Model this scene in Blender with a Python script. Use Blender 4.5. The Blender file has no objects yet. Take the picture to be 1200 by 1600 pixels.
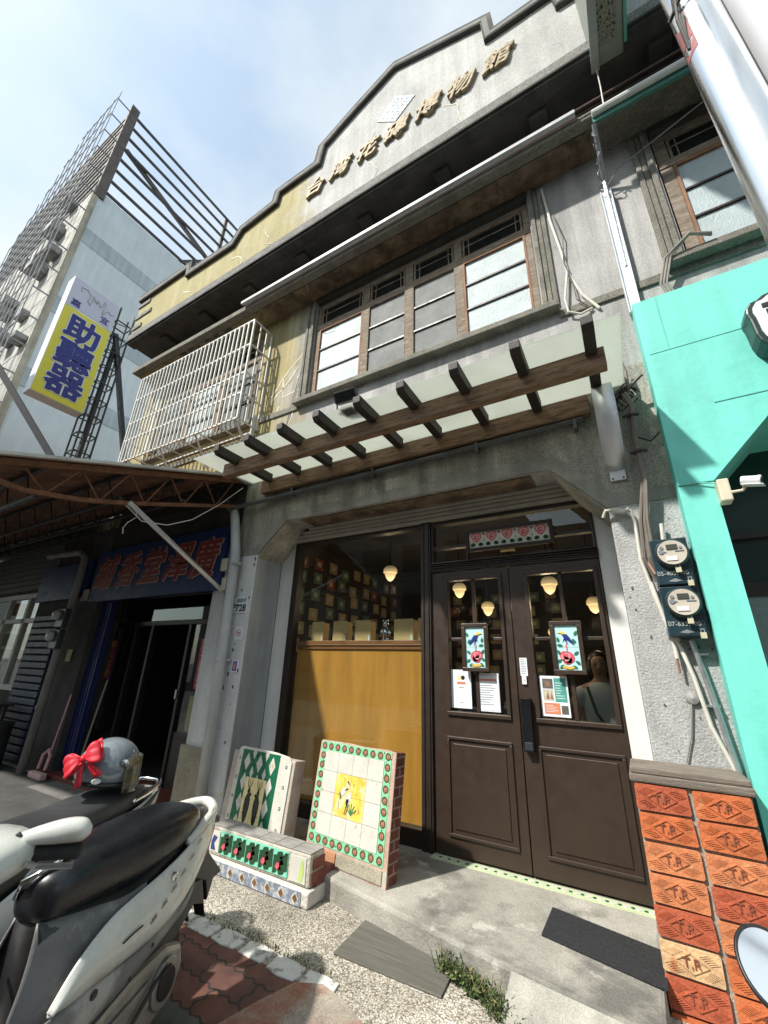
import bpy, bmesh, math, random
from mathutils import Vector as V, Matrix
random.seed(7)
S = bpy.context.scene
COL = S.collection
R = math.radians
# ------------------------------------------------------------------ camera
cd = bpy.data.cameras.new('camera'); cam = bpy.data.objects.new('camera', cd); COL.objects.link(cam)
cd.sensor_fit = 'HORIZONTAL'; cd.sensor_width = 36; cd.lens = 635.98/1200*36
cd.clip_start = 0.02; cd.clip_end = 3000
def cam_axes(yaw, pitch, roll):
    f = V((-math.sin(yaw)*math.cos(pitch), math.cos(yaw)*math.cos(pitch), math.sin(pitch)))
    r = V((math.cos(yaw), math.sin(yaw), 0)); u = r.cross(f); c, s = math.cos(roll), math.sin(roll)
    return c*r+s*u, -s*r+c*u, f
r_, u_, f_ = cam_axes(R(30.7625), R(20.9645), R(1.749))
cam.matrix_world = Matrix(((r_.x, u_.x, -f_.x, 0), (r_.y, u_.y, -f_.y, 0), (r_.z, u_.z, -f_.z, 1.4), (0, 0, 0, 1)))
S.camera = cam
# ------------------------------------------------------------------ sky, sun, exposure
SUN = V((-0.34, -0.56, 0.757)).normalized()
W = bpy.data.worlds.new('World'); S.world = W; W.use_nodes = True
wt = W.node_tree; wn = wt.nodes; bg = wn['Background']
sky = wn.new('ShaderNodeTexSky'); sky.sky_type = 'NISHITA'; sky.sun_disc = False
sky.sun_elevation = math.asin(SUN.z); sky.sun_rotation = math.atan2(SUN.x, SUN.y)
sky.air_density = 1.0; sky.dust_density = 2.2; sky.ozone_density = 1.0
tc = wn.new('ShaderNodeTexCoord'); mp = wn.new('ShaderNodeMapping'); mp.inputs['Scale'].default_value = (1, 1, 1.8)
nz = wn.new('ShaderNodeTexNoise'); nz.inputs['Scale'].default_value = 1.7; nz.inputs['Detail'].default_value = 6; nz.inputs['Roughness'].default_value = .52
rp = wn.new('ShaderNodeValToRGB'); rp.color_ramp.elements[0].position = .36; rp.color_ramp.elements[1].position = .60
rp.color_ramp.elements[0].color = (.30, .30, .30, 1); rp.color_ramp.elements[1].color = (.93, .93, .93, 1)
mx = wn.new('ShaderNodeMix'); mx.data_type = 'RGBA'; mx.inputs['B'].default_value = (3.55, 3.8, 3.88, 1)
wt.links.new(tc.outputs['Generated'], mp.inputs['Vector']); wt.links.new(mp.outputs[0], nz.inputs['Vector'])
wt.links.new(nz.outputs['Fac'], rp.inputs[0]); wt.links.new(rp.outputs[0], mx.inputs['Factor'])
tn = wn.new('ShaderNodeMix'); tn.data_type = 'RGBA'; tn.blend_type = 'MULTIPLY'; tn.inputs['Factor'].default_value = 1; tn.inputs['B'].default_value = (.93, 1.06, 1.0, 1)
wt.links.new(sky.outputs[0], tn.inputs['A']); wt.links.new(tn.outputs['Result'], mx.inputs['A']); wt.links.new(mx.outputs['Result'], bg.inputs['Color'])
bg.inputs['Strength'].default_value = 0.11
sl = bpy.data.lights.new('sun', 'SUN'); sl.energy = 2.7; sl.angle = R(1.6); sl.color = (1, .95, .87)
so = bpy.data.objects.new('sun', sl); COL.objects.link(so); so.rotation_euler = (-SUN).to_track_quat('-Z', 'Y').to_euler()
S.view_settings.view_transform = 'Standard'; S.view_settings.look = 'None'; S.view_settings.exposure = 1.32; S.view_settings.gamma = 1
S.view_settings.use_curve_mapping = False
S.cycles.max_bounces = 7; S.cycles.transparent_max_bounces = 12; S.cycles.caustics_reflective = False; S.cycles.caustics_refractive = False
S.cycles.sample_clamp_indirect = 6
# ------------------------------------------------------------------ materials
def srgb(r, g, b): return tuple(((c/255)/12.92 if c/255 <= .04045 else ((c/255+.055)/1.055)**2.4) for c in (r, g, b))
MATS = {}
def mat(name, c, rough=.7, var=.18, scale=3., streak=0., speck=0., sscale=170., bump=0., bscale=60., metal=0., c2=None, c2pos=(.52, .66), c2scale=2.5,
        coat=0., alpha=1., emit=0., spec=.5, stretch=(1, 1, 1), rust=None):
    if name in MATS: return MATS[name]
    m = bpy.data.materials.new(name); m.use_nodes = True; MATS[name] = m
    t = m.node_tree; n = t.nodes; L = t.links.new; b = n['Principled BSDF']
    b.inputs['Roughness'].default_value = rough; b.inputs['Metallic'].default_value = metal
    b.inputs['Coat Weight'].default_value = coat; b.inputs['Alpha'].default_value = alpha; b.inputs['Specular IOR Level'].default_value = spec
    co = n.new('ShaderNodeTexCoord'); mpg = n.new('ShaderNodeMapping'); mpg.inputs['Scale'].default_value = stretch
    L(co.outputs['Object'], mpg.inputs[0]); vec = mpg.outputs[0]
    def noise(sc, det=5, v=vec, ro=.6):
        q = n.new('ShaderNodeTexNoise'); q.inputs['Scale'].default_value = sc; q.inputs['Detail'].default_value = det; q.inputs['Roughness'].default_value = ro
        L(v, q.inputs['Vector']); return q.outputs['Fac']
    def ramp(f, p0, p1, a, bb):
        q = n.new('ShaderNodeValToRGB'); e = q.color_ramp.elements; e[0].position = p0; e[1].position = p1
        e[0].color = (*a, 1); e[1].color = (*bb, 1); L(f, q.inputs[0]); return q.outputs[0]
    def mix(fac, a, bb, mode='MIX'):
        q = n.new('ShaderNodeMix'); q.data_type = 'RGBA'; q.blend_type = mode
        for s, x in (('Factor', fac), ('A', a), ('B', bb)):
            if hasattr(x, 'links'): L(x, q.inputs[s])
            elif s == 'Factor': q.inputs[s].default_value = x
            else: q.inputs[s].default_value = (*x, 1)
        return q.outputs['Result']
    lo = tuple(x*(1-var) for x in c); hi = tuple(min(1, x*(1+var)) for x in c)
    col = ramp(noise(scale), .3, .7, lo, hi)
    if c2: col = mix(ramp(noise(c2scale, 7), c2pos[0], c2pos[1], (0, 0, 0), (1, 1, 1)), col, c2)
    if rust: col = mix(ramp(noise(rust[1], 8), rust[2], rust[2]+.07, (0, 0, 0), (1, 1, 1)), col, rust[0])
    if streak:
        ms = n.new('ShaderNodeMapping'); ms.inputs['Scale'].default_value = (5, 5, .35); L(co.outputs['Object'], ms.inputs[0])
        col = mix(1., col, ramp(noise(1.6, 6, ms.outputs[0]), .38, .68, (1-streak,)*3, (1, 1, 1)), 'MULTIPLY')
    if speck:
        col = mix(1., col, ramp(noise(sscale, 2, co.outputs['Object'], .5), .36, .64, (1-speck,)*3, (1+speck*.0, 1, 1)), 'MULTIPLY')
    L(col, b.inputs['Base Color'])
    if emit: L(col, b.inputs['Emission Color']); b.inputs['Emission Strength'].default_value = emit
    if bump:
        bp = n.new('ShaderNodeBump'); bp.inputs['Strength'].default_value = bump; bp.inputs['Distance'].default_value = .01
        L(noise(bscale, 4), bp.inputs['Height']); L(bp.outputs[0], b.inputs['Normal'])
    rr = ramp(noise(scale*2.3), .3, .7, (max(0, rough-.08),)*3, (min(1, rough+.1),)*3); L(rr, b.inputs['Roughness'])
    return m
def wallmat(name, a, b, xs, w=.25, dirt=.63, st=.36):
    """plaster whose paint changes from b (left of xs) to a with a ragged edge; washed-stone speckle, streaks"""
    m = mat(name, a, .85, .16, 1.4, streak=st, speck=.34, sscale=120, bump=.45, bscale=140, rust=((.20, .19, .165), 1.7, dirt))
    t = m.node_tree; n = t.nodes; L = t.links.new
    rp0 = [x for x in n if x.type == 'VALTORGB'][0]; lk = rp0.outputs[0].links[0]; tgt = lk.to_socket
    co = [x for x in n if x.type == 'TEX_COORD'][0]
    sx = n.new('ShaderNodeSeparateXYZ'); L(co.outputs['Object'], sx.inputs[0])
    nn = n.new('ShaderNodeTexNoise'); nn.inputs['Scale'].default_value = 2.2; nn.inputs['Detail'].default_value = 6; L(co.outputs['Object'], nn.inputs['Vector'])
    ma = n.new('ShaderNodeMath'); ma.operation = 'MULTIPLY_ADD'; ma.inputs[1].default_value = 1.3; L(nn.outputs['Fac'], ma.inputs[0]); L(sx.outputs['X'], ma.inputs[2])
    mr = n.new('ShaderNodeMapRange'); xs += 1.55; mr.inputs['From Min'].default_value = xs+.65-w; mr.inputs['From Max'].default_value = xs+.65+w; L(ma.outputs[0], mr.inputs['Value'])
    q = n.new('ShaderNodeMix'); q.data_type = 'RGBA'; L(mr.outputs[0], q.inputs['Factor']); q.inputs['A'].default_value = (*b, 1); L(rp0.outputs[0], q.inputs['B'])
    L(q.outputs['Result'], tgt); return m
def glassmat(name, tint=(.9, .95, .95), rough=0., fr=1.5, body=None):
    m = bpy.data.materials.new(name); m.use_nodes = True; t = m.node_tree; n = t.nodes; L = t.links.new; n.remove(n['Principled BSDF'])
    tr = n.new('ShaderNodeBsdfTransparent'); tr.inputs[0].default_value = (*tint, 1); g = n.new('ShaderNodeBsdfGlossy'); g.inputs['Roughness'].default_value = rough
    f = n.new('ShaderNodeFresnel'); ge = n.new('ShaderNodeNewGeometry'); mi = n.new('ShaderNodeMapRange'); L(ge.outputs['Backfacing'], mi.inputs['Value'])
    mi.inputs['To Min'].default_value = fr; mi.inputs['To Max'].default_value = 1/fr; L(mi.outputs[0], f.inputs['IOR'])  # same mirror share from either side of the sheet
    mxs = n.new('ShaderNodeMixShader'); first = tr.outputs[0]
    if body:
        d = n.new('ShaderNodeBsdfDiffuse'); d.inputs[0].default_value = (*body[0], 1); m2 = n.new('ShaderNodeMixShader')
        nq = n.new('ShaderNodeTexNoise'); nq.inputs['Scale'].default_value = 3; nq.inputs['Detail'].default_value = 6
        cq = n.new('ShaderNodeTexCoord'); L(cq.outputs['Object'], nq.inputs['Vector'])
        mq = n.new('ShaderNodeMapRange'); mq.inputs['To Min'].default_value = body[1]-.12; mq.inputs['To Max'].default_value = body[1]+.12
        mq.inputs['From Min'].default_value = .3; mq.inputs['From Max'].default_value = .7
        L(nq.outputs['Fac'], mq.inputs['Value']); L(mq.outputs[0], m2.inputs[0])
        tl = n.new('ShaderNodeBsdfTranslucent'); tl.inputs[0].default_value = (*body[0], 1); m3 = n.new('ShaderNodeMixShader'); m3.inputs[0].default_value = .74
        L(d.outputs[0], m3.inputs[1]); L(tl.outputs[0], m3.inputs[2]); L(tr.outputs[0], m2.inputs[1]); L(m3.outputs[0], m2.inputs[2]); first = m2.outputs[0]
    L(f.outputs[0], mxs.inputs[0]); L(first, mxs.inputs[1]); L(g.outputs[0], mxs.inputs[2]); L(mxs.outputs[0], n['Material Output'].inputs[0]); return m
def brickmat(name, c1, c2, mortar, bw, bh, ms, offs=.5, axes='XY', wave=0., bump=.5, rough=.85, rotz=0.):
    m = bpy.data.materials.new(name); m.use_nodes = True; t = m.node_tree; n = t.nodes; L = t.links.new; b = n['Principled BSDF']; b.inputs['Roughness'].default_value = rough
    co = n.new('ShaderNodeTexCoord'); rt = n.new('ShaderNodeMapping'); rt.inputs['Rotation'].default_value = (0, 0, rotz); L(co.outputs['Object'], rt.inputs[0])
    sx = n.new('ShaderNodeSeparateXYZ'); L(rt.outputs[0], sx.inputs[0])
    cb = n.new('ShaderNodeCombineXYZ'); a, bb = sx.outputs[axes[0]], sx.outputs[axes[1]]
    if wave:
        def w(src, k):
            q = n.new('ShaderNodeMath'); q.operation = 'MULTIPLY'; q.inputs[1].default_value = k; L(src, q.inputs[0])
            p = n.new('ShaderNodeMath'); p.operation = 'PINGPONG'; p.inputs[1].default_value = 1.; L(q.outputs[0], p.inputs[0])
            s = n.new('ShaderNodeMath'); s.operation = 'MULTIPLY_ADD'; s.inputs[1].default_value = wave; L(p.outputs[0], s.inputs[0]); return s
        s1 = w(bb, 4/bh); L(a, s1.inputs[2]); s2 = w(a, 8/bw); L(bb, s2.inputs[2]); a, bb = s1.outputs[0], s2.outputs[0]
    L(a, cb.inputs[0]); L(bb, cb.inputs[1])
    br = n.new('ShaderNodeTexBrick'); L(cb.outputs[0], br.inputs['Vector']); br.offset = offs
    for k, v in (('Color1', (*c1, 1)), ('Color2', (*c2, 1)), ('Mortar', (*mortar, 1)), ('Scale', 1.), ('Mortar Size', ms), ('Mortar Smooth', .1), ('Bias', 0.), ('Brick Width', bw), ('Row Height', bh)): br.inputs[k].default_value = v
    nq = n.new('ShaderNodeTexNoise'); nq.inputs['Scale'].default_value = 9; nq.inputs['Detail'].default_value = 8; L(co.outputs['Object'], nq.inputs['Vector'])
    rq = n.new('ShaderNodeValToRGB'); rq.color_ramp.elements[0].position = .3; rq.color_ramp.elements[1].position = .7
    rq.color_ramp.elements[0].color = (.55, .55, .55, 1); rq.color_ramp.elements[1].color = (1.15, 1.15, 1.15, 1); L(nq.outputs['Fac'], rq.inputs[0])
    mm = n.new('ShaderNodeMix'); mm.data_type = 'RGBA'; mm.blend_type = 'MULTIPLY'; mm.inputs['Factor'].default_value = 1; L(br.outputs['Color'], mm.inputs['A']); L(rq.outputs[0], mm.inputs['B'])
    L(mm.outputs['Result'], b.inputs['Base Color'])
    n2 = n.new('ShaderNodeTexNoise'); n2.inputs['Scale'].default_value = 150; L(co.outputs['Object'], n2.inputs['Vector'])
    ad = n.new('ShaderNodeMath'); ad.operation = 'MULTIPLY_ADD'; ad.inputs[1].default_value = .25; L(n2.outputs['Fac'], ad.inputs[0])
    iv = n.new('ShaderNodeMath'); iv.operation = 'SUBTRACT'; iv.inputs[0].default_value = 1; L(br.outputs['Fac'], iv.inputs[1]); L(iv.outputs[0], ad.inputs[2])
    bp = n.new('ShaderNodeBump'); bp.inputs['Strength'].default_value = bump; bp.inputs['Distance'].default_value = .008; L(ad.outputs[0], bp.inputs['Height']); L(bp.outputs[0], b.inputs['Normal'])
    return m
def gravelmat(name):
    m = bpy.data.materials.new(name); m.use_nodes = True; t = m.node_tree; n = t.nodes; L = t.links.new; b = n['Principled BSDF']; b.inputs['Roughness'].default_value = .85
    co = n.new('ShaderNodeTexCoord'); vo = n.new('ShaderNodeTexVoronoi'); vo.inputs['Scale'].default_value = 125; L(co.outputs['Object'], vo.inputs['Vector'])
    sp = n.new('ShaderNodeSeparateColor'); L(vo.outputs['Color'], sp.inputs[0])
    rq = n.new('ShaderNodeValToRGB'); e = rq.color_ramp.elements; e[0].color = (.20, .18, .15, 1); e[1].color = (.74, .71, .64, 1); e[0].position = 0; e[1].position = 1
    k = e.new(.35); k.color = (.44, .405, .345, 1); k = e.new(.7); k.color = (.58, .545, .475, 1); L(sp.outputs[0], rq.inputs[0])
    dr = n.new('ShaderNodeValToRGB'); dr.color_ramp.elements[0].color = (1, 1, 1, 1); dr.color_ramp.elements[0].position = .35; dr.color_ramp.elements[1].color = (.5, .48, .44, 1); dr.color_ramp.elements[1].position = .75; L(vo.outputs['Distance'], dr.inputs[0])
    nq = n.new('ShaderNodeTexNoise'); nq.inputs['Scale'].default_value = 1.7; nq.inputs['Detail'].default_value = 8; L(co.outputs['Object'], nq.inputs['Vector'])
    r2 = n.new('ShaderNodeValToRGB'); r2.color_ramp.elements[0].position = .3; r2.color_ramp.elements[1].position = .65; r2.color_ramp.elements[0].color = (.5, .49, .46, 1); r2.color_ramp.elements[1].color = (1.1, 1.1, 1.1, 1); L(nq.outputs['Fac'], r2.inputs[0])
    def mul(x, y):
        q = n.new('ShaderNodeMix'); q.data_type = 'RGBA'; q.blend_type = 'MULTIPLY'; q.inputs['Factor'].default_value = 1; L(x, q.inputs['A']); L(y, q.inputs['B']); return q.outputs['Result']
    L(mul(mul(rq.outputs[0], dr.outputs[0]), r2.outputs[0]), b.inputs['Base Color'])
    bp = n.new('ShaderNodeBump'); bp.inputs['Strength'].default_value = .6; bp.inputs['Distance'].default_value = .006; bp.invert = True; L(vo.outputs['Distance'], bp.inputs['Height']); L(bp.outputs[0], b.inputs['Normal'])
    return m
# ------------------------------------------------------------------ mesh helpers
class MB:
    def __init__(s, M=None): s.bm = bmesh.new(); s.M = M or Matrix(); s.mi = 0
    def v(s, p): return s.bm.verts.new(s.M @ V(p))
    def f(s, vs):
        try: q = s.bm.faces.new(vs); q.material_index = s.mi; return q
        except ValueError: return None
    def poly(s, pts): return s.f([s.v(p) for p in pts])
    def box(s, x0, x1, y0, y1, z0, z1):
        a = [s.v((x, y, z)) for z in (z0, z1) for y in (y0, y1) for x in (x0, x1)]
        for i in ((0, 2, 3, 1), (4, 5, 7, 6), (0, 1, 5, 4), (2, 6, 7, 3), (0, 4, 6, 2), (1, 3, 7, 5)): s.f([a[k] for k in i])
        return s
    def beam(s, p, q, w, h, up=(0, 0, 1)):
        p, q = V(p), V(q); d = (q-p).normalized(); up = V(up)
        if abs(d.dot(up)) > .98: up = V((0, 1, 0))
        x = d.cross(up).normalized(); z = x.cross(d); r = []
        for e in (p, q): r.append([s.v(e+x*(w/2*a)+z*(h/2*b)) for a, b in ((-1, -1), (1, -1), (1, 1), (-1, 1))])
        s.loft(r); return s
    def loft(s, rings, cap=True, closed=True):
        n = len(rings[0])
        for a, b in zip(rings, rings[1:]):
            for i in range(n if closed else n-1): s.f([a[i], a[(i+1) % n], b[(i+1) % n], b[i]])
        if cap and closed: s.f(list(reversed(rings[0]))); s.f(rings[-1])
    def tube(s, pts, r, n=8, cap=True):
        pts = [V(p) for p in pts]; rings = []; x = None
        for i, p in enumerate(pts):
            d = (pts[min(i+1, len(pts)-1)]-pts[max(i-1, 0)]).normalized()
            if x is None: x = d.orthogonal().normalized()
            else: x = (x-d*x.dot(d)).normalized()
            y = d.cross(x); rr = r[i] if isinstance(r, (list, tuple)) else r
            rings.append([s.v(p+x*(rr*math.cos(2*math.pi*k/n))+y*(rr*math.sin(2*math.pi*k/n))) for k in range(n)])
        s.loft(rings, cap); return s
    def prism(s, pts, plane, d0, d1):
        """extrude 2-D polygon: plane 'xz' along y, 'yz' along x, 'xy' along z"""
        g = {'xz': lambda a, b, d: (a, d, b), 'yz': lambda a, b, d: (d, a, b), 'xy': lambda a, b, d: (a, b, d)}[plane]
        A = [s.v(g(a, b, d0)) for a, b in pts]; B = [s.v(g(a, b, d1)) for a, b in pts]
        s.loft([A, B]); return s
    def lathe(s, prof, c=(0, 0, 0), n=20, M=None):
        M = M or Matrix.Translation(c); rings = [[s.v(M @ V((r*math.cos(2*math.pi*k/n), r*math.sin(2*math.pi*k/n), z))) for k in range(n)] for r, z in prof]
        s.loft(rings); return s
    def sphere(s, c, rx, ry=None, rz=None, n=14):
        ry = ry or rx; rz = rz or rx
        prof = [(max(.001, math.sin(math.pi*i/n)), -math.cos(math.pi*i/n)) for i in range(n+1)]
        return s.lathe(prof, M=Matrix.Translation(c) @ Matrix.Diagonal((rx, ry, rz, 1)), n=n+4)
    def grid_wall(s, x0, x1, z0, z1, y0, y1, holes):
        xs = sorted({x0, x1, *[h[0] for h in holes], *[h[1] for h in holes]}); zs = sorted({z0, z1, *[h[2] for h in holes], *[h[3] for h in holes]})
        xs = [x for x in xs if x0 <= x <= x1]; zs = [z for z in zs if z0 <= z <= z1]
        full = lambda i, j: 0 <= i < len(xs)-1 and 0 <= j < len(zs)-1 and not any(h[0] < (xs[i]+xs[i+1])/2 < h[1] and h[2] < (zs[j]+zs[j+1])/2 < h[3] for h in holes)
        vv = {}
        def g(i, j, k):
            if (i, j, k) not in vv: vv[i, j, k] = s.v((xs[i], (y0, y1)[k], zs[j]))
            return vv[i, j, k]
        for i in range(len(xs)-1):
            for j in range(len(zs)-1):
                if not full(i, j): continue
                s.f([g(i, j, 0), g(i+1, j, 0), g(i+1, j+1, 0), g(i, j+1, 0)]); s.f([g(i, j, 1), g(i, j+1, 1), g(i+1, j+1, 1), g(i+1, j, 1)])
                if not full(i-1, j): s.f([g(i, j, 0), g(i, j+1, 0), g(i, j+1, 1), g(i, j, 1)])
                if not full(i+1, j): s.f([g(i+1, j, 0), g(i+1, j, 1), g(i+1, j+1, 1), g(i+1, j+1, 0)])
                if not full(i, j-1): s.f([g(i, j, 0), g(i, j, 1), g(i+1, j, 1), g(i+1, j, 0)])
                if not full(i, j+1): s.f([g(i, j+1, 0), g(i+1, j+1, 0), g(i+1, j+1, 1), g(i, j+1, 1)])
        return s
    def build(s, name, m, parent=None, bevel=0., smooth=False, sub=0, solid=0., label=None, keep=False):
        if smooth or sub: bmesh.ops.remove_doubles(s.bm, verts=s.bm.verts, dist=1e-5)
        if not keep: bmesh.ops.recalc_face_normals(s.bm, faces=s.bm.faces)
        me = bpy.data.meshes.new(name); o = bpy.data.objects.new(name, me); COL.objects.link(o)
        if parent:
            org = V((0, 0, 0)); q = parent
            while q: org += q.location; q = q.parent
            bmesh.ops.translate(s.bm, verts=s.bm.verts, vec=-org); o.parent = parent
        if smooth or sub:
            for f in s.bm.faces: f.smooth = True
        s.bm.to_mesh(me); s.bm.free()
        for x in (m if isinstance(m, (list, tuple)) else [m]): me.materials.append(x)
        if solid: q = o.modifiers.new('solid', 'SOLIDIFY'); q.thickness = solid; q.offset = 0
        if bevel: q = o.modifiers.new('bevel', 'BEVEL'); q.width = bevel; q.segments = 2; q.limit_method = 'ANGLE'; q.angle_limit = R(40)
        if sub: q = o.modifiers.new('sub', 'SUBSURF'); q.levels = q.render_levels = sub
        if label: o['label'] = label
        return o
def tag(o, label, cat, group=None, kind=None):
    if label: o['label'] = label
    if cat: o['category'] = cat
    if group: o['group'] = group
    if kind: o['kind'] = kind
    return o
def thing(name, loc, label, cat, group=None):
    o = bpy.data.objects.new(name, None); COL.objects.link(o); o.location = loc; o.empty_display_size = .1
    return tag(o, label, cat, group)
def structure(o): o['kind'] = 'structure'; return o
def FX(x, y, z, rot=0.): return Matrix(((1, 0, 0, x), (0, 0, -1, y), (0, 1, 0, z), (0, 0, 0, 1))) @ Matrix.Rotation(rot, 4, 'Z')   # faces -y
def FR(x, y, z, rot=0.): return Matrix(((0, 0, 1, x), (1, 0, 0, y), (0, 1, 0, z), (0, 0, 0, 1))) @ Matrix.Rotation(rot, 4, 'Z')    # faces +x
PEND = []
def text(name, items, m, parent, depth=.002, bold=0., label=None, sx=1., bev=0.):
    """items: (string, matrix, size, shear). Joined to one mesh."""
    L = []
    for it in items:
        cu = bpy.data.curves.new(name, 'FONT'); cu.body = it[0]; cu.size = it[2]; cu.align_x = 'CENTER'; cu.align_y = 'CENTER'
        cu.extrude = depth/2; cu.offset = bold*it[2]; cu.shear = it[3] if len(it) > 3 else 0; cu.resolution_u = 3; cu.bevel_depth = bev; cu.bevel_resolution = 1
        o = bpy.data.objects.new(name, cu); COL.objects.link(o); L.append((o, it[1] @ Matrix.Diagonal((sx, 1, 1, 1))))
    PEND.append((name, L, m, parent, label))
def ring(ch, Mf, size, r, sh=0., n=8, dz=.00025):
    """a stroke-thickened character: copies shifted round a ring, each a hair further out so no faces coincide"""
    L = [(ch, Mf @ Matrix.Translation((0, 0, 0)), size, sh)]
    for k in range(n): a = 2*math.pi*k/n; L.append((ch, Mf @ Matrix.Translation((r*math.cos(a), r*math.sin(a), -dz*(k+1))), size, sh))
    return L
def flush_text():
    bpy.context.view_layer.update(); dg = bpy.context.evaluated_depsgraph_get()
    for name, L, m, parent, label in PEND:
        bm = bmesh.new()
        for o, M in L:
            me = bpy.data.meshes.new_from_object(o.evaluated_get(dg)); me.transform(M); me.materials.clear(); bm.from_mesh(me); bpy.data.meshes.remove(me)
        for f in bm.faces: f.material_index = 0
        mb = MB(); mb.bm.free(); mb.bm = bm; ob = mb.build(name, m, parent, label=label)
        for o, M in L: cu = o.data; bpy.data.objects.remove(o); bpy.data.curves.remove(cu)
def circ(cx, cy, r, n=12, ry=None, a0=0.): return [(cx+r*math.cos(a0+2*math.pi*k/n), cy+(ry or r)*math.sin(a0+2*math.pi*k/n)) for k in range(n)]
# ------------------------------------------------------------------ palette
M_wall = wallmat('washed_plaster', (.54, .535, .52), (.50, .425, .20), -3.25)
M_gable = wallmat('gable_plaster', (.60, .60, .585), (.50, .435, .21), -3.0, dirt=.70, st=.22)
M_low = mat('lintel_plaster', (.58, .56, .48), .9, .2, 2.2, streak=.42, speck=.42, sscale=110, bump=.5, bscale=120, rust=((.26, .24, .19), 2.4, .63))
M_trim = mat('dark_granolith', (.17, .165, .14), .9, .3, 5, streak=.3, speck=.6, sscale=110, bump=.5, bscale=120)
M_trim2 = mat('weathered_sill', (.25, .24, .20), .9, .3, 6, speck=.5, sscale=110, bump=.5, bscale=120)
M_coping = mat('blackened_coping', (.075, .075, .07), .85, .45, 4, speck=.5, bump=.4)
M_coplit = mat('grey_coping_band', (.27, .265, .25), .9, .25, 5, speck=.6, sscale=110, bump=.4)
M_soffit = mat('dark_soffit', (.10, .098, .092), .9, .4, 3, speck=.3, bump=.3)  # soffit and corbels much darker than the walls
M_rust = mat('rusted_ceiling', (.21, .15, .10), .95, .5, 7, c2=(.09, .07, .05), c2pos=(.5, .62), c2scale=5, bump=1., bscale=30, speck=.4)
M_pill = mat('white_washed_pillar', (.76, .775, .775), .85, .12, 3, streak=.22, speck=.18, bump=.35, bscale=70)
M_grey = mat('shaded_pillar_grey', (.40, .43, .45), .75, .12, 3, streak=.2, speck=.12)
M_rough = mat('rough_cement', (.50, .505, .50), .95, .15, 4, speck=.22, sscale=90, bump=.8, bscale=75, streak=.25, rust=((.27, .26, .24), 3., .66))
M_plinth = mat('beige_plinth', (.36, .33, .25), .9, .25, 4, speck=.45, bump=.4)
M_white = mat('white_board', (.70, .70, .68), .55, .06, 4, streak=.1)
M_brown = mat('brown_lacquer', (.034, .021, .014), .42, .12, 6, bump=.04, bscale=200)
M_brown2 = mat('dark_frame', (.022, .015, .011), .45, .15, 6)
M_wood = mat('weathered_timber', (.20, .155, .11), .8, .4, 4, stretch=(3, 3, 16), bump=.4, bscale=30, c2=(.34, .31, .27), c2pos=(.5, .7), c2scale=3)
M_red = mat('reddish_timber', (.25, .125, .065), .75, .3, 4, stretch=(6, 6, 1), bump=.3, bscale=30)
M_beam = mat('brown_beam', (.29, .185, .115), .75, .4, 3, stretch=(1.2, 14, 14), bump=.6, bscale=14, c2=(.08, .042, .022), c2pos=(.5, .64), c2scale=6)
M_rafter = mat('dark_rafter', (.028, .02, .016), .6, .4, 6, stretch=(14, 1.2, 14), bump=.4, bscale=12)
M_panel = mat('varnished_ply', (.56, .24, .04), .38, .22, 1.6, stretch=(5, 5, .5), coat=.4)
M_shelf = mat('shelf_wood', (.26, .10, .03), .45, .2, 5, stretch=(1, 6, 6))
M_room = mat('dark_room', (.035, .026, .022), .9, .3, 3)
M_floor = mat('concrete_step', (.35, .335, .295), .85, .3, 3, streak=0, speck=.25, bump=.5, bscale=60, c2=(.15, .145, .13), c2pos=(.5, .64), c2scale=2.6, rust=((.48, .46, .41), 4.5, .60))
M_steel = mat('galvanised', (.55, .57, .58), .35, .15, 8, metal=.85)
M_stain = mat('brushed_stainless', (.66, .67, .68), .5, .05, 3, metal=.75, stretch=(30, 30, .6))
M_pipe = mat('grey_pvc', (.55, .57, .58), .5, .12, 5, streak=.2)
M_dpipe = mat('dark_grey_conduit', (.09, .095, .10), .45, .15, 8)
M_black = mat('black_plastic', (.016, .016, .017), .4, .2, 10)
M_iron = mat('black_iron', (.025, .025, .028), .55, .3, 10)
M_wire = mat('grey_cable', (.30, .28, .25), .6, .2, 10)
M_dwire = mat('dark_cable', (.035, .032, .03), .6, .2, 10)
M_wwire = mat('white_cable', (.6, .58, .52), .6, .1, 10)
M_cage = mat('white_guard_paint', (.62, .62, .59), .5, .12, 12, rust=((.25, .13, .06), 18, .68))
M_teal = mat('turquoise_paint', (.17, .66, .57), .6, .09, 1.6, bump=.25, bscale=16, streak=.14, c2=(.12, .52, .45), c2pos=(.56, .72), c2scale=2.2)
M_glass = glassmat('clear_glass')
M_frost = mat('frosted_glass', (.40, .48, .50), .36, .16, 3, bump=.8, bscale=85, spec=.5)
M_frostd = mat('grey_frosted_glass', (.17, .18, .18), .5, .2, 4, bump=.7, bscale=85, spec=.2)
M_dark = mat('dark_pane', (.012, .016, .016), .12, .2, 6)
M_poly = glassmat('frosted_canopy_sheet', (.9, .95, .92), .15, 1.4, ((.60, .62, .575), .78))
M_gold = mat('gilt_letters', (.30, .235, .14), .65, .3, 20, metal=.1)
M_ybox = mat('yellow_vinyl', (.72, .65, .05), .45, .03, 2)
M_signw = mat('white_sign_box', (.72, .74, .75), .5, .06, 4)
M_lilac = mat('lilac_vinyl', (.55, .56, .68), .45, .03, 2)
M_navy = mat('navy_vinyl', (.02, .025, .20), .5, .05, 5)
M_blue = mat('blue_signboard', (.006, .024, .10), .5, .15, 4)
M_redlet = mat('red_lettering', (.20, .03, .02), .5, .1, 8)
M_letrim = mat('pale_letter_rim', (.52, .42, .38), .5, .1, 8)
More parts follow.
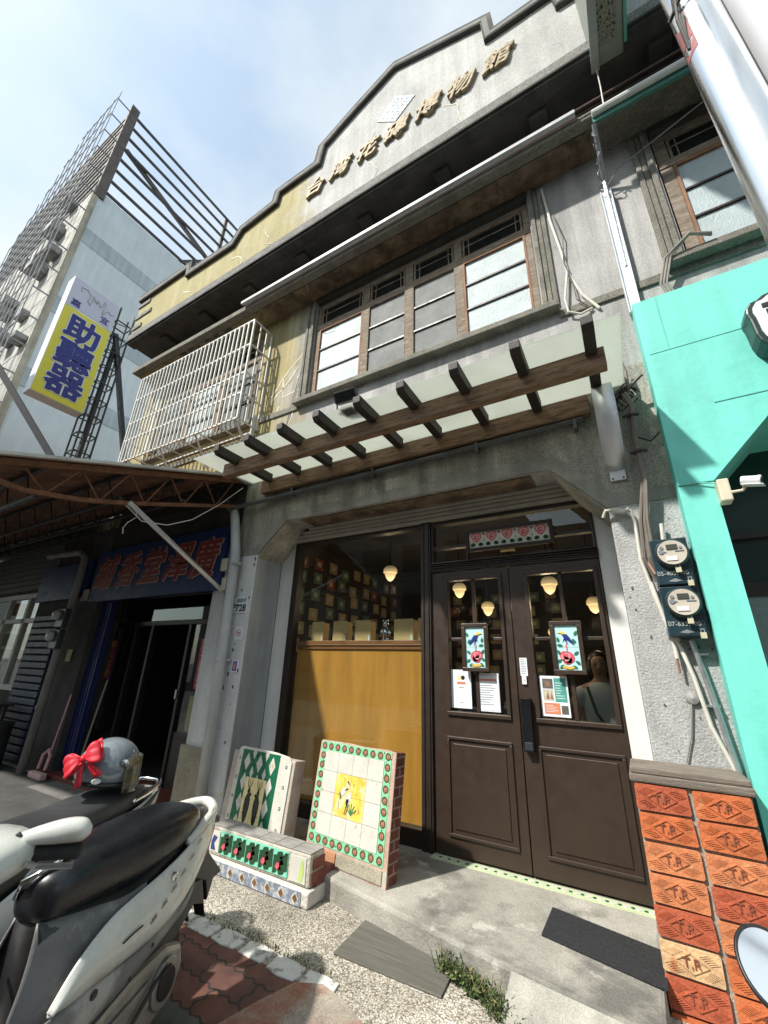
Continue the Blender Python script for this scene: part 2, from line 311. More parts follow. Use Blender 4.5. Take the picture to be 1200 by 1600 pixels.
M_awn = mat('rusty_awning_sheet', (.15, .075, .047), .85, .45, 3, c2=(.09, .05, .035), c2pos=(.45, .6), c2scale=4, bump=.3, stretch=(1, 1, 1))
M_rusti = mat('rusty_iron', (.15, .065, .032), .9, .4, 14, bump=.3)
M_awtop = mat('awning_edge', (.55, .56, .52), .7, .2, 5)
M_bldg = mat('pale_blue_render', (.70, .77, .80), .9, .07, 1.0, streak=.10, bump=.15, bscale=12)
M_bband = mat('grey_blue_band', (.52, .60, .63), .9, .1, 1.5, streak=.2)
M_bfront = mat('dingy_front', (.52, .51, .47), .9, .4, 2, streak=.4)
M_gravel = gravelmat('washed_gravel')
M_pave = brickmat('red_paving', (.135, .062, .05), (.20, .085, .062), (.05, .042, .035), .285, .142, .007, wave=.019, rotz=.06)
M_pave2 = brickmat('grey_paving', (.085, .088, .08), (.12, .122, .11), (.035, .033, .03), .285, .142, .007, wave=.019, rotz=.06)
M_asph = mat('asphalt', (.055, .055, .055), .9, .2, 6, speck=.4, bump=.4, bscale=120)
M_sidebr = brickmat('dark_red_bricks', (.13, .035, .024), (.17, .05, .034), (.30, .22, .17), .115, .058, .005, axes='YZ')
M_pinkb = mat('pinkish_cement', (.44, .30, .23), .9, .2, 8, bump=.6, bscale=60, c2=(.42, .38, .32), c2pos=(.5, .6), c2scale=9)
M_mort = mat('mortar', (.30, .28, .24), .95, .2, 12, bump=.8, bscale=60)
BR = [mat('brick_orange', (.46, .125, .042), .8, .22, 14, bump=.5, bscale=70, rust=((.50, .22, .1), 12, .62)), mat('brick_red', (.37, .085, .038), .75, .22, 14, bump=.5, bscale=70),
      mat('brick_light', (.50, .18, .075), .85, .25, 14, bump=.5, bscale=70, rust=((.5, .34, .2), 10, .6)), mat('brick_pale', (.56, .37, .2), .85, .25, 14, bump=.5, bscale=70, rust=((.42, .15, .06), 10, .58))]
T_white = mat('glazed_white', (.56, .55, .495), .25, .10, 7, c2=(.42, .34, .22), c2pos=(.60, .72), c2scale=9)
T_green = mat('glazed_green', (.004, .105, .05), .3, .15, 9)
T_mint = mat('glazed_mint', (.20, .55, .33), .22, .1, 9)
T_mint2 = mat('glazed_mint_blue', (.20, .60, .43), .22, .1, 9)
T_dgreen = mat('glazed_dark_green', (.012, .055, .022), .25, .2, 20)
T_yel = mat('glazed_yellow', (.78, .66, .33), .22, .08, 9)
T_yel2 = mat('glazed_amber', (.72, .50, .09), .22, .2, 9, c2=(.75, .66, .4), c2pos=(.5, .62), c2scale=12)
T_pink = mat('glazed_pink', (.40, .16, .13), .25, .2, 30)
T_rose = mat('glazed_rose', (.60, .10, .14), .22, .2, 30)
T_lrose = mat('glazed_pale_rose', (.70, .28, .30), .22, .15, 30)
T_blk = mat('glazed_black', (.02, .022, .018), .25, .2, 10)
T_pale = mat('glazed_pale_blue', (.46, .72, .74), .2, .06, 9)
T_navy = mat('glazed_navy', (.03, .04, .20), .2, .1, 9)
T_bgrey = mat('glazed_blue_grey', (.20, .23, .29), .3, .4, 22, c2=(.42, .44, .46), c2pos=(.5, .58), c2scale=26)
T_grout = mat('grout', (.33, .28, .22), .9, .2, 30)
T_brown = mat('glazed_brown', (.15, .075, .03), .3, .2, 10)
M_paper = mat('white_paper', (.72, .76, .80), .6, .03, 3)
M_ink = mat('grey_ink', (.17, .2, .24), .6, .1, 9)
M_redink = mat('salmon_ink', (.62, .22, .17), .6, .1, 9)
M_tealink = mat('teal_ink', (.06, .30, .25), .6, .1, 9)
M_orink = mat('orange_ink', (.58, .2, .1), .6, .1, 9)
M_magenta = mat('magenta_paper', (.42, .012, .12), .5, .1, 6)
M_goldink = mat('gold_ink', (.6, .42, .1), .5, .1, 9)
M_kraft = mat('kraft_paper', (.60, .40, .17), .75, .12, 8, stretch=(1, 1, 4), bump=.1)
M_carton = mat('carton', (.16, .10, .055), .8, .12, 6)
M_lamp = mat('lamp_globe', (.92, .62, .30), .4, .08, 5, emit=.24)
def lampmat():
    t = M_lamp.node_tree; n = t.nodes; L = t.links.new; b = n['Principled BSDF']
    co = n.new('ShaderNodeTexCoord'); sx = n.new('ShaderNodeSeparateXYZ'); L(co.outputs['Object'], sx.inputs[0])
    mr = n.new('ShaderNodeMapRange'); mr.interpolation_type = 'SMOOTHSTEP'; mr.inputs['From Min'].default_value = .085; mr.inputs['From Max'].default_value = -.055; mr.inputs['To Min'].default_value = .05; mr.inputs['To Max'].default_value = .40
    L(sx.outputs['Z'], mr.inputs['Value']); L(mr.outputs[0], b.inputs['Emission Strength'])
lampmat()
M_silver = mat('chrome_silver', (.55, .56, .58), .15, .2, 30, metal=1.)
# ------------------------------------------------------------------ ground
mb = MB(); mb.poly([(-400, -400, -.02), (400, -400, -.02), (400, 400, -.02), (-400, 400, -.02)]); structure(mb.build('road', M_asph))
mb = MB(); mb.box(-14, 8, .9, 3.6, -.3, 0); structure(mb.build('pavement', M_gravel))
mb = MB(); mb.box(-14, -1.42, -1.6, 2.06, -.25, .004); structure(mb.build('brick_paving', M_pave))
mb = MB(); mb.box(-14, -1.5, -1.6, 1.66, -.2, .0075); structure(mb.build('grey_paving', M_pave2))
mb = MB(); pp = [(-1.62, 2.04), (-1.50, 2.10), (-1.36, 2.07), (-1.2, 2.0), (-1.08, 1.86), (-1.0, 1.6), (-1.02, 1.2), (-1.3, .9), (-1.75, 1.0), (-1.78, 1.35), (-1.74, 1.62), (-1.68, 1.86)]
mb.prism(pp, 'xy', -.1, .0115); structure(mb.build('cement_patch_paving', mat('worn_red_cement', (.38, .33, .27), .9, .2, 5, speck=.3, sscale=120, c2=(.33, .15, .10), c2pos=(.46, .62), c2scale=4, bump=.4)))
mb = MB(); mb.prism([(-14, 2.06), (-4.6, 2.06), (-4.1, 3.02), (-14, 3.02)], 'xy', -.2, .005); structure(mb.build('dark_pavement', mat('dark_gravel_concrete', (.085, .083, .078), .9, .3, 4, speck=.4, sscale=140, bump=.5, bscale=120)))  # dark gravel, with the shade lying there worked into its tone
mb = MB(); mb.prism([(-6.3, 2.72), (-4.3, 2.72), (-4.15, 3.02), (-6.3, 3.02)], 'xy', 0, .01); structure(mb.build('cement_strip_floor', mat('grey_cement', (.17, .165, .155), .9, .2, 6, bump=.3)))
# step in front of the door, its front edge drifts towards the street at the right
sp = [(-3.9, 3.03), (-3.0, 2.90), (-2.3, 2.78), (-1.68, 2.66), (-1.05, 2.54), (-.72, 2.49), (-.115, 2.40)]
mb = MB(); mb.prism(sp+[(-.115, 3.60), (-3.9, 3.60)], 'xy', -.2, .12)
structure(mb.build('doorstep_floor', M_floor, bevel=.018))
mb = MB(); ap = [(-.72, 2.485), (-.74, 2.36), (-.62, 2.26), (-.45, 2.20), (-.25, 2.16), (-.125, 2.14), (-.125, 2.395), (-.3, 2.43)]
topz = [.113, .02, .0, .0, .0, .0, .113, .113]
mb.f([mb.v((x, y, z)) for (x, y), z in zip(ap, topz)]); mb.f([mb.v((x, y, -.05)) for x, y in reversed(ap)])
for i in range(len(ap)):
    j = (i+1) % len(ap); mb.poly([(*ap[i], -.05), (*ap[j], -.05), (*ap[j], topz[j]), (*ap[i], topz[i])])
structure(mb.build('doorstep_ramp_floor', mat('pale_cement', (.36, .35, .31), .9, .25, 4, speck=.25, bump=.5, c2=(.22, .21, .19), c2pos=(.52, .66), c2scale=5)))
# tiled strip below the doors
mb = MB(); mb.box(-1.52, -.02, 3.36, 3.44, .11, .126)
mb.mi = 1
for k in range(22):
    x = -1.49+k*.0675; mb.prism(circ(x, 3.40, .022, 4), 'xy', .126, .1285)
mb.mi = 2
for k in range(21):
    x = -1.456+k*.0675; mb.prism(circ(x, 3.40, .012, 6), 'xy', .126, .128)
structure(mb.build('doorsill_tile_floor', [mat('pale_green_tile', (.50, .58, .36), .3, .1, 10), T_white, T_green]))
mb = MB(); mb.box(-6.85, -4.12, 3.02, 3.62, -.1, .06); structure(mb.build('shop_sill_floor', mat('dark_red_tile', (.13, .035, .022), .6, .3, 8)))
# white painted kerb stones
for k in range(17):
    x0 = -4.9+k*.205; w = .185+random.uniform(-.012, .01); y0 = 2.045+random.uniform(-.008, .008)
    if x0 > -1.6: continue
    mb = MB(); pts = [(x0+random.uniform(0, .012), y0), (x0+w*.5, y0-.012*(k % 2)), (x0+w-random.uniform(0, .012), y0), (x0+w, y0+.05), (x0+w-.01, y0+.105), (x0+w*.4, y0+.112), (x0, y0+.1), (x0+.008, y0+.05)]
    mb.prism(pts, 'xy', -.1, .010); o = mb.build('kerb_stone', mat('chipped_white_paint', (.62, .61, .58), .85, .15, 8, c2=(.3, .29, .26), c2pos=(.55, .62), c2scale=14, bump=.8, bscale=40), bevel=.004)
    tag(o, 'white painted kerb stone edging the red paving', 'kerb stone', 'white kerb stones along the paving')
# ------------------------------------------------------------------ the old shophouse
B = thing('shophouse', (-1.55, 3.3, 0), 'weathered grey and mustard two storey shophouse with stepped gable and gilt lettering', 'building')
YF = 3.09
mb = MB(); mb.grid_wall(-6.86, 3.9, 2.54, 6.62, YF, YF+.32, [(-3.45, 0, 2.0, 2.88), (-6.6, -4.1, 2.0, 2.95), (-2.985, -.235, 4.42, 6.03), (.84, 2.65, 4.47, 6.03), (-6.35, -3.95, 4.42, 5.95), (.45, 3.9, 2.0, 3.0)])
mb.build('wall', M_wall, B)
mb = MB(); mb.prism([(-3.45, 2.50), (-3.45, 2.879), (-3.08, 2.879)], 'xz', YF+.001, 3.46); mb.build('lintel', M_low, B)
mb = MB(); mb.prism([(0, 2.46), (0, 2.879), (-.35, 2.879)], 'xz', YF+.001, 3.46); mb.build('lintel', M_low, B)
# lower plaster zone over the opening (separate older render), 3 mm proud
mb = MB(); mb.prism([(-4.1, 2.545), (-3.47, 2.545), (-3.085, 2.885), (-.345, 2.885), (-.005, 2.545), (.46, 2.545), (.46, 3.62), (-4.1, 3.62)], 'xz', YF-.004, YF+.0005)
mb.build('wall_render', M_low, B)
mb = MB()
tr = [(-4.1, 2.54), (-3.46, 2.54), (-3.08, 2.88), (-.35, 2.88), (-.005, 2.50), (.46, 2.50)]; tro = [(-4.1, 2.63), (-3.50, 2.63), (-3.13, 2.985), (-.31, 2.985), (.05, 2.60), (.46, 2.60)]
for i in range(5): mb.prism([tr[i], tr[i+1], tro[i+1], tro[i]], 'xz', YF-.013, YF-.0045)
mb.build('lintel_trim', mat('trim_cement', (.44, .425, .365), .9, .25, 4, speck=.5, bump=.4, streak=.2), B)
mb = MB(); mb.box(-2.9, -.5, 3.12, 3.38, 2.868, 2.876); mb.build('soffit_board', M_rust, B)
mb = MB()
for k in range(4): mb.box(-3.3+.1*k, -.12-.06*k, 3.40-.012*k, 3.47, 2.735+.037*k, 2.765+.037*k)
mb.build('shutter_box', mat('cream_slats', (.42, .40, .34), .6, .15, 6), B, bevel=.004)
mb = MB(); mb.box(-6.61, -3.80, YF-.008, YF-.0055, 2.93, 3.55); mb.build('wall_render', mat('awning_shade_wall', (.035, .034, .03), .9, .3, 3, streak=.3), B)  # dark sheet stands in for the awning's shade on the wall
# pillars
mb = MB(); mb.box(-4.10, -3.45, 3.075, 3.47, 0, 2.54); mb.build('pillar', M_pill, B, bevel=.012)
mb = MB(); mb.box(-4.14, -3.72, 3.045, 3.074, 0, .62); mb.build('pillar_plinth', M_plinth, B, bevel=.01)
mb = MB(); mb.box(-3.449, -3.444, 3.085, 3.455, 0, 2.50); mb.build('pillar_shade_skin', M_grey, B)  # shade on the pillar's inner side, put into a darker blue-grey skin
mb = MB(); mb.box(0, .46, 3.075, 3.47, 0, 2.50); mb.build('pillar', M_rough, B, bevel=.01)
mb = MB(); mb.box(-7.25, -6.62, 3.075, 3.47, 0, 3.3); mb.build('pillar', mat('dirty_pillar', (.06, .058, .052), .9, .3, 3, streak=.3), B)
mb = MB(); mb.box(-6.86, -6.80, 3.41, 12, 0, 7.2); mb.box(-6.86, 3.9, 11.9, 12, 0, 6.6); mb.box(3.84, 3.9, 3.41, 12, 0, 6.6); mb.box(-6.86, 3.9, 3.3, 12, 6.66, 6.75); mb.build('side_wall', M_wall, B)
# eave over the windows
mb = MB(); mb.box(-6.86, 3.9, 2.728, YF-.001, 6.096, 6.186); mb.build('eave', M_trim2, B, bevel=.012)
mb = MB(); mb.box(-3.75, .40, 2.825, 3.085, 6.080, 6.0955); mb.build('eave_ceiling', M_rust, B)
mb = MB(); mb.box(-6.8, -3.75, 2.83, 3.085, 6.084, 6.0955); mb.build('eave_ceiling', mat('mossy_plaster', (.27, .225, .12), .95, .5, 5, c2=(.06, .055, .04), c2pos=(.48, .6), c2scale=5, bump=1., bscale=25), B)
mb = MB(); mb.prism([(2.66, 6.162), (2.70, 6.162), (2.70, 6.212), (2.66, 6.205)], 'yz', -4.05, .30); mb.build('gutter', mat('white_gutter', (.48, .50, .53), .45, .15, 5, streak=.2), B)
mb = MB(); mb.tube([(-4.05, 2.74, 6.21), (3.7, 2.74, 6.21)], .014); mb.tube([(.3, 2.70, 6.235), (3.7, 2.69, 6.235)], .013); mb.tube([(.3, 2.68, 6.2), (3.7, 2.68, 6.26)], .010); mb.build('roof_cable', mat('brown_cable', (.08, .045, .035), .6, .2, 9), B)
# cornice soffit + corbels
mb = MB(); mb.box(-6.86, 3.9, 2.545, 3.35, 6.60, 6.66); mb.build('cornice', M_soffit, B)
mb = MB(); mb.box(-6.86, 3.9, 2.525, 2.66, 6.57, 6.599); mb.build('cornice_lip', M_coping, B)
for k in range(10):
    x = -6.2+k*1.02; mb = MB(); mb.box(x, x+.17, 2.70, 2.95, 6.53, 6.599); mb.build('corbel', M_soffit, B, bevel=.01)
# gable parapet
OUT = [(-6.90, 7.69), (-5.40, 7.69), (-5.385, 7.50), (-4.39, 7.48), (-4.23, 7.70), (-3.57, 7.77), (-3.54, 7.99), (-2.80, 8.0), (-2.755, 8.32), (-2.2, 8.66), (-1.555, 9.015),
       (-.295, 8.465), (-.275, 8.10), (.42, 8.07), (.44, 7.78), (1.15, 7.73), (1.30, 7.49), (2.30, 7.50), (2.31, 7.69), (3.9, 7.69)]
mb = MB(); mb.prism([(-6.86, 6.661)]+[(x, z-.03) for x, z in OUT]+[(3.9, 6.661)], 'xz', 2.555, 2.78)
mb.build('parapet', M_gable, B)
def offs(pts, d):
    res = []
    for i, p in enumerate(pts):
        a = V(pts[max(i-1, 0)]); b = V(p); c = V(pts[min(i+1, len(pts)-1)])
        d1 = (b-a).normalized() if i else (c-b).normalized(); d2 = (c-b).normalized() if i < len(pts)-1 else d1
        n1 = V((d1.y, -d1.x)); n2 = V((d2.y, -d2.x)); m = (n1+n2).normalized(); res.append(b+m*(d/max(.45, m.dot(n1))))
    return [tuple(x) for x in res]
IN = offs(OUT, .115); IN2 = offs(OUT, -.015); MID = offs(OUT, .06)
def strip(a, b, y0, y1):
    mb = MB(); A0 = [mb.v((x, y0, z)) for x, z in a]; B0 = [mb.v((x, y0, z)) for x, z in b]; A1 = [mb.v((x, y1, z)) for x, z in a]; B1 = [mb.v((x, y1, z)) for x, z in b]
    for i in range(len(a)-1):
        mb.f([A0[i], A0[i+1], B0[i+1], B0[i]]); mb.f([A1[i], B1[i], B1[i+1], A1[i+1]]); mb.f([A0[i], A1[i], A1[i+1], A0[i+1]]); mb.f([B0[i], B0[i+1], B1[i+1], B1[i]])
    mb.f([A0[0], B0[0], B1[0], A1[0]]); mb.f([A0[-1], A1[-1], B1[-1], B0[-1]]); return mb
strip(IN2, IN, 2.505, 2.80).build('coping', M_coping, B)
strip(offs(OUT, .035), offs(OUT, .095), 2.500, 2.5045).build('coping_band', M_coplit, B)
mb = MB(); mb.box(-6.9, 3.9, 2.515, 2.554, 6.63, 6.79); mb.build('cornice_band', M_coplit, B, bevel=.008)
mb = MB(); mb.box(-6.9, 3.9, 2.508, 2.5145, 6.63, 6.648); mb.box(-6.9, 3.9, 2.5, 2.56, 6.605, 6.628); mb.build('cornice_moulding', M_coping, B)
mb = MB()
for x1, z in ((-6.55, 7.48), (-6.42, 7.2), (-6.62, 6.95)): mb.box(-6.92, x1, 2.535, 2.5545, z-.04, z+.04)
mb.build('quoin_bar', M_coplit, B, bevel=.006)
# tile diamond + cracks filled with white cement
mb = MB(); h = .272; cx, cz = -1.53, 7.985; mb.prism([(cx, cz-h), (cx+h, cz), (cx, cz+h), (cx-h, cz)], 'xz', 2.545, 2.556)
mb.mi = 1
for i in range(4):
    for j in range(4):
        a, b = (i-1.5)*.25, (j-1.5)*.25; px, pz = cx+(a-b)*h, cz+(a+b)*h
        for k in range(4):
            t = k*math.pi/2+math.pi/4; mb.prism(circ(px+.028*math.cos(t), pz+.028*math.sin(t), .0135, 6), 'xz', 2.543, 2.5448)
mb.mi = 2
for k in range(1, 4):
    q = h*(k/2-1)
    for s in (1, -1):
        p1 = (cx+(q-h)/2, cz+s*(q+h)/2); p2 = (cx+(q+h)/2, cz+s*(q-h)/2); mb.beam((p1[0], 2.5446, p1[1]), (p2[0], 2.5446, p2[1]), .002, .006)
mb.build('tile_plaque', [mat('plaque_tile', (.62, .68, .72), .25, .06, 9), mat('plaque_blue', (.16, .24, .34), .3, .1, 9), T_grout], B)
def crack(mb, pts, y, w, y2=None):
    for i in range(len(pts)-1):
        (a, b), (c, d) = pts[i], pts[i+1]
        n = max(1, int(math.hypot(c-a, d-b)/.06)); last = (a, b)
        for k in range(1, n+1):
            t = k/n; q = (a+(c-a)*t+(random.uniform(-.012, .012) if k < n else 0), b+(d-b)*t+random.uniform(-.008, .008))
            mb.beam((last[0], y, last[1]), (q[0], y, q[1]), w*random.uniform(.5, 1.3), .004, (0, 1, 0)); last = q
mb = MB()
crack(mb, [(-3.66, 7.3), (-3.63, 7.15), (-3.56, 7.05), (-3.6, 6.95), (-3.45, 6.86), (-3.35, 6.8)], 2.553, .014); crack(mb, [(-4.35, 7.12), (-4.2, 7.08), (-4.1, 6.98), (-4.08, 6.8)], 2.553, .022); crack(mb, [(-5.5, 7.1), (-5.25, 6.95)], 2.553, .02)
crack(mb, [(-1.9, 7.25), (-1.75, 7.0), (-1.8, 6.8)], 2.553, .012); crack(mb, [(-.9, 7.35), (-.75, 7.25), (-.7, 6.82)], 2.553, .014); crack(mb, [(-1.95, 7.55), (-1.83, 7.8)], 2.553, .012)
for pts in ([(-3.72, 4.55), (-3.45, 4.95), (-3.12, 5.25)], [(-3.6, 4.62), (-3.35, 4.85), (-3.2, 5.05)], [(-3.44, 4.93), (-3.42, 4.62), (-3.15, 4.66)], [(-3.55, 4.3), (-3.46, 4.5)], [(-3.5, 3.75), (-3.3, 3.95), (-3.2, 4.35)], [(-3.62, 3.7), (-3.45, 3.82)], [(-3.05, 5.0), (-3.2, 4.85)]): crack(mb, pts, YF-.001, .02)
mb.build('crack_filling', mat('white_filler', (.66, .62, .5), .9, .1, 9), B)
# belt course
for q in ((-3.78, -3.10, 4.34, 4.42), (-.10, 3.9, 4.30, 4.38), (-6.8, -3.79, 4.10, 4.17)): mb = MB(); mb.box(q[0], q[1], YF-.02, YF-.0005, q[2], q[3]); mb.build('belt_course', M_trim2, B, bevel=.006)
# gilt letters
for ch, x, z, rot in zip('台湾花磚博物館', (-2.76, -2.36, -1.94, -1.53, -1.12, -.715, -.30), (7.42, 7.46, 7.44, 7.46, 7.48, 7.46, 7.48), (0,)*7):
    text('gilt_letter', [(ch, FX(x, 2.535, z), .31, .32)], M_gold, B, depth=.03, bold=.010, bev=.006)
# ---- upstairs windows
def upstairs_window(x0, x1, splits, zb, zt, ztr, zm, panes, kinds):
    """splits: pane x-ranges; panes z zb..zm, transom zone zm..zt"""
    mb = MB()
    y0, y1 = 3.125, 3.19
    mb.box(x0, x1, y0, y1, zt, zt+.07); mb.box(x0, x1, y0-.01, y1, zm, ztr); mb.box(x0, panes[0][0], y0, y1, zb, zt); mb.box(panes[-1][1], x1, y0, y1, zb, zt)
    ps = panes
    for (a, b), (c, d) in zip(ps, ps[1:]): mb.box(b, c, y0-.004, y1, zb, zt)
    w = mb.build('window', M_wood, B, bevel=.004)
    for (a, b), k in zip(ps, kinds):
        fr = MB()
        t = .022 if k == 'l' else .008
        for q in ((a, a+t, zb, zm), (b-t, b, zb, zm), (a+t, b-t, zm-t, zm), (a+t, b-t, zb, zb+t)): fr.box(q[0], q[1], 3.12, 3.16, q[2], q[3])
        fr.build('sash', M_red if k == 'l' else M_wood, w)
        hh = (zm-zb)/3
        for z in (zb+hh, zb+2*hh): fr = MB(); fr.box(a+t, b-t, 3.126, 3.15, z-.010, z+.010); fr.build('glazing_bar', M_brown2, w)
        fr = MB(); fr.box(a+t, b-t, 3.142, 3.148, zb+t, zm-t); fr.build('pane', M_frost if k == 'l' else M_frostd, w)
        fr = MB(); fr.box(a+.01, b-.01, 3.15, 3.155, ztr, zt); fr.mi = 1
        fr.box(a+.07, a+.08, 3.142, 3.1495, ztr+.02, zt-.02); fr.box(b-.08, b-.07, 3.142, 3.1495, ztr+.02, zt-.02); fr.box(a+.01, b-.01, 3.143, 3.1485, (ztr+zt)/2+.03, (ztr+zt)/2+.042)
        fr.box(a+.01, a+.03, 3.13, 3.149, ztr, zt); fr.box(b-.03, b-.01, 3.13, 3.149, ztr, zt); fr.box(a+.03, b-.03, 3.13, 3.149, ztr, ztr+.02); fr.box(a+.03, b-.03, 3.13, 3.149, zt-.02, zt)
        fr.build('transom_pane', [M_dark, M_wood], w)
    return w
w1 = upstairs_window(-2.98, -.24, None, 4.54, 5.92, 5.63, 5.55, [(-2.93, -2.25), (-2.16, -1.66), (-1.56, -1.05), (-.96, -.30)], 'lddl')
w2 = upstairs_window(.86, 2.6, None, 4.54, 5.92, 5.63, 5.55, [(.95, 1.62), (1.72, 2.5)], 'll')
w3 = upstairs_window(-6.3, -4.0, None, 4.5, 5.85, 5.6, 5.52, [(-6.25, -5.6), (-5.5, -4.8), (-4.7, -4.05)], 'dld')
for x0, x1, w in ((-2.98, -.24, w1), (.84, 2.66, w2)):
    for sd_ in (0, 1):
        mb = MB()
        for d, yy in ((0, 3.06), (.045, 3.075), (.09, 3.065)):
            if sd_: mb.box(x1+.02+d, x1+.02+d+.0395, yy, YF+.1, 4.441, 6.07)
            else: mb.box(x0-.02-d-.0395, x0-.02-d, yy, YF+.1, 4.441, 6.07)
        mb.build('surround', M_trim2, w, bevel=.004)
    mb = MB(); mb.box(x0-.16, x1+.14, 2.99, 3.13, 4.375, 4.44); mb.build('sill', M_trim2, w, bevel=.008)
    mb = MB(); mb.box(x0+.01, x1-.01, 3.06, 3.2, 5.99, 6.07); mb.build('window_head', mat('black_head', (.05, .047, .042), .9, .3, 5), w)
for n_, p_ in (('cage', None),):
    mb = MB(); mb.box(-6.4, -3.9, 3.02, 3.13, 4.36, 4.42); mb.build('sill', M_trim2, w3, bevel=.006)
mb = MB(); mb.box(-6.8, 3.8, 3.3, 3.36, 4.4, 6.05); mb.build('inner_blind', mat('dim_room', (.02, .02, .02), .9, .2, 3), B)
# ---- shopfront
mb = MB(); mb.box(-3.444, -3.24, 3.462, 3.50, .12, 2.75); mb.build('door_board', M_white, B, bevel=.003)
mb = MB(); mb.box(-.12, -.001, 3.462, 3.50, .12, 2.75); mb.build('door_board', M_white, B, bevel=.003)
mb = MB(); mb.box(-3.24, -3.16, 3.45, 3.54, .12, 2.75); mb.box(-1.62, -1.52, 3.43, 3.54, .12, 2.75); mb.box(-1.60, -1.585, 3.42, 3.43, .12, 2.75); mb.box(-1.55, -1.535, 3.42, 3.43, .12, 2.75)
mb.box(-3.16, -1.62, 3.45, 3.54, .12, .24); mb.box(-3.16, -1.62, 3.45, 3.54, 2.70, 2.76)
mb.box(-1.52, -.12, 3.44, 3.54, 2.24, 2.33)
for k in range(4): mb.box(-1.52, -.12, 3.43-.004*k, 3.44, 2.255+.019*k, 2.263+.019*k)
mb.box(-1.52, -.12, 3.45, 3.54, 2.70, 2.76); mb.box(-1.52, -1.50, 3.45, 3.54, 2.33, 2.70); mb.box(-.14, -.12, 3.45, 3.54, 2.33, 2.70); mb.box(-1.5, -.14, 3.46, 3.53, 2.46, 2.485)
for x in (-1.17, -.82, -.46): mb.box(x-.01, x+.01, 3.46, 3.53, 2.33, 2.46)
sf = mb.build('shopfront', M_brown2, B, bevel=.004)
mb = MB(); mb.box(-3.16, -1.62, 3.49, 3.496, .24, 2.70); mb.build('window_pane', M_glass, sf)
mb = MB(); mb.box(-1.5, -.14, 3.49, 3.496, 2.485, 2.70); mb.box(-1.5, -.14, 3.49, 3.496, 2.33, 2.46); mb.build('transom_pane', M_glass, sf)
mb = MB(); mb.box(-3.155, -1.625, 3.56, 3.58, .2, 1.60); mb.build('wood_panel', M_panel, sf)
mb = MB(); mb.box(-3.155, -1.625, 3.535, 3.86, 1.60, 1.615); mb.box(-3.155, -1.625, 3.535, 3.56, 1.615, 1.65); mb.box(-3.155, -1.625, 3.545, 3.56, 1.565, 1.60); mb.build('display_shelf', M_shelf, sf, bevel=.004)
def door(x0, x1, hinge_left):
    z0, z1 = .135, 2.235; mb = MB(); y0, y1 = 3.455, 3.505
    px0, px1 = (x0+.155, x0+.61) if hinge_left else (x0+.145, x0+.635)
    mb.grid_wall(x0, x1, z0, z1, y0, y1, [(px0, px1, 1.09, 2.15)])
    for a, b, c, d in ((px0-.03, px1+.03, 1.06, 1.09), (px0-.03, px1+.03, 2.15, 2.18), (px0-.03, px0, 1.09, 2.15), (px1, px1+.03, 1.09, 2.15)): mb.box(a, b, 3.437, 3.4549, c, d)
    D = mb.build('door', M_brown, B, bevel=.004)
    mb = MB(); q0, q1, a, b = px0-.04, px1+.02, .25, .91
    for u0, u1, c, d in ((q0, q1, b-.022, b), (q0, q1, a, a+.022), (q0, q0+.022, a+.022, b-.022), (q1-.022, q1, a+.022, b-.022)):
        mb.box(u0, u1, 3.441, 3.4549, c, d)
    mb.box(q0+.05, q1-.05, 3.447, 3.4549, a+.05, b-.05)
    mb.build('door_panel', M_brown, D, bevel=.006)
    mb = MB(); cx = (px0+px1)/2
    mb.box(cx-.014, cx+.014, 3.463, 3.497, 1.09, 2.15); mb.box(px0, cx-.014, 3.463, 3.497, 1.635, 1.66); mb.box(cx+.014, px1, 3.463, 3.497, 1.635, 1.66); mb.build('glazing_bar', M_brown, D, bevel=.003)
    mb = MB(); mb.box(px0, px1, 3.479, 3.483, 1.09, 2.15); mb.build('pane', M_glass, D)
    return D, cx
dl, cl = door(-1.517, -.818, True); dr, cr = door(-.812, -.125, False)
mb = MB(); mb.box(-.792, -.722, 3.40, 3.4545, .87, 1.22); mb.mi = 1; mb.box(-.785, -.729, 3.396, 3.3995, .88, .93); mb.mi = 0; mb.box(-.80, -.792, 3.415, 3.4545, .9, 1.2)
mb.build('door_lock', [mat('lock_black', (.008, .008, .009), .18, .1, 5), mat('lock_slate', (.03, .035, .045), .3, .1, 5)], dr, bevel=.008)
# room behind
mb = MB()
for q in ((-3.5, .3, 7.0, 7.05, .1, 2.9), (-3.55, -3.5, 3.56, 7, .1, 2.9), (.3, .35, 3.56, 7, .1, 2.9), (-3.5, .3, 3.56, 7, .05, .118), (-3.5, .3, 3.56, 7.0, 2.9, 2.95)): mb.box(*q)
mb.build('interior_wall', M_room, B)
mb = MB(); mb.box(-3.44, -.2, 3.545, 3.56, 2.76, 2.9); mb.build('interior_wall', M_room, B)
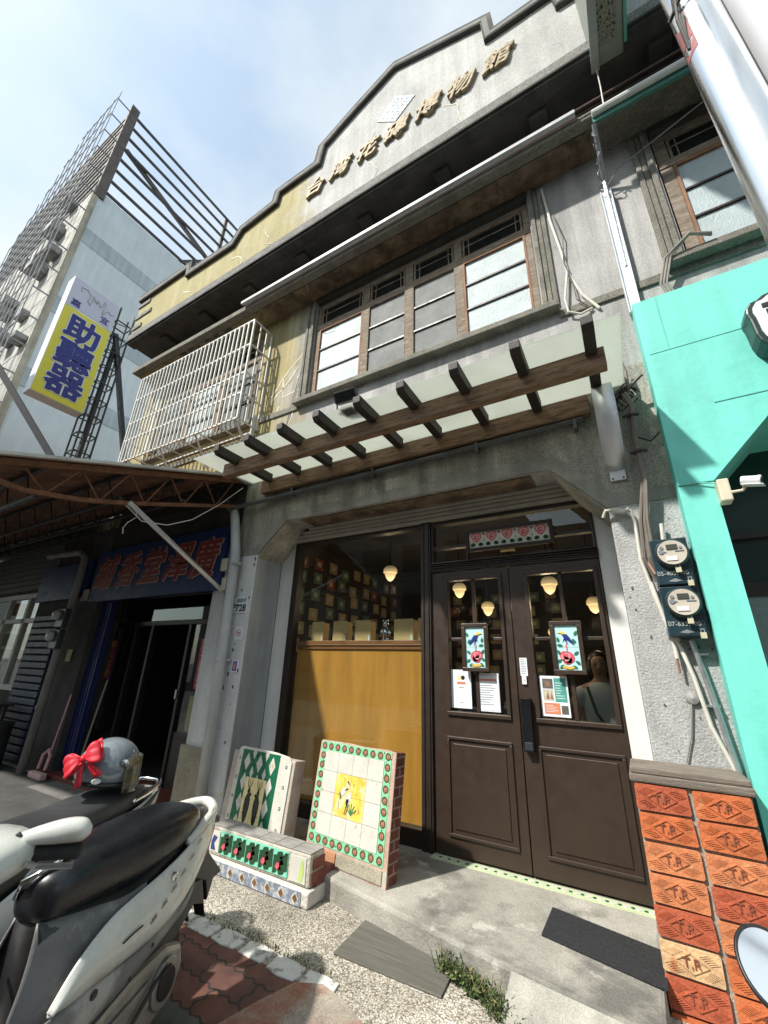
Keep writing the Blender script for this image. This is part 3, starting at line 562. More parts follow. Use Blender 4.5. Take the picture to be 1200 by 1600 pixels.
# wall of framed tiles at the left/back of the room
mb = MB(); rnd = random.Random(3)
for i in range(9):
    for j in range(6):
        y = 3.8+i*.30+rnd.uniform(-.05, .05); z = 1.55+j*.21+rnd.uniform(-.03, .03); mb.mi = rnd.choice((0, 1, 2, 3)); mb.box(-3.499, -3.492, y, y+.17, z, z+.15); mb.mi = 4; mb.box(-3.492, -3.490, y+.05, y+.12, z+.045, z+.105)
for i in range(8):
    for j in range(6):
        x = -3.3+i*.32+rnd.uniform(-.06, .06); z = 1.35+j*.23+rnd.uniform(-.03, .03); mb.mi = rnd.choice((0, 1, 2, 3)); mb.box(x, x+.16, 6.985, 6.999, z, z+.15); mb.mi = 4; mb.box(x+.045, x+.115, 6.982, 6.985, z+.045, z+.105)
mb.build('tile_display', [mat('disp_a', (.36, .27, .15), .4), mat('disp_b', (.26, .07, .04), .4), mat('disp_c', (.42, .32, .16), .4), mat('disp_d', (.12, .18, .13), .4), mat('disp_e', (.5, .46, .36), .4)], B)
mb = MB(); mb.box(-1.6, -.3, 6.1, 6.6, .118, 1.1); mb.build('counter', mat('counter_wood', (.09, .04, .02), .5, .2, 5), B, bevel=.01)
# left shop door (same building)
mb = MB()
for q in ((-6.62, -6.55, 3.44, 3.52, .06, 2.3), (-5.75+.0, -5.70, 3.44, 3.52, .06, 1.86), (-4.93, -4.88, 3.44, 3.52, .06, 1.86), (-6.62, -4.1, 3.44, 3.52, 1.86, 1.92), (-6.55, -4.1, 3.45, 3.51, 2.25, 2.3), (-6.15, -6.10, 3.44, 3.52, .06, 1.86)): mb.box(*q)
mb.box(-6.55, -6.15, 3.45, 3.50, .06, .5); ls = mb.build('shop_door_frame', mat('black_frame', (.014, .012, .012), .4, .2, 6), B, bevel=.004)
mb = MB(); mb.box(-4.88, -4.1, 3.46, 3.50, .06, .62); mb.box(-4.80, -4.2, 3.45, 3.4595, .14, .54); mb.build('shop_door', mat('brown_door', (.03, .022, .018), .4, .2, 6), B, bevel=.006)
mb = MB(); mb.box(-4.88, -4.1, 3.475, 3.48, .62, 1.86); mb.box(-6.55, -6.15, 3.475, 3.48, .5, 1.86); mb.box(-6.55, -4.1, 3.475, 3.48, 1.92, 2.25); mb.build('shop_pane', M_glass, B)
mb = MB(); mb.box(-4.93, -4.90, 3.42, 3.44, .98, 1.08); mb.build('shop_door_handle', M_silver, B)
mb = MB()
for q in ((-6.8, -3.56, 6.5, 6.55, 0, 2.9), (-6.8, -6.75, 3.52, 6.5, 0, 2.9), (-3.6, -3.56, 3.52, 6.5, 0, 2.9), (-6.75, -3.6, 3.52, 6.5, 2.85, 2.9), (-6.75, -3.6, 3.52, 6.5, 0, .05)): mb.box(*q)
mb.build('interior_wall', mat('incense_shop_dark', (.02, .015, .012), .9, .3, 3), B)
mb = MB()
for k in range(7): mb.box(-6.62+k*.036, -6.595+k*.036, 3.16+.008*(k % 2), 3.2, .05, 2.25)
mb.box(-6.63, -6.34, 3.2, 3.215, .05, 2.25); mb.build('folded_shutter', mat('deep_blue_shutter', (.008, .015, .09), .5, .2, 5), B)
# window guard
G = thing('window_guard', (-5.1, 2.9, 4.2), 'white painted steel window cage bolted over the left upstairs window', 'window guard')
x0, x1, y0, y1, z0, z1 = -6.45, -3.79, 2.75, 3.08, 4.24, 5.82
mb = MB()
for z in (z0, z0+.38, z0+.70, z0+1.16, z1): mb.beam((x0, y0, z), (x1, y0, z), .022, .022)
for z in (z0, z0+.38, z0+.70, z0+1.16, z1): mb.beam((x1, y0, z), (x1, y1, z), .018, .018); mb.beam((x0, y0, z), (x0, y1, z), .018, .018)
for p in ((x0, y0), (x1, y0), (x1, y1), (x0, y1)): mb.beam((*p, z0), (*p, z1), .024, .024)
mb.beam((x0, y1, z0), (x1, y1, z0), .02, .02); mb.build('guard_frame', M_cage, G)
mb = MB(); n = 29
for k in range(1, n):
    x = x0+(x1-x0)*k/n; mb.beam((x, y0-.012, z0), (x, y0-.012, z1), .019, .019)
for k in (1, 2): mb.beam((x1+.012, y0+(y1-y0)*k/3, z0), (x1+.012, y0+(y1-y0)*k/3, z1), .016, .016)
for k in range(1, 7): x = x0+(x1-x0)*k/7; mb.beam((x, y0, z0), (x, y1, z0), .014, .014)
mb.build('guard_bar', M_cage, G)
mb = MB()
for k in (0, 1, 2, 3): x = x0+.25+(x1-x0-.3)*k/3; mb.beam((x, y0+.02, z0), (x+.02, y1, z0-.45), .03, .012)
mb.beam((x1-.03, y1-.05, z0+.2), (x1-.03, y1-.05, z0-.28), .04, .04); mb.build('bracket', M_cage, G)
# ------------------------------------------------------------------ timber and glass canopy
P = thing('door_canopy', (-1.7, 2.8, 3.3), 'brown timber pergola canopy with frosted glass sheet above the doors', 'canopy')
mb = MB(); mb.box(-3.53, .14, 2.51, 2.59, 3.265, 3.415); mb.build('front_beam', M_beam, P, bevel=.006)
mb = MB(); mb.box(-3.47, -.003, 3.005, 3.085, 3.255, 3.415); mb.build('wall_beam', M_beam, P, bevel=.006)
for x in (-3.33, -2.90, -2.47, -2.05, -1.63, -1.23, -.80, -.37, .065):
    mb = MB(); ly = 2.24; mb.prism([(ly+.03, 3.365), (3.0, 3.365), (3.0, 3.46), (ly, 3.46), (ly, 3.40)], 'yz', x-.035, x+.035); mb.build('rafter', M_rafter, P, bevel=.004)
mb = MB(); mb.box(-3.82, .25, 2.33, 3.085, 3.463, 3.473); mb.build('glass_sheet', M_poly, P)
mb = MB(); mb.tube([(-3.95, 2.98, 3.13), (-3.3, 3.045, 3.175), (-2.2, 3.05, 3.19), (-.06, 3.05, 3.235)], .026, 12); 
for x in (-3.0, -1.95, -.9, -.12): mb.box(x-.012, x+.012, 3.02, 3.088, 3.15, 3.24)
tag(mb.build('conduit_pipe', M_dpipe, None, smooth=False), 'dark grey conduit pipe running under the timber canopy', 'pipe')
F = thing('floodlight', (-1.80, 2.42, 3.47), 'small black floodlight perched on the canopy front edge', 'floodlight')
mb = MB(Matrix.Translation((-1.82, 2.36, 3.60)) @ Matrix.Rotation(R(28), 4, 'X') @ Matrix.Rotation(R(12), 4, 'Z')); mb.box(-.10, .10, -.05, .04, -.05, .05)
for k in range(5): mb.box(-.085+k*.038, -.078+k*.038, .04, .06, -.045, .045)
mb.mi = 1; mb.box(-.085, .085, -.056, -.0505, -.04, .04); mb.build('lamp_housing', [M_black, M_dark], F, bevel=.006)
mb = MB(); mb.tube([(-1.92, 2.36, 3.60), (-1.92, 2.37, 3.50), (-1.82, 2.38, 3.48), (-1.72, 2.37, 3.50), (-1.72, 2.36, 3.60)], .008); mb.box(-1.87, -1.75, 2.34, 2.46, 3.473, 3.487); mb.build('mount', M_black, F)
# curved stainless plate on the wall
mb = MB(); prof = []
for k in range(15):
    t = k/14; a = R(-20)+t*R(130); prof.append((3.055-.24*math.sin(math.pi*(1-t)*.75), 3.38-.62*t))
w0, w1 = .025, .16
for (a, b), (c, d) in zip(prof, prof[1:]): mb.poly([(w0, a, b), (w1, a, b), (w1, c, d), (w0, c, d)])
C_ = thing('wall_lamp_cover', (.09, 3.08, 2.74), 'curved brushed stainless plate screwed to the wall beside the cables', 'metal plate')
mb.build('curved_plate', M_stain, C_, smooth=True, solid=.006)
mb = MB(); mb.box(.045, .145, 3.062, 3.070, 2.685, 2.765); mb.mi = 1
for x in (.062, .128): mb.tube([(x, 3.059, 2.70), (x, 3.064, 2.70)], .007)
mb.build('fixing_tab', [M_signw, M_black], C_, bevel=.003)
# ------------------------------------------------------------------ incense shop sign
SG = thing('shop_sign', (-5.4, 3.05, 2.2), 'deep blue signboard with outlined red brush characters under the rusty awning', 'sign')
SL = lambda x: 0
mb = MB(); mb.box(-6.80, -3.93, 3.02, 3.07, 2.17, 2.93); mb.build('signboard', M_blue, SG, bevel=.006)
for ch, x in zip('鋪香堂澤廣', (-6.50, -5.92, -5.36, -4.82, -4.30)):
    text('letter', ring(ch, FX(x, 3.010, 2.54), .50, .016, .25), M_letrim, SG, depth=.006, bold=.004)
    text('letter_face', ring(ch, FX(x, 3.002, 2.54), .50, .008, .25), M_redlet, SG, depth=.006, bold=.002)
mb = MB(); mb.box(-7.0, -6.80, 3.0, 3.03, 2.2, 2.36); tag(mb.build('notice_board', mat('cream_card', (.3, .3, .26), .6)), 'small cream card at the lower left corner of the blue sign', 'notice')
# awning
A = thing('lean_to_awning', (-6, 2, 2.7), 'rusty corrugated lean-to awning on lattice trusses over the incense shop', 'awning')
def az(y): return 2.775+(y-.85)*.345
mb = MB(); nx = 260; xl, xr = -13., -3.80
rows = []
for y in (.80, 1.4, 2.0, 2.6, 3.0885): rows.append([mb.v((xl+(xr-xl)*i/nx, y, az(y)+.012*math.sin(i*math.pi/2+.8))) for i in range(nx+1)])
for a, b in zip(rows, rows[1:]):
    for i in range(nx): mb.f([a[i], a[i+1], b[i+1], b[i]])
mb.build('roof_sheet', M_awn, A, keep=True)
mb = MB(); mb.beam((xr+.02, .78, az(.78)+.02), (xr+.02, 3.07, az(3.07)+.02), .05, .025); mb.build('edge_flashing', M_awtop, A)
mb = MB(); mb.beam((xr-.03, .85, az(.85)-.035), (xr-.03, 3.07, az(3.07)-.035), .045, .05)
bc = [(.78, 2.61), (1.05, 2.585), (1.42, 2.645), (1.82, 2.757), (3.07, 3.175)]
for (a, b), (c, d) in zip(bc, bc[1:]): mb.beam((xr-.03, a, b), (xr-.03, c, d), .04, .035)
def bz(y):
    for (a, b), (c, d) in zip(bc, bc[1:]):
        if y <= c: return b+(d-b)*(y-a)/(c-a)
    return bc[-1][1]
ys = [1.0+.19*k for k in range(11)]
for k, (a, c) in enumerate(zip(ys, ys[1:])):
    p, q = ((a, az(a)-.05), (c, bz(c))) if k % 2 == 0 else ((a, bz(a)), (c, az(c)-.05)); mb.tube([(xr-.03, *p), (xr-.03, *q)], .008, 6)
mb.build('end_truss', M_rusti, A)
for y in (1.15, 1.75, 2.35, 2.9):
    mb = MB(); zt, zb = az(y)-.04, az(y)-.30; mb.beam((xl, y, zt), (xr-.06, y, zt), .03, .03); mb.beam((xl, y, zb), (xr-.06, y, zb), .03, .03); k = 0; x = xl
    while x < xr-.3: mb.tube([(x, y, zb if k % 2 else zt), (x+.2, y, zt if k % 2 else zb)], .007, 5); x += .2; k += 1
    mb.build('lattice_purlin', M_iron, A)
mb = MB(); mb.tube([(-3.81, 1.80, 2.76), (-3.806, 3.05, 2.10)], .024, 10); mb.build('strut', M_steel, A)
mb = MB(); mb.tube([(-3.81, 1.80, 2.76), (-3.78, 1.86, 2.70), (-3.84, 1.92, 2.66), (-3.9, 1.88, 2.6), (-4.0, 1.9, 2.57), (-4.02, 1.92, 2.52)], .005, 5)
mb.tube([(-3.83, 1.76, 2.75), (-3.8, 1.95, 2.62), (-3.8, 2.2, 2.66), (-3.8, 2.45, 2.80), (-3.75, 2.7, 3.05), (-3.72, 2.95, 3.35)], .005, 5)
tag(mb.build('hanging_wire', M_wwire), 'loose white wire looped round the awning strut', 'wire')
mb = MB(); mb.box(-8.9, -7.7, 2.2, 2.26, 2.72, 2.76); mb.mi = 1; mb.tube([(-8.85, 2.2, 2.70), (-7.75, 2.2, 2.70)], .018)
tag(mb.build('tube_light', [M_dpipe, mat('dead_tube', (.42, .42, .4), .4)]), 'unlit fluorescent tube hanging under the rusty awning', 'lamp')
# neighbouring dark shops at the far left
N = thing('neighbour_shop', (-10.5, 3.3, 0), 'dark shop with grey slatted shutter and silver framed window under the awning', 'building')
mb = MB(); mb.grid_wall(-14, -7.25, 0, 3.6, 3.0905, 3.4, [(-12.5, -8.55, .9, 2.45)]); mb.build('wall', mat('dirty_dimmed_wall', (.05, .049, .044), .9, .35, 2, streak=.4), N)  # streaked dirt; base tone lowered to carry the dimness under the awning
mb = MB()
for k in range(9): mb.box(-14, -8.2, 3.07-.006*(k % 2), 3.14, 2.5+k*.10, 2.59+k*.10)
mb.build('slatted_shutter', mat('grey_slats', (.07, .075, .072), .6, .2, 5), N, bevel=.008)
mb = MB()
for x in (-12.5, -11.2, -9.9, -9.1, -8.63): mb.box(x, x+.08, 3.12, 3.2, .9, 2.45)
mb.box(-12.5, -8.55, 3.11, 3.2, 2.37, 2.45); mb.box(-12.5, -8.55, 3.11, 3.2, .9, .98); mb.box(-12.5, -8.55, 3.12, 3.19, 1.95, 2.02); mb.build('window_frame', mat('silver_frame', (.42, .42, .39), .45, .1, 5), N)
mb = MB(); mb.box(-12.5, -8.55, 3.16, 3.165, .98, 2.37); mb.build('window_pane', M_glass, N)
mb = MB(); mb.box(-14, -7.3, 5.0, 5.05, 0, 3); mb.mi = 1; rnd = random.Random(5)
for k in range(40): x = rnd.uniform(-12.4, -8.7); z = 1.+.3*rnd.randint(0, 4); mb.mi = rnd.randint(1, 4); mb.box(x, x+.14, 3.6, 3.8, z, z+.24)
mb.build('shelf_goods', [M_room, mat('goods_a', (.4, .1, .06), .6), mat('goods_b', (.35, .4, .42), .6), mat('goods_c', (.1, .2, .18), .6), mat('goods_d', (.5, .48, .4), .6)], N)
mb = MB()
for k in range(20): mb.box(-8.45, -7.55, 3.05, 3.09, .05+k*.1, .13+k*.1)
mb.build('roller_shutter', mat('navy_shutter', (.008, .018, .05), .5, .2, 5), N, bevel=.01)
mb = MB(); mb.box(-8.5, -6.95, 3.0, 3.06, 2.25, 2.8); mb.build('side_sign', M_blue, N)
# downpipe with meters on the dark pillar
mb = MB(); mb.tube([(-8.2, 2.9, 2.98), (-7.25, 2.95, 2.96), (-7.12, 2.97, 2.85), (-7.08, 2.96, 2.6), (-6.98, 2.9, .0)], .05, 12)
for z in (.75, 1.5): mb.tube([(-7.02, 2.92, z), (-7.02, 2.92, z+.05)], .056, 12)
tag(mb.build('downpipe', mat('dusty_pipe', (.25, .25, .24), .6, .2, 4, streak=.3), None, smooth=True), 'dusty grey downpipe on the dark pillar left of the blue sign', 'pipe')
for k, z in enumerate((1.95, 1.66)):
    t = thing('electric_meter', (-7.05, 2.87, z), ('upper' if k == 0 else 'lower')+' of two small meters on the dusty downpipe pillar', 'electric meter', 'small meters by the dusty downpipe')
    mb = MB(); mb.box(-7.15, -6.93, 2.84, 2.92, z-.14, z+.12); mb.build('meter_case', mat('dark_meter', (.03, .045, .045), .4), t, bevel=.01)
    mb = MB(); mb.lathe([(.075, 0), (.075, .04), (.055, .07), (.0, .075)], M=Matrix.Translation((-7.1, 2.84, z+.03)) @ Matrix.Rotation(R(90), 4, 'X')); mb.build('dial_cover', mat('dial_glass', (.4, .42, .42), .15), t, smooth=True)
mb = MB(); mb.box(-6.98, -6.86, 3.03, 3.04, 1.36, 1.52); tag(mb.build('number_card', mat('yellowed_card', (.4, .36, .2), .6)), 'yellowed card stuck low on the dark pillar', 'notice')
# white downpipe on the pale pillar
mb = MB(); mb.tube([(-3.87, 3.0, 3.12), (-3.80, 3.0, 2.9), (-3.70, 2.985, 2.55), (-3.66, 2.985, 1.6), (-3.63, 2.985, .12)], .052, 14)
for z in (2.42, 1.42): mb.tube([(-3.665, 2.985, z), (-3.665, 2.985, z+.03)], .058, 14)
mb.box(-3.74, -3.6, 3.03, 3.075, 1.42, 1.44)
tag(mb.build('downpipe', mat('pale_pipe', (.52, .55, .57), .5, .12, 5, streak=.25), None, smooth=True), 'pale grey downpipe on the whitewashed pillar by the tile panels', 'pipe')
for q_, l_ in (((-3.86, -3.77, 2.94, 2.99, 2.36, 2.50), 'upper cream junction box clipped beside the pale downpipe'), ((-3.79, -3.73, 2.93, 2.97, 2.14, 2.28), 'lower cream junction box where the awning strut meets the pale downpipe')):
    mb = MB(); mb.box(*q_); tag(mb.build('junction_box', mat('cream_plastic', (.5, .47, .38), .5), None, bevel=.006), l_, 'junction box')
mb = MB(); mb.box(-3.69, -3.49, 3.064, 3.074, 1.905, 2.075); n0 = mb.build('house_number', M_paper, None, bevel=.003); tag(n0, 'small white house number plate on the pale pillar', 'house number')
text('number', [('728', FX(-3.575, 3.062, 1.955), .105)], M_black, n0, bold=.02); text('street_name', [('嘉義市', FX(-3.575, 3.062, 2.035), .05)], M_ink, n0); text('alley', [('號', FX(-3.665, 3.062, 1.98), .05)], M_ink, n0)
def sticker(name, x, z, w, h, label, mats, extra):
    mb = MB(); mb.box(x-w/2, x+w/2, 3.069, 3.0745, z-h/2, z+h/2); extra(mb, x, z); return tag(mb.build(name, mats), label, 'notice')
def nosmoke(mb, x, z):
    mb.mi = 1
    for k in range(20):
        a, b = 2*math.pi*k/20, 2*math.pi*(k+1)/20
        mb.poly([(x+.036*math.cos(a), 3.0675, z+.036*math.sin(a)), (x+.036*math.cos(b), 3.0675, z+.036*math.sin(b)), (x+.028*math.cos(b), 3.0675, z+.028*math.sin(b)), (x+.028*math.cos(a), 3.0675, z+.028*math.sin(a))])
    mb.beam((x-.022, 3.0675, z+.022), (x+.022, 3.0675, z-.022), .001, .007); mb.mi = 2; mb.box(x-.02, x+.02, 3.066, 3.0668, z-.004, z+.004)
sticker('no_smoking_sign', -3.555, 1.70, .11, .135, 'white no smoking sticker on the pale pillar', [M_paper, M_redink, M_black], nosmoke)
def blu(mb, x, z): mb.mi = 1; mb.box(x-.03, x+.03, 3.067, 3.0688, z-.045, z+.045); mb.mi = 2; mb.box(x-.015, x+.015, 3.0655, 3.0668, z-.03, z+.03)
sticker('parking_sticker', -3.54, 1.375, .085, .115, 'small blue sticker on the pale pillar below the no smoking sign', [M_paper, mat('sticker_blue', (.06, .1, .4), .5), M_redink], blu)
mb = MB(); mb.mi = 0; rnd = random.Random(11)
for k in range(26):
    x, z = rnd.uniform(-3.72, -3.47), rnd.uniform(.3, 2.5); s = rnd.uniform(.004, .012); mb.prism(circ(x, z, s, 6, s*rnd.uniform(1, 3)), 'xz', 3.0705, 3.0748)
for k in range(30):
    x, z = rnd.uniform(.02, .44), rnd.uniform(1., 2.45); s = rnd.uniform(.002, .007); mb.prism(circ(x, z, s, 6, s*rnd.uniform(.6, 1.6)), 'xz', 3.0705, 3.0748)
mb.build('chipped_paint', mat('chip_dark', (.09, .075, .06), .9), B)
# couplets
def scroll(x, z0, z1, w, label, y=3.44):
    mb = MB(); mb.box(x-w/2, x+w/2, y-.004, y, z0, z1); o = tag(mb.build('paper_scroll', M_magenta), label, 'paper scroll'); n = 4
    text('scroll_text', [(c, FX(x, y-.006, z1-(z1-z0)*(k+.6)/(n+.2)), w*.75) for k, c in enumerate('慶元財景')], M_goldink, o, bold=.02)
scroll(-4.53, 1.10, 1.68, .19, 'magenta paper scroll with gold characters right of the shop door'); scroll(-6.58, 1.13, 1.67, .17, 'magenta paper scroll with gold characters left of the shop door', 3.43)
mb = MB(); mb.box(-4.72, -4.45, 3.485, 3.49, .64, 1.02); tag(mb.build('yellow_card', mat('yellow_board', (.33, .29, .10), .6)), 'dull yellow board inside the lower glass of the shop door', 'board')
for k, (x, y, z, w, h, lab) in enumerate(((-5.35, 3.9, .06, .5, .38, 'lower carton stacked inside the dark shop doorway'), (-5.33, 3.92, .44, .46, .36, 'upper carton stacked inside the dark shop doorway'), (-6.0, 4.3, .06, .4, .5, 'carton standing deeper inside the dark shop'))):
    mb = MB(); mb.box(x, x+w, y, y+.4, z, z+h); mb.mi = 1; mb.box(x+w/2-.03, x+w/2+.03, y-.002, y-.0005, z+h*.55, z+h); mb.box(x-.001+.0, x+w+.001, y+.19, y+.21, z+h, z+h+.001)
    tag(mb.build('carton', [M_carton, mat('carton_tape', (.2, .14, .08), .4)], None, bevel=.006), lab, 'carton', 'cartons inside the incense shop')
# mop
mb = MB(); mb.tube([(-6.62, 3.0, .08), (-6.58, 3.05, .95)], .011, 8)
t = thing('mop', (-6.62, 2.95, 0), 'pink sponge mop leaning on the dark pillar', 'mop'); mb.build('handle', mat('pink_plastic', (.6, .33, .34), .5), t)
mb = MB(); mb.tube([(-6.70, 2.96, .10), (-6.69, 2.97, .25), (-6.62, 2.99, .31), (-6.55, 2.99, .25), (-6.54, 2.97, .10)], .02, 8); mb.build('mop_yoke', mat('pink_plastic2', (.55, .3, .3), .5), t)
mb = MB(); mb.box(-6.80, -6.46, 2.90, 2.98, .0, .075); mb.build('mop_head', mat('pink_sponge', (.62, .42, .40), .8, .1, 20, bump=.5), t, bevel=.02)
mb = MB(); mb.tube([(-6.12, 3.12, .06), (-6.0, 3.16, 1.15)], .012, 8); tag(mb.build('broom_stick', mat('grey_stick', (.2, .2, .19), .5)), 'thin grey stick leaning beside the dark shop door', 'stick')
t = thing('basin_stand', (-8.2, 2.75, 0), 'dark metal drum with a table top beside the dusty downpipe', 'drum')
mb = MB(); mb.lathe([(.24, .0), (.25, .03), (.25, .5), (.26, .52), (.26, .55), (.0, .55)], (-7.75, 2.7, 0), 24); mb.build('drum', mat('dull_drum', (.09, .09, .088), .4, .2, 5, metal=.6), t, smooth=True)
mb = MB(); mb.box(-9.2, -8.0, 2.5, 3.0, .72, .76); mb.build('table_top', mat('dark_table', (.03, .03, .03), .5), t, bevel=.01)
mb = MB(); [mb.box(a, a+.04, b, b+.04, 0, .72) for a in (-9.15, -8.1) for b in (2.55, 2.9)]; mb.build('leg', M_iron, t)
# ------------------------------------------------------------------ pale building and its roof hoarding
H = thing('pale_building', (-14, 6, 0), 'tall pale blue rendered building with grey bands behind the yellow sign', 'building')
mb = MB(); mb.box(-24, -12, 2.4, 20, 0, 14.9); mb.build('wall', M_bldg, H)
mb = MB()
for z in (13.0, 10.3, 7.9, 5.3): mb.box(-24, -11.985, 2.402, 20, z-.28, z+.28)
mb.build('band', M_bband, H)
mb = MB(); mb.box(-24, -12.02, 2.36, 2.399, 0, 14.8); mb.build('street_front', M_bfront, H)
mb = MB(); mb.box(-12.03, -11.97, 2.34, 2.50, 0, 14.95); mb.build('corner_render', mat('cream_corner', (.52, .48, .38), .9, .2, 3, streak=.4), H)
rnd = random.Random(2)
for k in range(22):
    z = 6+k*.42; x = -12.1-rnd.random()*3; mb = MB(); mb.box(x-.5, x, 2.36-rnd.uniform(.15, .4), 2.359, z, z+rnd.uniform(.1, .3)); mb.build('wall_unit', mat('dark_clutter', (.30, .30, .29), .7, .4, 6), H, bevel=.02)
HB = thing('roof_hoarding', (-12, 4, 14.9), 'empty dark steel billboard frame with seven rails on the pale building roof', 'billboard frame')
mb = MB(); zt = 19.0
for k in range(8): z = 15.0+k*(zt-.1-15.0)/7; mb.beam((-12, 2.45, z), (-12, 12, z), .06, .09)
mb.build('rail', mat('dark_rail', (.045, .042, .04), .6, .3, 5), HB)
mb = MB(); mb.beam((-12, 2.5, 14.6), (-12, 2.5, 19.25), .12, .26, (0, 1, 0)); mb.beam((-12.1, 6.5, 14.6), (-12.1, 6.5, 18.9), .1, .12); mb.beam((-12.1, 10.5, 14.6), (-12.1, 10.5, 18.9), .1, .12)
mb.beam((-12.12, 2.7, 17.4), (-12.12, 9.8, 15.0), .1, .14); mb.beam((-12.12, 6.4, 16.4), (-12.12, 5.2, 15.0), .08, .1); mb.build('post', mat('brown_post', (.12, .10, .09), .7, .3, 4), HB)
mb = MB()
for k in range(12): z = 14.95+k*.365; mb.beam((-12.0, 2.44, z), (-21, 2.44, z), .05, .16)
mb.build('front_louvre', mat('louvre_dark', (.05, .045, .042), .7, .3, 4), HB)
SC = thing('front_scaffold', (-16, 2, 4), 'grey lattice scaffold standing clear of the pale building front', 'scaffold')
mb = MB(); Mg = mat('scaffold_grey', (.28, .29, .31), .5, .2, 6)
for lay, yy in enumerate((2.0,)):
    for k in range(36):
        x = -12.0-k*.44; top = 19.3-(.0 if x > -14.3 else min(5, (-14.3-x)*1.1)); mb.beam((x, yy, 6.5), (x, yy, top), .022, .022)
    z = 6.5; k = 0
    while z < 19.3:
        xe = -14.3-(19.3-z)/1.1 if z > 14 else -27; mb.beam((-12, yy, z), (min(xe, -13.0), yy, z), .022, .022); z += .9
for z in [7+.85*k for k in range(15)]: mb.beam((-12.0, 2.0, z), (-12.0, 2.42, z), .03, .03)
mb.build('lattice', Mg, SC)
# yellow blade sign on its lattice mast
YS = thing('blade_sign', (-9, 2.5, 6.1), 'yellow and lilac lightbox sign with navy characters hanging off a black lattice mast', 'sign')
y0, y1, z0, z1, xs = 2.03, 2.945, 6.08, 9.0, -9.0
mb = MB(); mb.box(xs-.30, xs, y0, y1, z0, z1); mb.build('sign_box', M_signw, YS, bevel=.01)
mb = MB(); mb.box(xs, xs+.006, y0+.015, y1-.015, z0+.015, 8.22); mb.build('yellow_face', M_ybox, YS)
mb = MB(); arc = [(y0+.015+(y1-y0-.03)*k/10, 8.221+.0*k+.05*math.sin(math.pi*k/10)-.0*k) for k in range(11)]; mb.prism([(a, b) for a, b in arc]+[(y1-.015, z1-.015), (y0+.015, z1-.015)], 'yz', xs+.0005, xs+.006); mb.build('lilac_face', M_lilac, YS)
for c, z in zip('助聽器', (7.76, 7.13, 6.50)):
    text('letter_rim', ring(c, FR(xs+.013, 2.49, z), .66, .036), M_paper, YS, depth=.004, bold=.008); text('letter', ring(c, FR(xs+.022, 2.49, z), .66, .015), M_navy, YS, depth=.004, bold=.008)
text('small_letter', [('嘉', FR(xs+.010, 2.20, 8.36), .19), ('宜', FR(xs+.010, 2.76, 8.38), .19)], M_navy, YS, bold=.012)
mb = MB(); pts = [(2.22, 8.72), (2.2, 8.82), (2.3, 8.85), (2.4, 8.76), (2.37, 8.6), (2.42, 8.52), (2.45, 8.65), (2.44, 8.8), (2.5, 8.7), (2.54, 8.66), (2.52, 8.75), (2.58, 8.72), (2.6, 8.64), (2.64, 8.7), (2.66, 8.85), (2.7, 8.75), (2.67, 8.55), (2.7, 8.5), (2.73, 8.62), (2.78, 8.68), (2.83, 8.62), (2.88, 8.66)]
mb.tube([(xs+.008, a, b) for a, b in pts], .012, 6); mb.build('logo_script', mat('pale_grey_script', (.42, .43, .47), .5), YS)
MT = thing('lattice_mast', (-9, 3.2, 4), 'black lattice mast with diagonal braces holding the yellow sign', 'sign mast')
mb = MB()
for x, y in ((-9.0, 2.98), (-9.0, 3.30), (-9.3, 2.98), (-9.3, 3.30)): mb.beam((x, y, 3.5), (x, y, 9.0), .03, .03)
k = 0; z = 3.6
while z < 9.0:
    for a, b in (((-9, 2.98), (-9, 3.3)), ((-9.3, 2.98), (-9.3, 3.3)), ((-9, 2.98), (-9.3, 2.98)), ((-9, 3.3), (-9.3, 3.3))): mb.beam((*a, z), (*b, z), .022, .022)
    mb.beam((-9.15, 2.98, z), (-9.3, 3.3, z+.2), .018, .018); z += .42
mb.tube([(-9.15, 3.15, 3.0), (-9.15, 3.15, 8.2)], .055, 10); mb.build('mast', M_iron, MT)
mb = MB(); mb.beam((-9.05, 3.05, 8.3), (-9.1, 4.4, 4.2), .09, .09); mb.build('brace', M_iron, MT)
BG = thing('sign_bracket', (-10, 1.5, 4), 'black steel diagonal strut and thin rails crossing above the awning', 'bracket')
mb = MB(); mb.beam((-9.6, 1.15, 7.05), (-8.2, 2.6, 4.5), .10, .10); mb.build('strut', M_iron, BG)
mb = MB(); mb.tube([(-9.6, .6, 4.95), (-8.3, 2.6, 4.45), (-7.3, 3.0, 4.2)], .02, 8); mb.tube([(-9.5, .4, 4.5), (-8.4, 1.9, 4.25)], .02, 8); mb.build('rail', mat('white_rail', (.5, .5, .48), .5), BG)
mb = MB(); mb.box(-9.9, -9.55, .9, 1.2, 6.6, 7.6); mb.mi = 1; mb.box(-9.56, -9.54, .95, 1.15, 6.9, 7.3); tag(mb.build('side_sign', [mat('pale_sign', (.5, .52, .6), .5), M_redink]), 'pale sign box cut by the left edge of the view', 'sign')
mb = MB(); mb.box(-8.35, -8.2, 2.5, 2.65, 4.05, 4.62); mb.beam((-8.3, 2.0, 4.2), (-8.25, 2.55, 4.55), .06, .06); tag(mb.build('gutter_post', mat('cream_post', (.5, .48, .4), .6)), 'cream post end rising just above the awning edge', 'post')
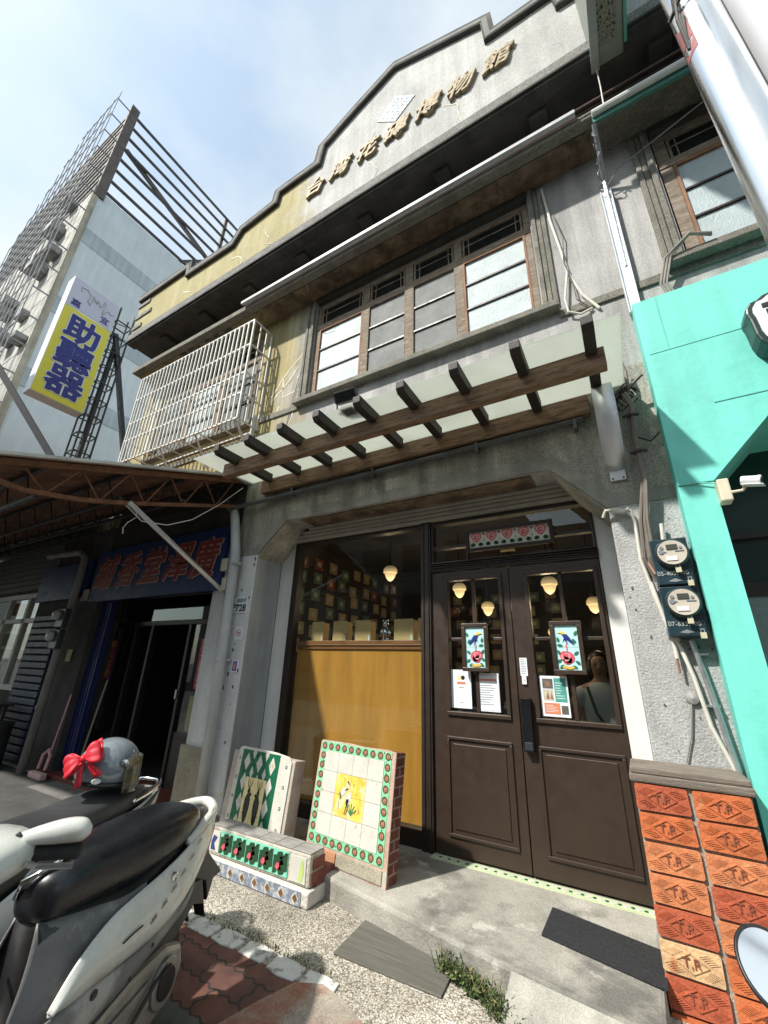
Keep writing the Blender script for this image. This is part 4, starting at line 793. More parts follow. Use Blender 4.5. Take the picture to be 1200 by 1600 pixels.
# far tower behind the hoarding
t = thing('far_tower', (-66, 70, 0), 'distant pale apartment tower seen through the roof hoarding', 'building')
mb = MB(); mb.box(-76, -58, 72, 86, 0, 78); mb.build('wall', mat('hazy_tower', (.60, .63, .66), .9, .05, .2), t)
mb = MB()
for i in range(8):
    for j in range(26): mb.box(-75+i*2.2, -73.6+i*2.2, 71.9, 71.99, 2+j*2.95, 3.6+j*2.95)
mb.mi = 0
for i in range(6):
    for j in range(26): mb.box(-57.99, -57.9, 73+i*2.2, 74.4+i*2.2, 2+j*2.95, 3.6+j*2.95)
mb.build('window', mat('hazy_window', (.35, .40, .45), .4), t)
# ------------------------------------------------------------------ turquoise shop front
T = thing('turquoise_shopfront', (1.5, 3.0, 0), 'bright turquoise painted shop front with chamfered opening at the right', 'shop front')
mb = MB(); YT = 2.95
ow = [(.402, 0), (.585, 0), (.585, 2.53), (.93, 2.90), (3.9, 2.90), (3.9, 4.06), (.402, 4.06)]
mb.prism(ow, 'xz', YT, 3.085); mb.prism([(.47, 0), (.584, 0), (.584, 2.53), (.93, 2.899), (3.9, 2.899), (3.9, 2.95), (.9, 2.95), (.47, 2.6)], 'xz', 3.0851, 3.55); mb.build('facade', M_teal, T)
mb = MB(); mb.box(.403, .588, YT-.006, YT-.0004, 2.528, 2.536); mb.box(.70, 2.5, YT-.004, YT-.0004, 3.06, 3.068); mb.box(.43, 2.5, YT-.003, YT-.0004, 3.56, 3.566); mb.box(.545, .551, YT-.003, YT-.0004, 3.566, 4.05)
mb.build('panel_seam', mat('teal_seam', (.13, .52, .44), .7), T)
mb = MB(); mb.box(.59, 3.9, 3.5, 3.56, 2.3, 2.9); mb.mi = 1; mb.box(.59, 3.9, 3.49, 3.5, 1.9, 1.99); mb.mi = 2; mb.box(.59, 3.9, 3.5, 3.51, 1.99, 2.3); mb.mi = 3; mb.box(.59, 3.9, 3.5, 3.51, .3, 1.9); mb.mi = 1; mb.box(.59, 3.9, 3.46, 3.5, 2.28, 2.32)
mb.build('shop_window', [mat('dark_green_panel', (.008, .04, .035), .4), M_brown2, mat('dark_glass_band', (.03, .045, .045), .1), mat('grey_frost', (.20, .24, .24), .35, .15, 30, bump=.3, bscale=80)], T)
mb = MB()
for sx_, sz, rr in ((.95, 1.25, .14), (1.12, 1.40, .12), (.85, 1.08, .08), (1.0, 1.45, .07)): mb.tube([(sx_+rr*math.cos(a), 3.497, sz+rr*math.sin(a)) for a in [R(20+k*14) for k in range(14)]], .006, 6)
mb.build('cloud_etching', mat('etched_line', (.36, .42, .41), .5), T)
ts = thing('shaped_sign', (1.15, 2.85, 3.3), 'white shield shaped sign with thick dark green rim on the turquoise wall', 'sign')
sh = [(.948, 3.585), (.942, 3.545), (.95, 3.50), (.953, 3.44), (.955, 3.38), (.966, 3.33), (.99, 3.285), (1.03, 3.255), (1.08, 3.245), (1.45, 3.245), (1.55, 3.35), (1.55, 3.6), (1.4, 3.68), (1.2, 3.675), (1.08, 3.665), (1.04, 3.655), (1.01, 3.632), (.975, 3.625)]
sh = [(x*1.0+.0, z+.0) for x, z in sh]
mb = MB(); mb.prism(sh, 'xz', 2.80, YT-.001); mb.build('sign_rim', mat('dark_green_metal', (.012, .03, .028), .35, .1, 5), ts, bevel=.01)
mb = MB(); c0 = V((1.25, 3.45)); mb.prism([tuple(c0+(V(p)-c0)*.90) for p in sh], 'xz', 2.792, 2.7995); mb.build('sign_face', M_signw, ts)
text('letter', [('雨', FX(1.135, 2.789, 3.46), .24)], M_black, ts, depth=.004, bold=.03)
# camera on the turquoise wall
cc = thing('security_camera', (.60, 2.9, 2.45), 'white security camera on a cream box beside the turquoise pilaster', 'camera')
mb = MB(); mb.box(.578, .635, 2.86, 2.949, 2.36, 2.50); mb.build('junction_box', mat('cream_box', (.56, .52, .40), .5), cc, bevel=.008)
mb = MB(); mb.tube([(.63, 2.87, 2.41), (.68, 2.85, 2.405), (.70, 2.83, 2.43)], .009, 8); mb.build('arm', mat('cream_arm', (.5, .47, .38), .5), cc)
mb = MB(); Mx = Matrix.Translation((.735, 2.80, 2.445)) @ Matrix.Rotation(R(70), 4, 'Z') @ Matrix.Rotation(R(102), 4, 'Y') @ Matrix.Rotation(R(-90), 4, 'Z')
Mx = Matrix.Translation((.70, 2.83, 2.455)) @ V((.9, -.35, -.28)).normalized().to_track_quat('Z', 'Y').to_matrix().to_4x4()
mb.lathe([(.0, -.02), (.022, -.02), (.024, -.014), (.024, .05), (.027, .053), (.027, .066), (.021, .067), (.0, .065)], M=Mx); mb.build('camera_body', M_signw, cc, smooth=False)
mb = MB(); mb.lathe([(.0, .0675), (.014, .0675), (.013, .0685), (0, .0685)], M=Mx); mb.build('lens', M_black, cc)
mb = MB(Mx); mb.box(-.027, .027, -.0315, -.028, -.015, .082); mb.build('sun_shade', M_signw, cc)
mb = MB(); mb.tube([(.41, 2.944, 2.53), (.50, 2.938, 2.525), (.59, 2.93, 2.50)], .004, 6); tag(mb.build('camera_wire', mat('teal_wire', (.2, .5, .45), .5)), 'thin turquoise painted wire along the pilaster top', 'wire')
# continuation of the eave to the right: green gutter with netting, conduit, hanging sign
mb = MB(); mb.tube([(.42, 2.68, 6.03), (3.8, 2.66, 6.045)], .03, 10); mb.mi = 1; mb.box(.42, 3.8, 2.70, 2.727, 5.95, 6.05)
tag(mb.build('green_gutter', [mat('white_pipe', (.66, .68, .67), .4), mat('green_batten', (.03, .16, .13), .5)]), 'white and green pipe along the eave above the right window', 'pipe')
mb = MB(); nn_ = 0
y = 2.74
for i in range(42):
    for j in range(6):
        xx = .45+i*.058; yy = 2.745+j*.055+(.0275 if i % 2 else 0); z = 6.062-(.012*math.sin(xx*5)+.01)
        mb.beam((xx, yy, z), (xx+.02, yy, z), .004, .004); mb.beam((xx+.02, yy, z), (xx+.058, yy+(.0275 if i % 2 == 0 else -.0275), z), .004, .004); mb.beam((xx+.02, yy, z), (xx+.058, yy+(-.0275 if i % 2 == 0 else .0275), z), .004, .004)
tag(mb.build('wire_netting', mat('netting', (.13, .12, .1), .6)), 'hexagonal wire netting stretched below the right hand eave', 'netting')
mb = MB(); mb.tube([(.425, 2.72, 5.96), (.44, 3.04, 5.62), (.438, 3.05, 4.55)], .020, 10); mb.mi = 1
mb.box(.385, .47, 3.04, 3.07, 4.06, 5.5); mb.box(.385, .392, 3.02, 3.04, 4.06, 5.5); mb.box(.463, .47, 3.02, 3.04, 4.06, 5.5)
tag(mb.build('cable_conduit', [M_steel, mat('zinc_channel', (.60, .64, .67), .4, .1, 5, metal=.6)]), 'galvanised cable conduit dropping from the eave to the turquoise wall', 'conduit')
mb = MB(); pts = []
for k in range(60): t = k/59; pts.append((.42+.016*math.sin(k*.55)-.02*t, 2.72+.28*t+.012*math.cos(k*.8), 5.99-.55*t+.02*math.sin(k*.37)))
mb.tube(pts, .006, 5); mb.tube([(.46, 3.03, 5.55), (.55, 2.98, 5.63), (1.3, 2.9, 5.85), (3.0, 2.9, 6.0)], .005, 5); tag(mb.build('curled_cable', mat('tangled_grey', (.22, .23, .23), .5)), 'curled grey cable tangled round the top of the conduit', 'cable')
hb = thing('overhead_sign', (.6, 1.6, 6.9), 'long green edged sign box overhead seen from below with perforated underside', 'sign')
mb = MB(); mb.box(.50, .75, -1.5, 2.64, 6.54, 8.6); mb.build('sign_box', mat('grey_sign_box', (.24, .27, .24), .5, .15, 3), hb, bevel=.01)
mb = MB(); mb.box(.553, .70, -1.4, 2.50, 6.533, 6.5395); rnd = random.Random(4); mb.mi = 1
for k in range(420): mb.prism(circ(rnd.uniform(.56, .69), rnd.uniform(.3, 2.48), rnd.uniform(.003, .009), 6), 'xy', 6.5315, 6.5329)
mb.build('underside_mesh', [mat('mesh_plate', (.25, .245, .2), .7, .15, 20, speck=.3, sscale=60), M_dark], hb)
mb = MB(); mb.box(.751, .775, -1.5, 2.56, 6.52, 8.6); mb.build('green_edge', mat('green_edge', (.12, .38, .31), .5), hb)
mb = MB(); mb.box(.49, .555, -1.5, 2.64, 6.50, 6.531); mb.build('edge_rail', mat('grey_rail', (.30, .32, .31), .5), hb)
mb = MB(); mb.tube([(.53, 2.62, 6.5), (.53, 2.66, 6.3), (.52, 2.68, 6.07)], .006, 6); tag(mb.build('sign_wire', M_wwire), 'white wire dropping from the overhead sign to the eave', 'wire')
# wires right of the main window
mb = MB(); Yw = 3.075
mb.tube([(-.08, Yw, 6.0), (-.05, Yw, 5.5), (.0, Yw, 5.0), (.02, Yw, 4.75), (.1, Yw, 4.45), (.2, Yw, 4.25)], .013, 8); mb.tube([(.02, Yw-.01, 4.8), (-.04, Yw-.03, 4.45), (-.03, Yw-.03, 4.3), (.06, Yw-.02, 4.24), (.15, Yw, 4.28)], .010, 8)
tag(mb.build('window_cable', M_wwire), 'pair of white cables falling beside the main upstairs window', 'cable')
mb = MB(); mb.tube([(-.02, Yw-.015, 5.55), (.03, Yw-.02, 5.2), (.0, Yw-.02, 4.9), (.04, Yw-.02, 4.6), (.05, Yw-.03, 4.4), (.12, Yw-.02, 4.3)], .005, 6); mb.tube([(-3.12, Yw, 6.0), (-3.08, Yw, 5.5), (-3.12, Yw, 5.0), (-3.22, Yw, 4.5), (-3.3, Yw, 3.9), (-3.32, Yw, 3.5)], .004, 5); mb.tube([(-2.95, 2.70, 6.16), (-2.9, 2.8, 5.9), (-2.93, 3.05, 5.6)], .003, 5)
tag(mb.build('thin_cable', M_dwire), 'thin dark telephone wires running down the old facade', 'cable')
mb = MB()
for k in range(3): d = .02*k; mb.tube([(.98, 2.97-d*.3, 4.46+d*.3), (.85, 2.94-d*.3, 4.52), (.72-d, 2.98, 4.42), (.66-d, 3.02, 4.22), (.72-d, 3.06, 4.02)], .009, 7)
tag(mb.build('arched_cable', M_wire), 'arched grey cables at the right window sill corner', 'cable')
# bundle of cables running down to the meters
mb = MB(); rnd = random.Random(9)
for k in range(9):
    a, b = rnd.uniform(-.035, .035), rnd.uniform(-.03, .02)
    mb.tube([(.02+a*2.5+.10, 3.06, 3.42-k*.02), (.20+a, 3.02+b, 3.35+a), (.25+a*.6, 3.0+b, 3.2), (.225+a*.5, 3.01+b, 2.95), (.235+a*.4, 3.0+b, 2.6), (.19+a*.7, 3.01+b, 2.35), (.175+a, 3.02+b, 2.1), (.19+a+.02*k*.2, 3.03, 1.95)], rnd.uniform(.008, .014), 7)
mb.tube([(.25, 2.98, 3.62), (.27, 2.99, 3.5), (.26, 3.0, 3.3)], .013, 7); mb.tube([(.22, 3.0, 3.33), (.36, 2.95, 3.42)], .012, 7)
tag(mb.build('cable_bundle', mat('brown_grey_cable', (.16, .14, .12), .6, .2, 9)), 'thick bundle of grey cables beside the stainless plate', 'cable')
mb = MB()
for k in range(10):
    a = rnd.uniform(-.03, .05); r0 = rnd.uniform(.03, .06); mb.tube([(.23+a+r0*math.cos(t), 2.99+.02*math.sin(t*2), 3.28+a+r0*1.6*math.sin(t)) for t in [j*.5 for j in range(rnd.randint(6, 13))]], .005, 5)
for z in (3.12, 2.83): mb.tube([(.19, 2.975, z), (.24, 2.96, z+.005), (.29, 2.975, z)], .012, 6)
mb.tube([(.26, 3.0, 2.95), (.33, 3.05, 2.93), (.39, 3.04, 2.98)], .006, 6)
tag(mb.build('cable_ties', M_dwire), 'black tangled ties wrapping the cable bundle', 'cable tie')
mb = MB()
mb.tube([(-.04, 3.05, 2.42), (-.02, 3.03, 2.46), (.05, 3.03, 2.46), (.125, 3.04, 2.44), (.14, 3.04, 2.35), (.13, 3.04, 2.1), (.16, 3.04, 1.9), (.19, 3.03, 1.72), (.24, 3.03, 1.55), (.27, 3.03, 1.4), (.30, 3.04, 1.15), (.36, 3.04, .95)], .011, 8)
mb.tube([(.28, 3.03, 2.32), (.26, 3.03, 2.1), (.22, 3.03, 1.9), (.21, 3.03, 1.7), (.21, 3.03, 1.5)], .011, 8); mb.tube([(.02, 3.04, 2.455), (.08, 3.03, 2.435), (.12, 3.03, 2.45)], .014, 8)
mb.tube([(.16, 3.03, 1.95), (.2, 3.02, 1.65), (.24, 3.03, 1.6)], .009, 7)
tag(mb.build('loose_cable', M_wwire), 'loose off white cables around the two meters', 'cable')
mb = MB(); mb.tube([(.17, 3.02, 2.05), (.2, 2.99, 1.97), (.25, 2.97, 1.955)], .010, 7); mb.tube([(.155, 3.02, 2.1), (.19, 2.985, 1.99), (.25, 2.97, 1.97)], .010, 7); mb.tube([(.21, 3.03, 1.56), (.208, 3.03, 1.42)], .007, 6)
tag(mb.build('meter_lead', mat('copper_brown', (.22, .12, .08), .5)), 'brown lead curving into the upper meter', 'cable')
mb = MB(); mb.tube([(.30, 3.035, 1.60), (.335, 3.035, 1.3), (.37, 3.035, .95)], .015, 10); 
for z in (1.52, 1.25): mb.box(.29, .36, 3.03, 3.074, z, z+.012)
tag(mb.build('meter_conduit', M_steel), 'grey steel conduit dropping from the lower meter to the brick pillar', 'conduit')
mb = MB(); mb.lathe([(0, 0), (.035, 0), (.03, .02), (.012, .026), (0, .03)], M=Matrix.Translation((.245, 3.074, 1.29)) @ Matrix.Rotation(R(90), 4, 'X')); mb.tube([(.235, 3.06, 1.27), (.20, 3.06, 1.1), (.15, 3.06, .96)], .005, 6); tag(mb.build('bell_push', mat('dull_bell', (.28, .28, .27), .4)), 'round dusty bell fitting on the rough pillar', 'bell')
def meter(z, code, label):
    t = thing('electric_meter', (.29, 2.95, z), label, 'electric meter', 'square electricity meters on the rough pillar'); x = .285
    mb = MB(); mb.box(x-.095, x+.095, 2.965, 3.075, z-.145, z+.145); mb.box(x-.09, x+.09, 2.955, 2.965, z-.14, z-.055); mb.build('meter_case', mat('navy_case', (.012, .032, .045), .3, .1, 6, coat=.3), t, bevel=.012)
    Mz = Matrix.Translation((x+.005, 2.965, z+.045)) @ Matrix.Rotation(R(90), 4, 'X')
    mb = MB(); mb.lathe([(.088, 0), (.088, .02), (.082, .03), (.082, .045), (.078, .05), (.0, .05)], M=Mz, n=32); mb.build('meter_rim', mat('smoky_rim', (.03, .045, .05), .2), t, smooth=False)
    mb = MB(); mb.lathe([(.074, .0501), (.074, .055), (.0, .055)], M=Mz, n=32); mb.mi = 1; mb.box(x-.02, x+.035, 2.905, 2.9095, z+.062, z+.092); mb.mi = 2; mb.box(x-.03, x+.025, 2.905, 2.9095, z-.005, z+.018)
    mb.mi = 3
    for dx, dz, s in ((-.045, .075, .010), (.05, .07, .008), (-.05, .05, .014)): mb.prism(circ(x+dx, z+dz, s, 10), 'xz', 2.905, 2.9095)
    mb.box(x-.06, x-.025, 2.906, 2.9095, z+.045, z+.05); mb.box(x+.02, x+.065, 2.906, 2.9095, z+.048, z+.053); mb.build('meter_dial', [mat('dial_beige', (.48, .44, .37), .4), mat('lcd', (.06, .065, .055), .3), M_paper, M_ink], t)
    for dx, dz, yy in ((.02, -.055, 2.93), (.065, -.135, 2.94)):
        mb = MB(); mb.box(x+dx-.014, x+dx+.014, yy-.006, yy+.006, z+dz-.02, z+dz+.012); mb.mi = 1; mb.tube([(x+dx-.008, yy, z+dz+.01), (x+dx-.008, yy, z+dz+.03), (x+dx+.008, yy, z+dz+.03), (x+dx+.008, yy, z+dz+.01)], .003, 6); mb.build('padlock', [mat('beige_lock', (.5, .47, .33), .4), M_steel], t)
    text('meter_number', [(code, FX(x-.01, 2.953, z-.075), .034)], mat('pale_stencil', (.35, .38, .36), .6), t)
    mb = MB(); mb.prism([(x-.04, z-.12), (x-.005, z-.105), (x+.03, z-.12), (x-.005, z-.127)], 'xz', 2.952, 2.9545); mb.build('meter_badge', M_steel, t)
meter(2.055, '05-4057-30', 'upper square electricity meter with smoked rim and two padlocks'); meter(1.76, '07-6337-00', 'lower square electricity meter right above the steel conduit')
# ------------------------------------------------------------------ stamped brick pillar
K = thing('brick_pillar', (.12, 2.95, 0), 'low pillar faced with stamped orange bricks under a grey slab cap', 'brick pillar')
mb = MB(); mb.box(-.108, .368, 2.812, 3.07, 0, .885); mb.build('core', M_mort, K)
mb = MB(); mb.box(-.125, .385, 2.79, 3.075, .889, .925); mb.box(-.118, .378, 2.80, 3.07, .9255, .955); mb.build('cap', mat('slate_cap', (.20, .17, .14), .85, .35, 6, stretch=(1, 8, 20), bump=.8, bscale=30), K, bevel=.008)
mb = MB(); st = MB(); items = []
ck = [[1, 0, 2, 2, 1, 3, 1, 0], [0, 0, 2, 1, 2, 0, 0, 2]]
def jit(s): return random.uniform(-s, s)
for c in (0, 1):
    for r in range(8):
        xa = -.108+c*.244; xb = xa+.226; zb = .885-(r+1)*.1235+.010; zt = zb+.1115; mb.mi = ck[c][r]
        pts = [(xa+.006, zb+jit(.003)), (xb-.006, zb+jit(.003)), (xb+jit(.003), zb+.008), (xb+jit(.003), zt-.008), (xb-.006, zt+jit(.003)), (xa+.006, zt+jit(.003)), (xa+jit(.003), zt-.008), (xa+jit(.003), zb+.008)]
        mb.prism(pts, 'xz', 2.795, 2.815)
        cx, cz = (xa+xb)/2, (zb+zt)/2; yb = 2.7915; hw, hh = .062, .036
        dm = [(cx-hw, cz), (cx, cz-hh), (cx+hw, cz), (cx, cz+hh)]
        for i in range(4): (a, b), (d, e) = dm[i], dm[(i+1) % 4]; mb.beam((a, yb+.0022, b), (d, yb+.0022, e), .0042, .006, (0, 1, 0))
        # hatching outside the diamond
        for sgn in (-1, 1):
            for q in range(11):
                for vert in (-1, 1):
                    o_ = .012+q*.0085; ax = cx+sgn*(hw+.008-.0+o_*.0)-sgn*q*.0075; az_ = cz+vert*(.006+q*.0046+.004)
                    L0 = .034; p1 = (ax, az_); p2 = (ax+sgn*L0, az_+vert*(-.0)+(.013 if vert*sgn > 0 else .013)*(1 if vert > 0 else -1)*.9)
                    p2 = (min(max(p2[0], xa+.008), xb-.008), p2[1]); p1 = (min(max(p1[0], xa+.008), xb-.008), p1[1])
                    if not (zb+.009 < min(p1[1], p2[1]) and max(p1[1], p2[1]) < zt-.009) or (abs(p1[0]-cx)/hw+abs(p1[1]-cz)/hh < 1.12) or (abs(p2[0]-cx)/hw+abs(p2[1]-cz)/hh < 1.12): continue
                    if math.hypot(p1[0]-p2[0], p1[1]-p2[1]) > .012: mb.beam((p1[0], yb+.0028, p1[1]), (p2[0], yb+.0028, p2[1]), .0032, .004, (0, 1, 0))
        items.append((ck[c][r], ('T.R', FX(cx, yb+.0025, cz-.002), .050)))
mb.build('stamped_brick', BR, K)
text('brick_stamp', [(q[0], q[1], q[2]) for kk, q in items], mat('stamp_edge_shade', (.20, .06, .03), .9, .35, 30), K, depth=.007, bold=.008)  # letters darker than the bricks, standing in for their edge shadows
# ------------------------------------------------------------------ tile panels and plinth in front of the window
def roset(mb, x, z, r, y, m_out, m_in):
    mb.mi = m_out; mb.prism(circ(x, z, r, 10), 'xz', y, y+.002); mb.mi = m_in; mb.prism(circ(x+r*.1, z-r*.05, r*.58, 8), 'xz', y-.0016, y-.0002); mb.mi = m_out; mb.prism(circ(x+r*.15, z-r*.2, r*.16, 6), 'xz', y-.003, y-.0018)
def leanM(x, y, z, lean, yaw): return Matrix.Translation((x, y, z)) @ Matrix.Rotation(yaw, 4, 'Z') @ Matrix.Rotation(lean, 4, 'X')
# crane panel: local x 0..w, z 0..h, front at y=0
PB = thing('crane_tile_panel', (-1.9, 2.85, .12), 'cream tile panel with two cranes on amber centre and rosette border', 'tile panel')
ML = leanM(-2.285, 2.855, .12, R(-7.5), R(-7)); w, h = .735, .745
mb = MB(ML); mb.box(0, w, .014, .12, 0, h-.008); mb.build('brick_backing', M_sidebr, PB, bevel=.004)
mb = MB(ML); mb.prism([(0, .0), (w, 0), (w, h-.01), (w-.06, h), (w-.3, h-.006), (.3, h), (.02, h-.004), (0, h-.01)], 'xz', .004, .0135); mb.build('cement_face', M_pinkb, PB, bevel=.003)
mb = MB(ML); mb.box(.03, .30, -.004, .003, .015, .085); mb.mi = 1; mb.box(.31, .70, -.004, .003, .012, .085); mb.build('base_brick', [mat('orange_base_brick', (.40, .2, .11), .9, .2, 12, bump=.6), M_plinth], PB, bevel=.004)
mb = MB(ML); bx0, bx1, bz0, bz1, bwid = .018, w-.035, .10, h-.012, .058
mb.mi = 0; mb.box(bx0, bx1, .001, .0038, bz0, bz1)
nr = 10
for k in range(nr):
    x = bx0+.03+(bx1-bx0-.06)*k/(nr-1)
    for z in (bz0+bwid/2, bz1-bwid/2): roset(mb, x, z, .0245, -.001, 1, 2)
for k in range(1, 9):
    z = bz0+.03+(bz1-bz0-.06)*k/9
    for x in (bx0+bwid/2, bx1-bwid/2): roset(mb, x, z, .0245, -.001, 1, 2)
mb.mi = 4; rnd = random.Random(8)
for k in range(150):
    e = rnd.random(); x, z = (rnd.uniform(bx0, bx1), rnd.choice((bz0+rnd.uniform(.004, bwid-.004), bz1-rnd.uniform(.004, bwid-.004)))) if e < .5 else (rnd.choice((bx0+rnd.uniform(.004, bwid-.004), bx1-rnd.uniform(.004, bwid-.004))), rnd.uniform(bz0, bz1))
    mb.mi = rnd.choice((1, 4, 4)); s = rnd.uniform(.003, .007); mb.prism(circ(x, z, s, 5), 'xz', -.0002, .0009)
ix0, ix1, iz0, iz1 = bx0+bwid, bx1-bwid, bz0+bwid, bz1-bwid; mb.mi = 3; mb.box(ix0, ix1, .0002, .0009, iz0, iz1)
cw, ch = (ix1-ix0)/4, (iz1-iz0)/4
for i in range(4):
    for j in range(4):
        mb.mi = 5 if i in (1, 2) and j in (1, 2) else 4; mb.box(ix0+i*cw+.0012, ix0+(i+1)*cw-.0012, -.0024, .0001, iz0+j*ch+.0012, iz0+(j+1)*ch-.0012)
cx, cz = ix0+2*cw, iz0+2*ch
def blob(pts, m, lay=0, sc=1.): mb.mi = m; mb.prism([(cx+a*sc, cz+b*sc) for a, b in pts], 'xz', -.0042-.0016*lay, -.0026-.0016*lay)
blob([(-.085, .02), (-.06, .05), (-.03, .055), (-.02, .04), (-.04, .015), (-.06, -.005), (-.08, 0)], 4); blob([(-.088, .02), (-.08, -.03), (-.074, -.005)], 6, 1); blob([(-.035, .055), (-.025, .09), (-.018, .092), (-.02, .06), (-.025, .045)], 4); blob([(-.028, .085), (-.005, .07), (.005, .05), (-.004, .075), (-.02, .095)], 6, 1)
blob([(-.045, .03), (-.02, .04), (-.015, .05), (-.03, .045)], 6, 1); blob([(-.02, .01), (.005, .035), (.02, .02), (.022, -.02), (.01, -.05), (-.01, -.04), (-.025, -.015)], 4); blob([(-.022, -.02), (-.012, -.014), (-.002, -.014), (.004, -.026), (-.012, -.058), (-.024, -.04)], 6, 1)
for a in (-.015, .0): mb.mi = 6; mb.beam((cx+a, -.005, cz-.05), (cx+a-.012, -.005, cz-.105), .002, .003)
for a in range(5): mb.mi = 7; t = R(35+a*26); mb.beam((cx+.03, -.005, cz-.1), (cx+.03+.06*math.cos(t), -.005, cz-.1+.065*math.sin(t)), .002, .006)
for a in range(4): blob([(-.092, -.045-a*.013), (-.086, -.045-a*.013), (-.086, -.037-a*.013), (-.092, -.037-a*.013)], 6)
for k in range(12): mb.mi = 8; a, b = rnd.uniform(-.11, .11), rnd.uniform(-.11, .11); mb.beam((cx+a, -.0045, cz+b), (cx+a+rnd.uniform(-.02, .03), -.0045, cz+b+rnd.uniform(-.03, .03)), .001, .002)
mb.mi = 9
for k in range(16):
    x, z = rnd.uniform(ix0+.01, ix1-.01), rnd.choice((rnd.uniform(iz0, iz0+ch), rnd.uniform(iz1-ch, iz1), rnd.uniform(iz0, iz1))); 
    for q in range(rnd.randint(1, 3)):
        x2, z2 = x+rnd.uniform(-.03, .03), z+rnd.uniform(-.03, .03)
        if ix0 < x2 < ix1 and iz0 < z2 < iz1: mb.beam((x, -.0026, z), (x2, -.0026, z2), .001, .0012); x, z = x2, z2
mb.build('tile_face', [T_mint, mat('rosette_dark', (.10, .085, .03), .3, .2, 20), T_pink, T_grout, T_white, T_yel2, T_blk, mat('reed_green', (.03, .25, .13), .3), T_brown, T_grout], PB)
# beetle panel
PA = thing('beetle_tile_panel', (-2.8, 2.9, 0), 'green and white diamond tile panel with two beetles on a yellow square', 'tile panel')
ML = leanM(-3.11, 2.80, .02, R(-7), R(-3)); w, h = .635, .72
mb = MB(ML); mb.box(-.075, w+.03, .012, .13, 0, h-.04); mb.build('concrete_backing', mat('pale_concrete', (.42, .36, .31), .9, .2, 6, bump=.6), PA, bevel=.006)
mb = MB(ML); mb.prism([(0, 0), (w, 0), (w, h-.06), (w-.03, h-.02), (w-.2, h-.004), (.05, h), (.008, h-.01), (0, h-.03)], 'xz', .002, .0115); mb.build('white_border', T_white, PA, bevel=.003)
mb = MB(ML); gx0, gx1, gz0, gz1 = .055, .505, .05, h-.02
mb.mi = 0; mb.box(gx0, gx1, .0003, .0017, gz0, gz1); cw, ch = (gx1-gx0)/3, .16
def clipdiamond(x, z, a, b):
    p = [(x-a, z), (x, z-b), (x+a, z), (x, z+b)]
    def cl(p, ax, lim, s):
        o = []
        for i in range(len(p)):
            q, r = p[i], p[(i+1) % len(p)]; fi, fr = s*(q[ax]-lim) <= 0, s*(r[ax]-lim) <= 0
            if fi: o.append(q)
            if fi != fr: t = (lim-q[ax])/(r[ax]-q[ax]); o.append((q[0]+(r[0]-q[0])*t, q[1]+(r[1]-q[1])*t))
        return o
    for ax, lim, s in ((0, gx0, -1), (0, gx1, 1), (1, gz0, -1), (1, gz1, 1)):
        p = cl(p, ax, lim, s)
        if len(p) < 3: return None
    return p
top = gz1
for i in range(5):
    for j in range(6):
        for (x, z) in ((gx0+.075*(i+1), top-.085-.1415*j+(.0705 if i % 2 else 0)),):
            pd = clipdiamond(x, z, .022 if i % 2 else .038, .048 if i % 2 else .064)
            if not pd: continue
            pass
            mb.mi = 1; mb.prism(pd, 'xz', -.0014, .0001)
            if len(pd) == 4 and abs(pd[0][0]-x)+abs(pd[0][1]-z) > .05:
                for k in range(4):
                    a = k*math.pi/2; mb.mi = 2; mb.prism(circ(x+.013*math.cos(a), z+.02*math.sin(a), .007, 6), 'xz', -.0032, -.0016)
                    a += math.pi/4; mb.mi = 3; mb.beam((x, -.0026, z), (x+.028*math.cos(a+math.pi/4)*.9, -.0026, z+.045*math.sin(a+math.pi/4)), .001, .003)
                mb.mi = 3; mb.prism(circ(x, z, .006, 6), 'xz', -.0046, -.0034)
cx, cz = (gx0+gx1)/2, top-.36; hw, hh = .118, .172
mb.mi = 4; mb.box(cx-hw, cx+hw, -.0042, -.0030, cz-hh, cz+hh); mb.mi = 6; mb.box(cx-.001, cx+.001, -.0048, -.0043, cz-hh, cz+hh); mb.box(cx-hw, cx+hw, -.0048, -.0043, cz+.03, cz+.032)
for s in (-1, 1):
    mb.mi = 7; bt = [(.056, -.155), (.034, -.10), (.022, -.03), (.025, .03), (.038, .06), (.066, .062), (.086, .02), (.086, -.04), (.076, -.10)]
    mb.prism([(cx+s*a, cz+b) for a, b in bt], 'xz', -.0062, -.0050); mb.prism([(cx+s*a, cz+b) for a, b in ((.044, .062), (.038, .085), (.05, .10), (.062, .098), (.07, .075), (.064, .062))], 'xz', -.0062, -.0050)
    for hp in (((.05, .1), (.036, .12), (.03, .145), (.036, .165)), ((.06, .1), (.075, .12), (.08, .145), (.072, .165)), ((.055, .1), (.055, .15))):
        for (a, b), (c, d) in zip(hp, hp[1:]): mb.beam((cx+s*a, -.0058, cz+b), (cx+s*c, -.0058, cz+d), .0015, .0045)
    mb.prism(circ(cx+s*.03, cz+.06, .012, 8), 'xz', -.0062, -.0050); mb.prism(circ(cx+s*.022, cz-.005, .004, 6), 'xz', -.0062, -.0050); mb.prism([(cx+s*.075, cz-.05), (cx+s*.092, cz-.075), (cx+s*.07, cz-.07)], 'xz', -.0062, -.0050)
    mb.beam((cx+s*.04, -.0058, cz+.02), (cx+s*.02, -.0058, cz+.01), .0015, .003)
for k in range(5):
    for x in (.028, w-.05): z = h-.09-k*.135; mb.mi = 3; mb.prism(circ(x, z, .013, 6), 'xz', -.0002, .0015); mb.mi = 1; mb.prism(circ(x, z, .006, 6), 'xz', -.0016, -.0004)
mb.build('tile_face', [T_green, T_white, T_lrose, mat('muted_green', (.10, .14, .10), .3), T_yel, T_dgreen, T_grout, T_blk], PA)
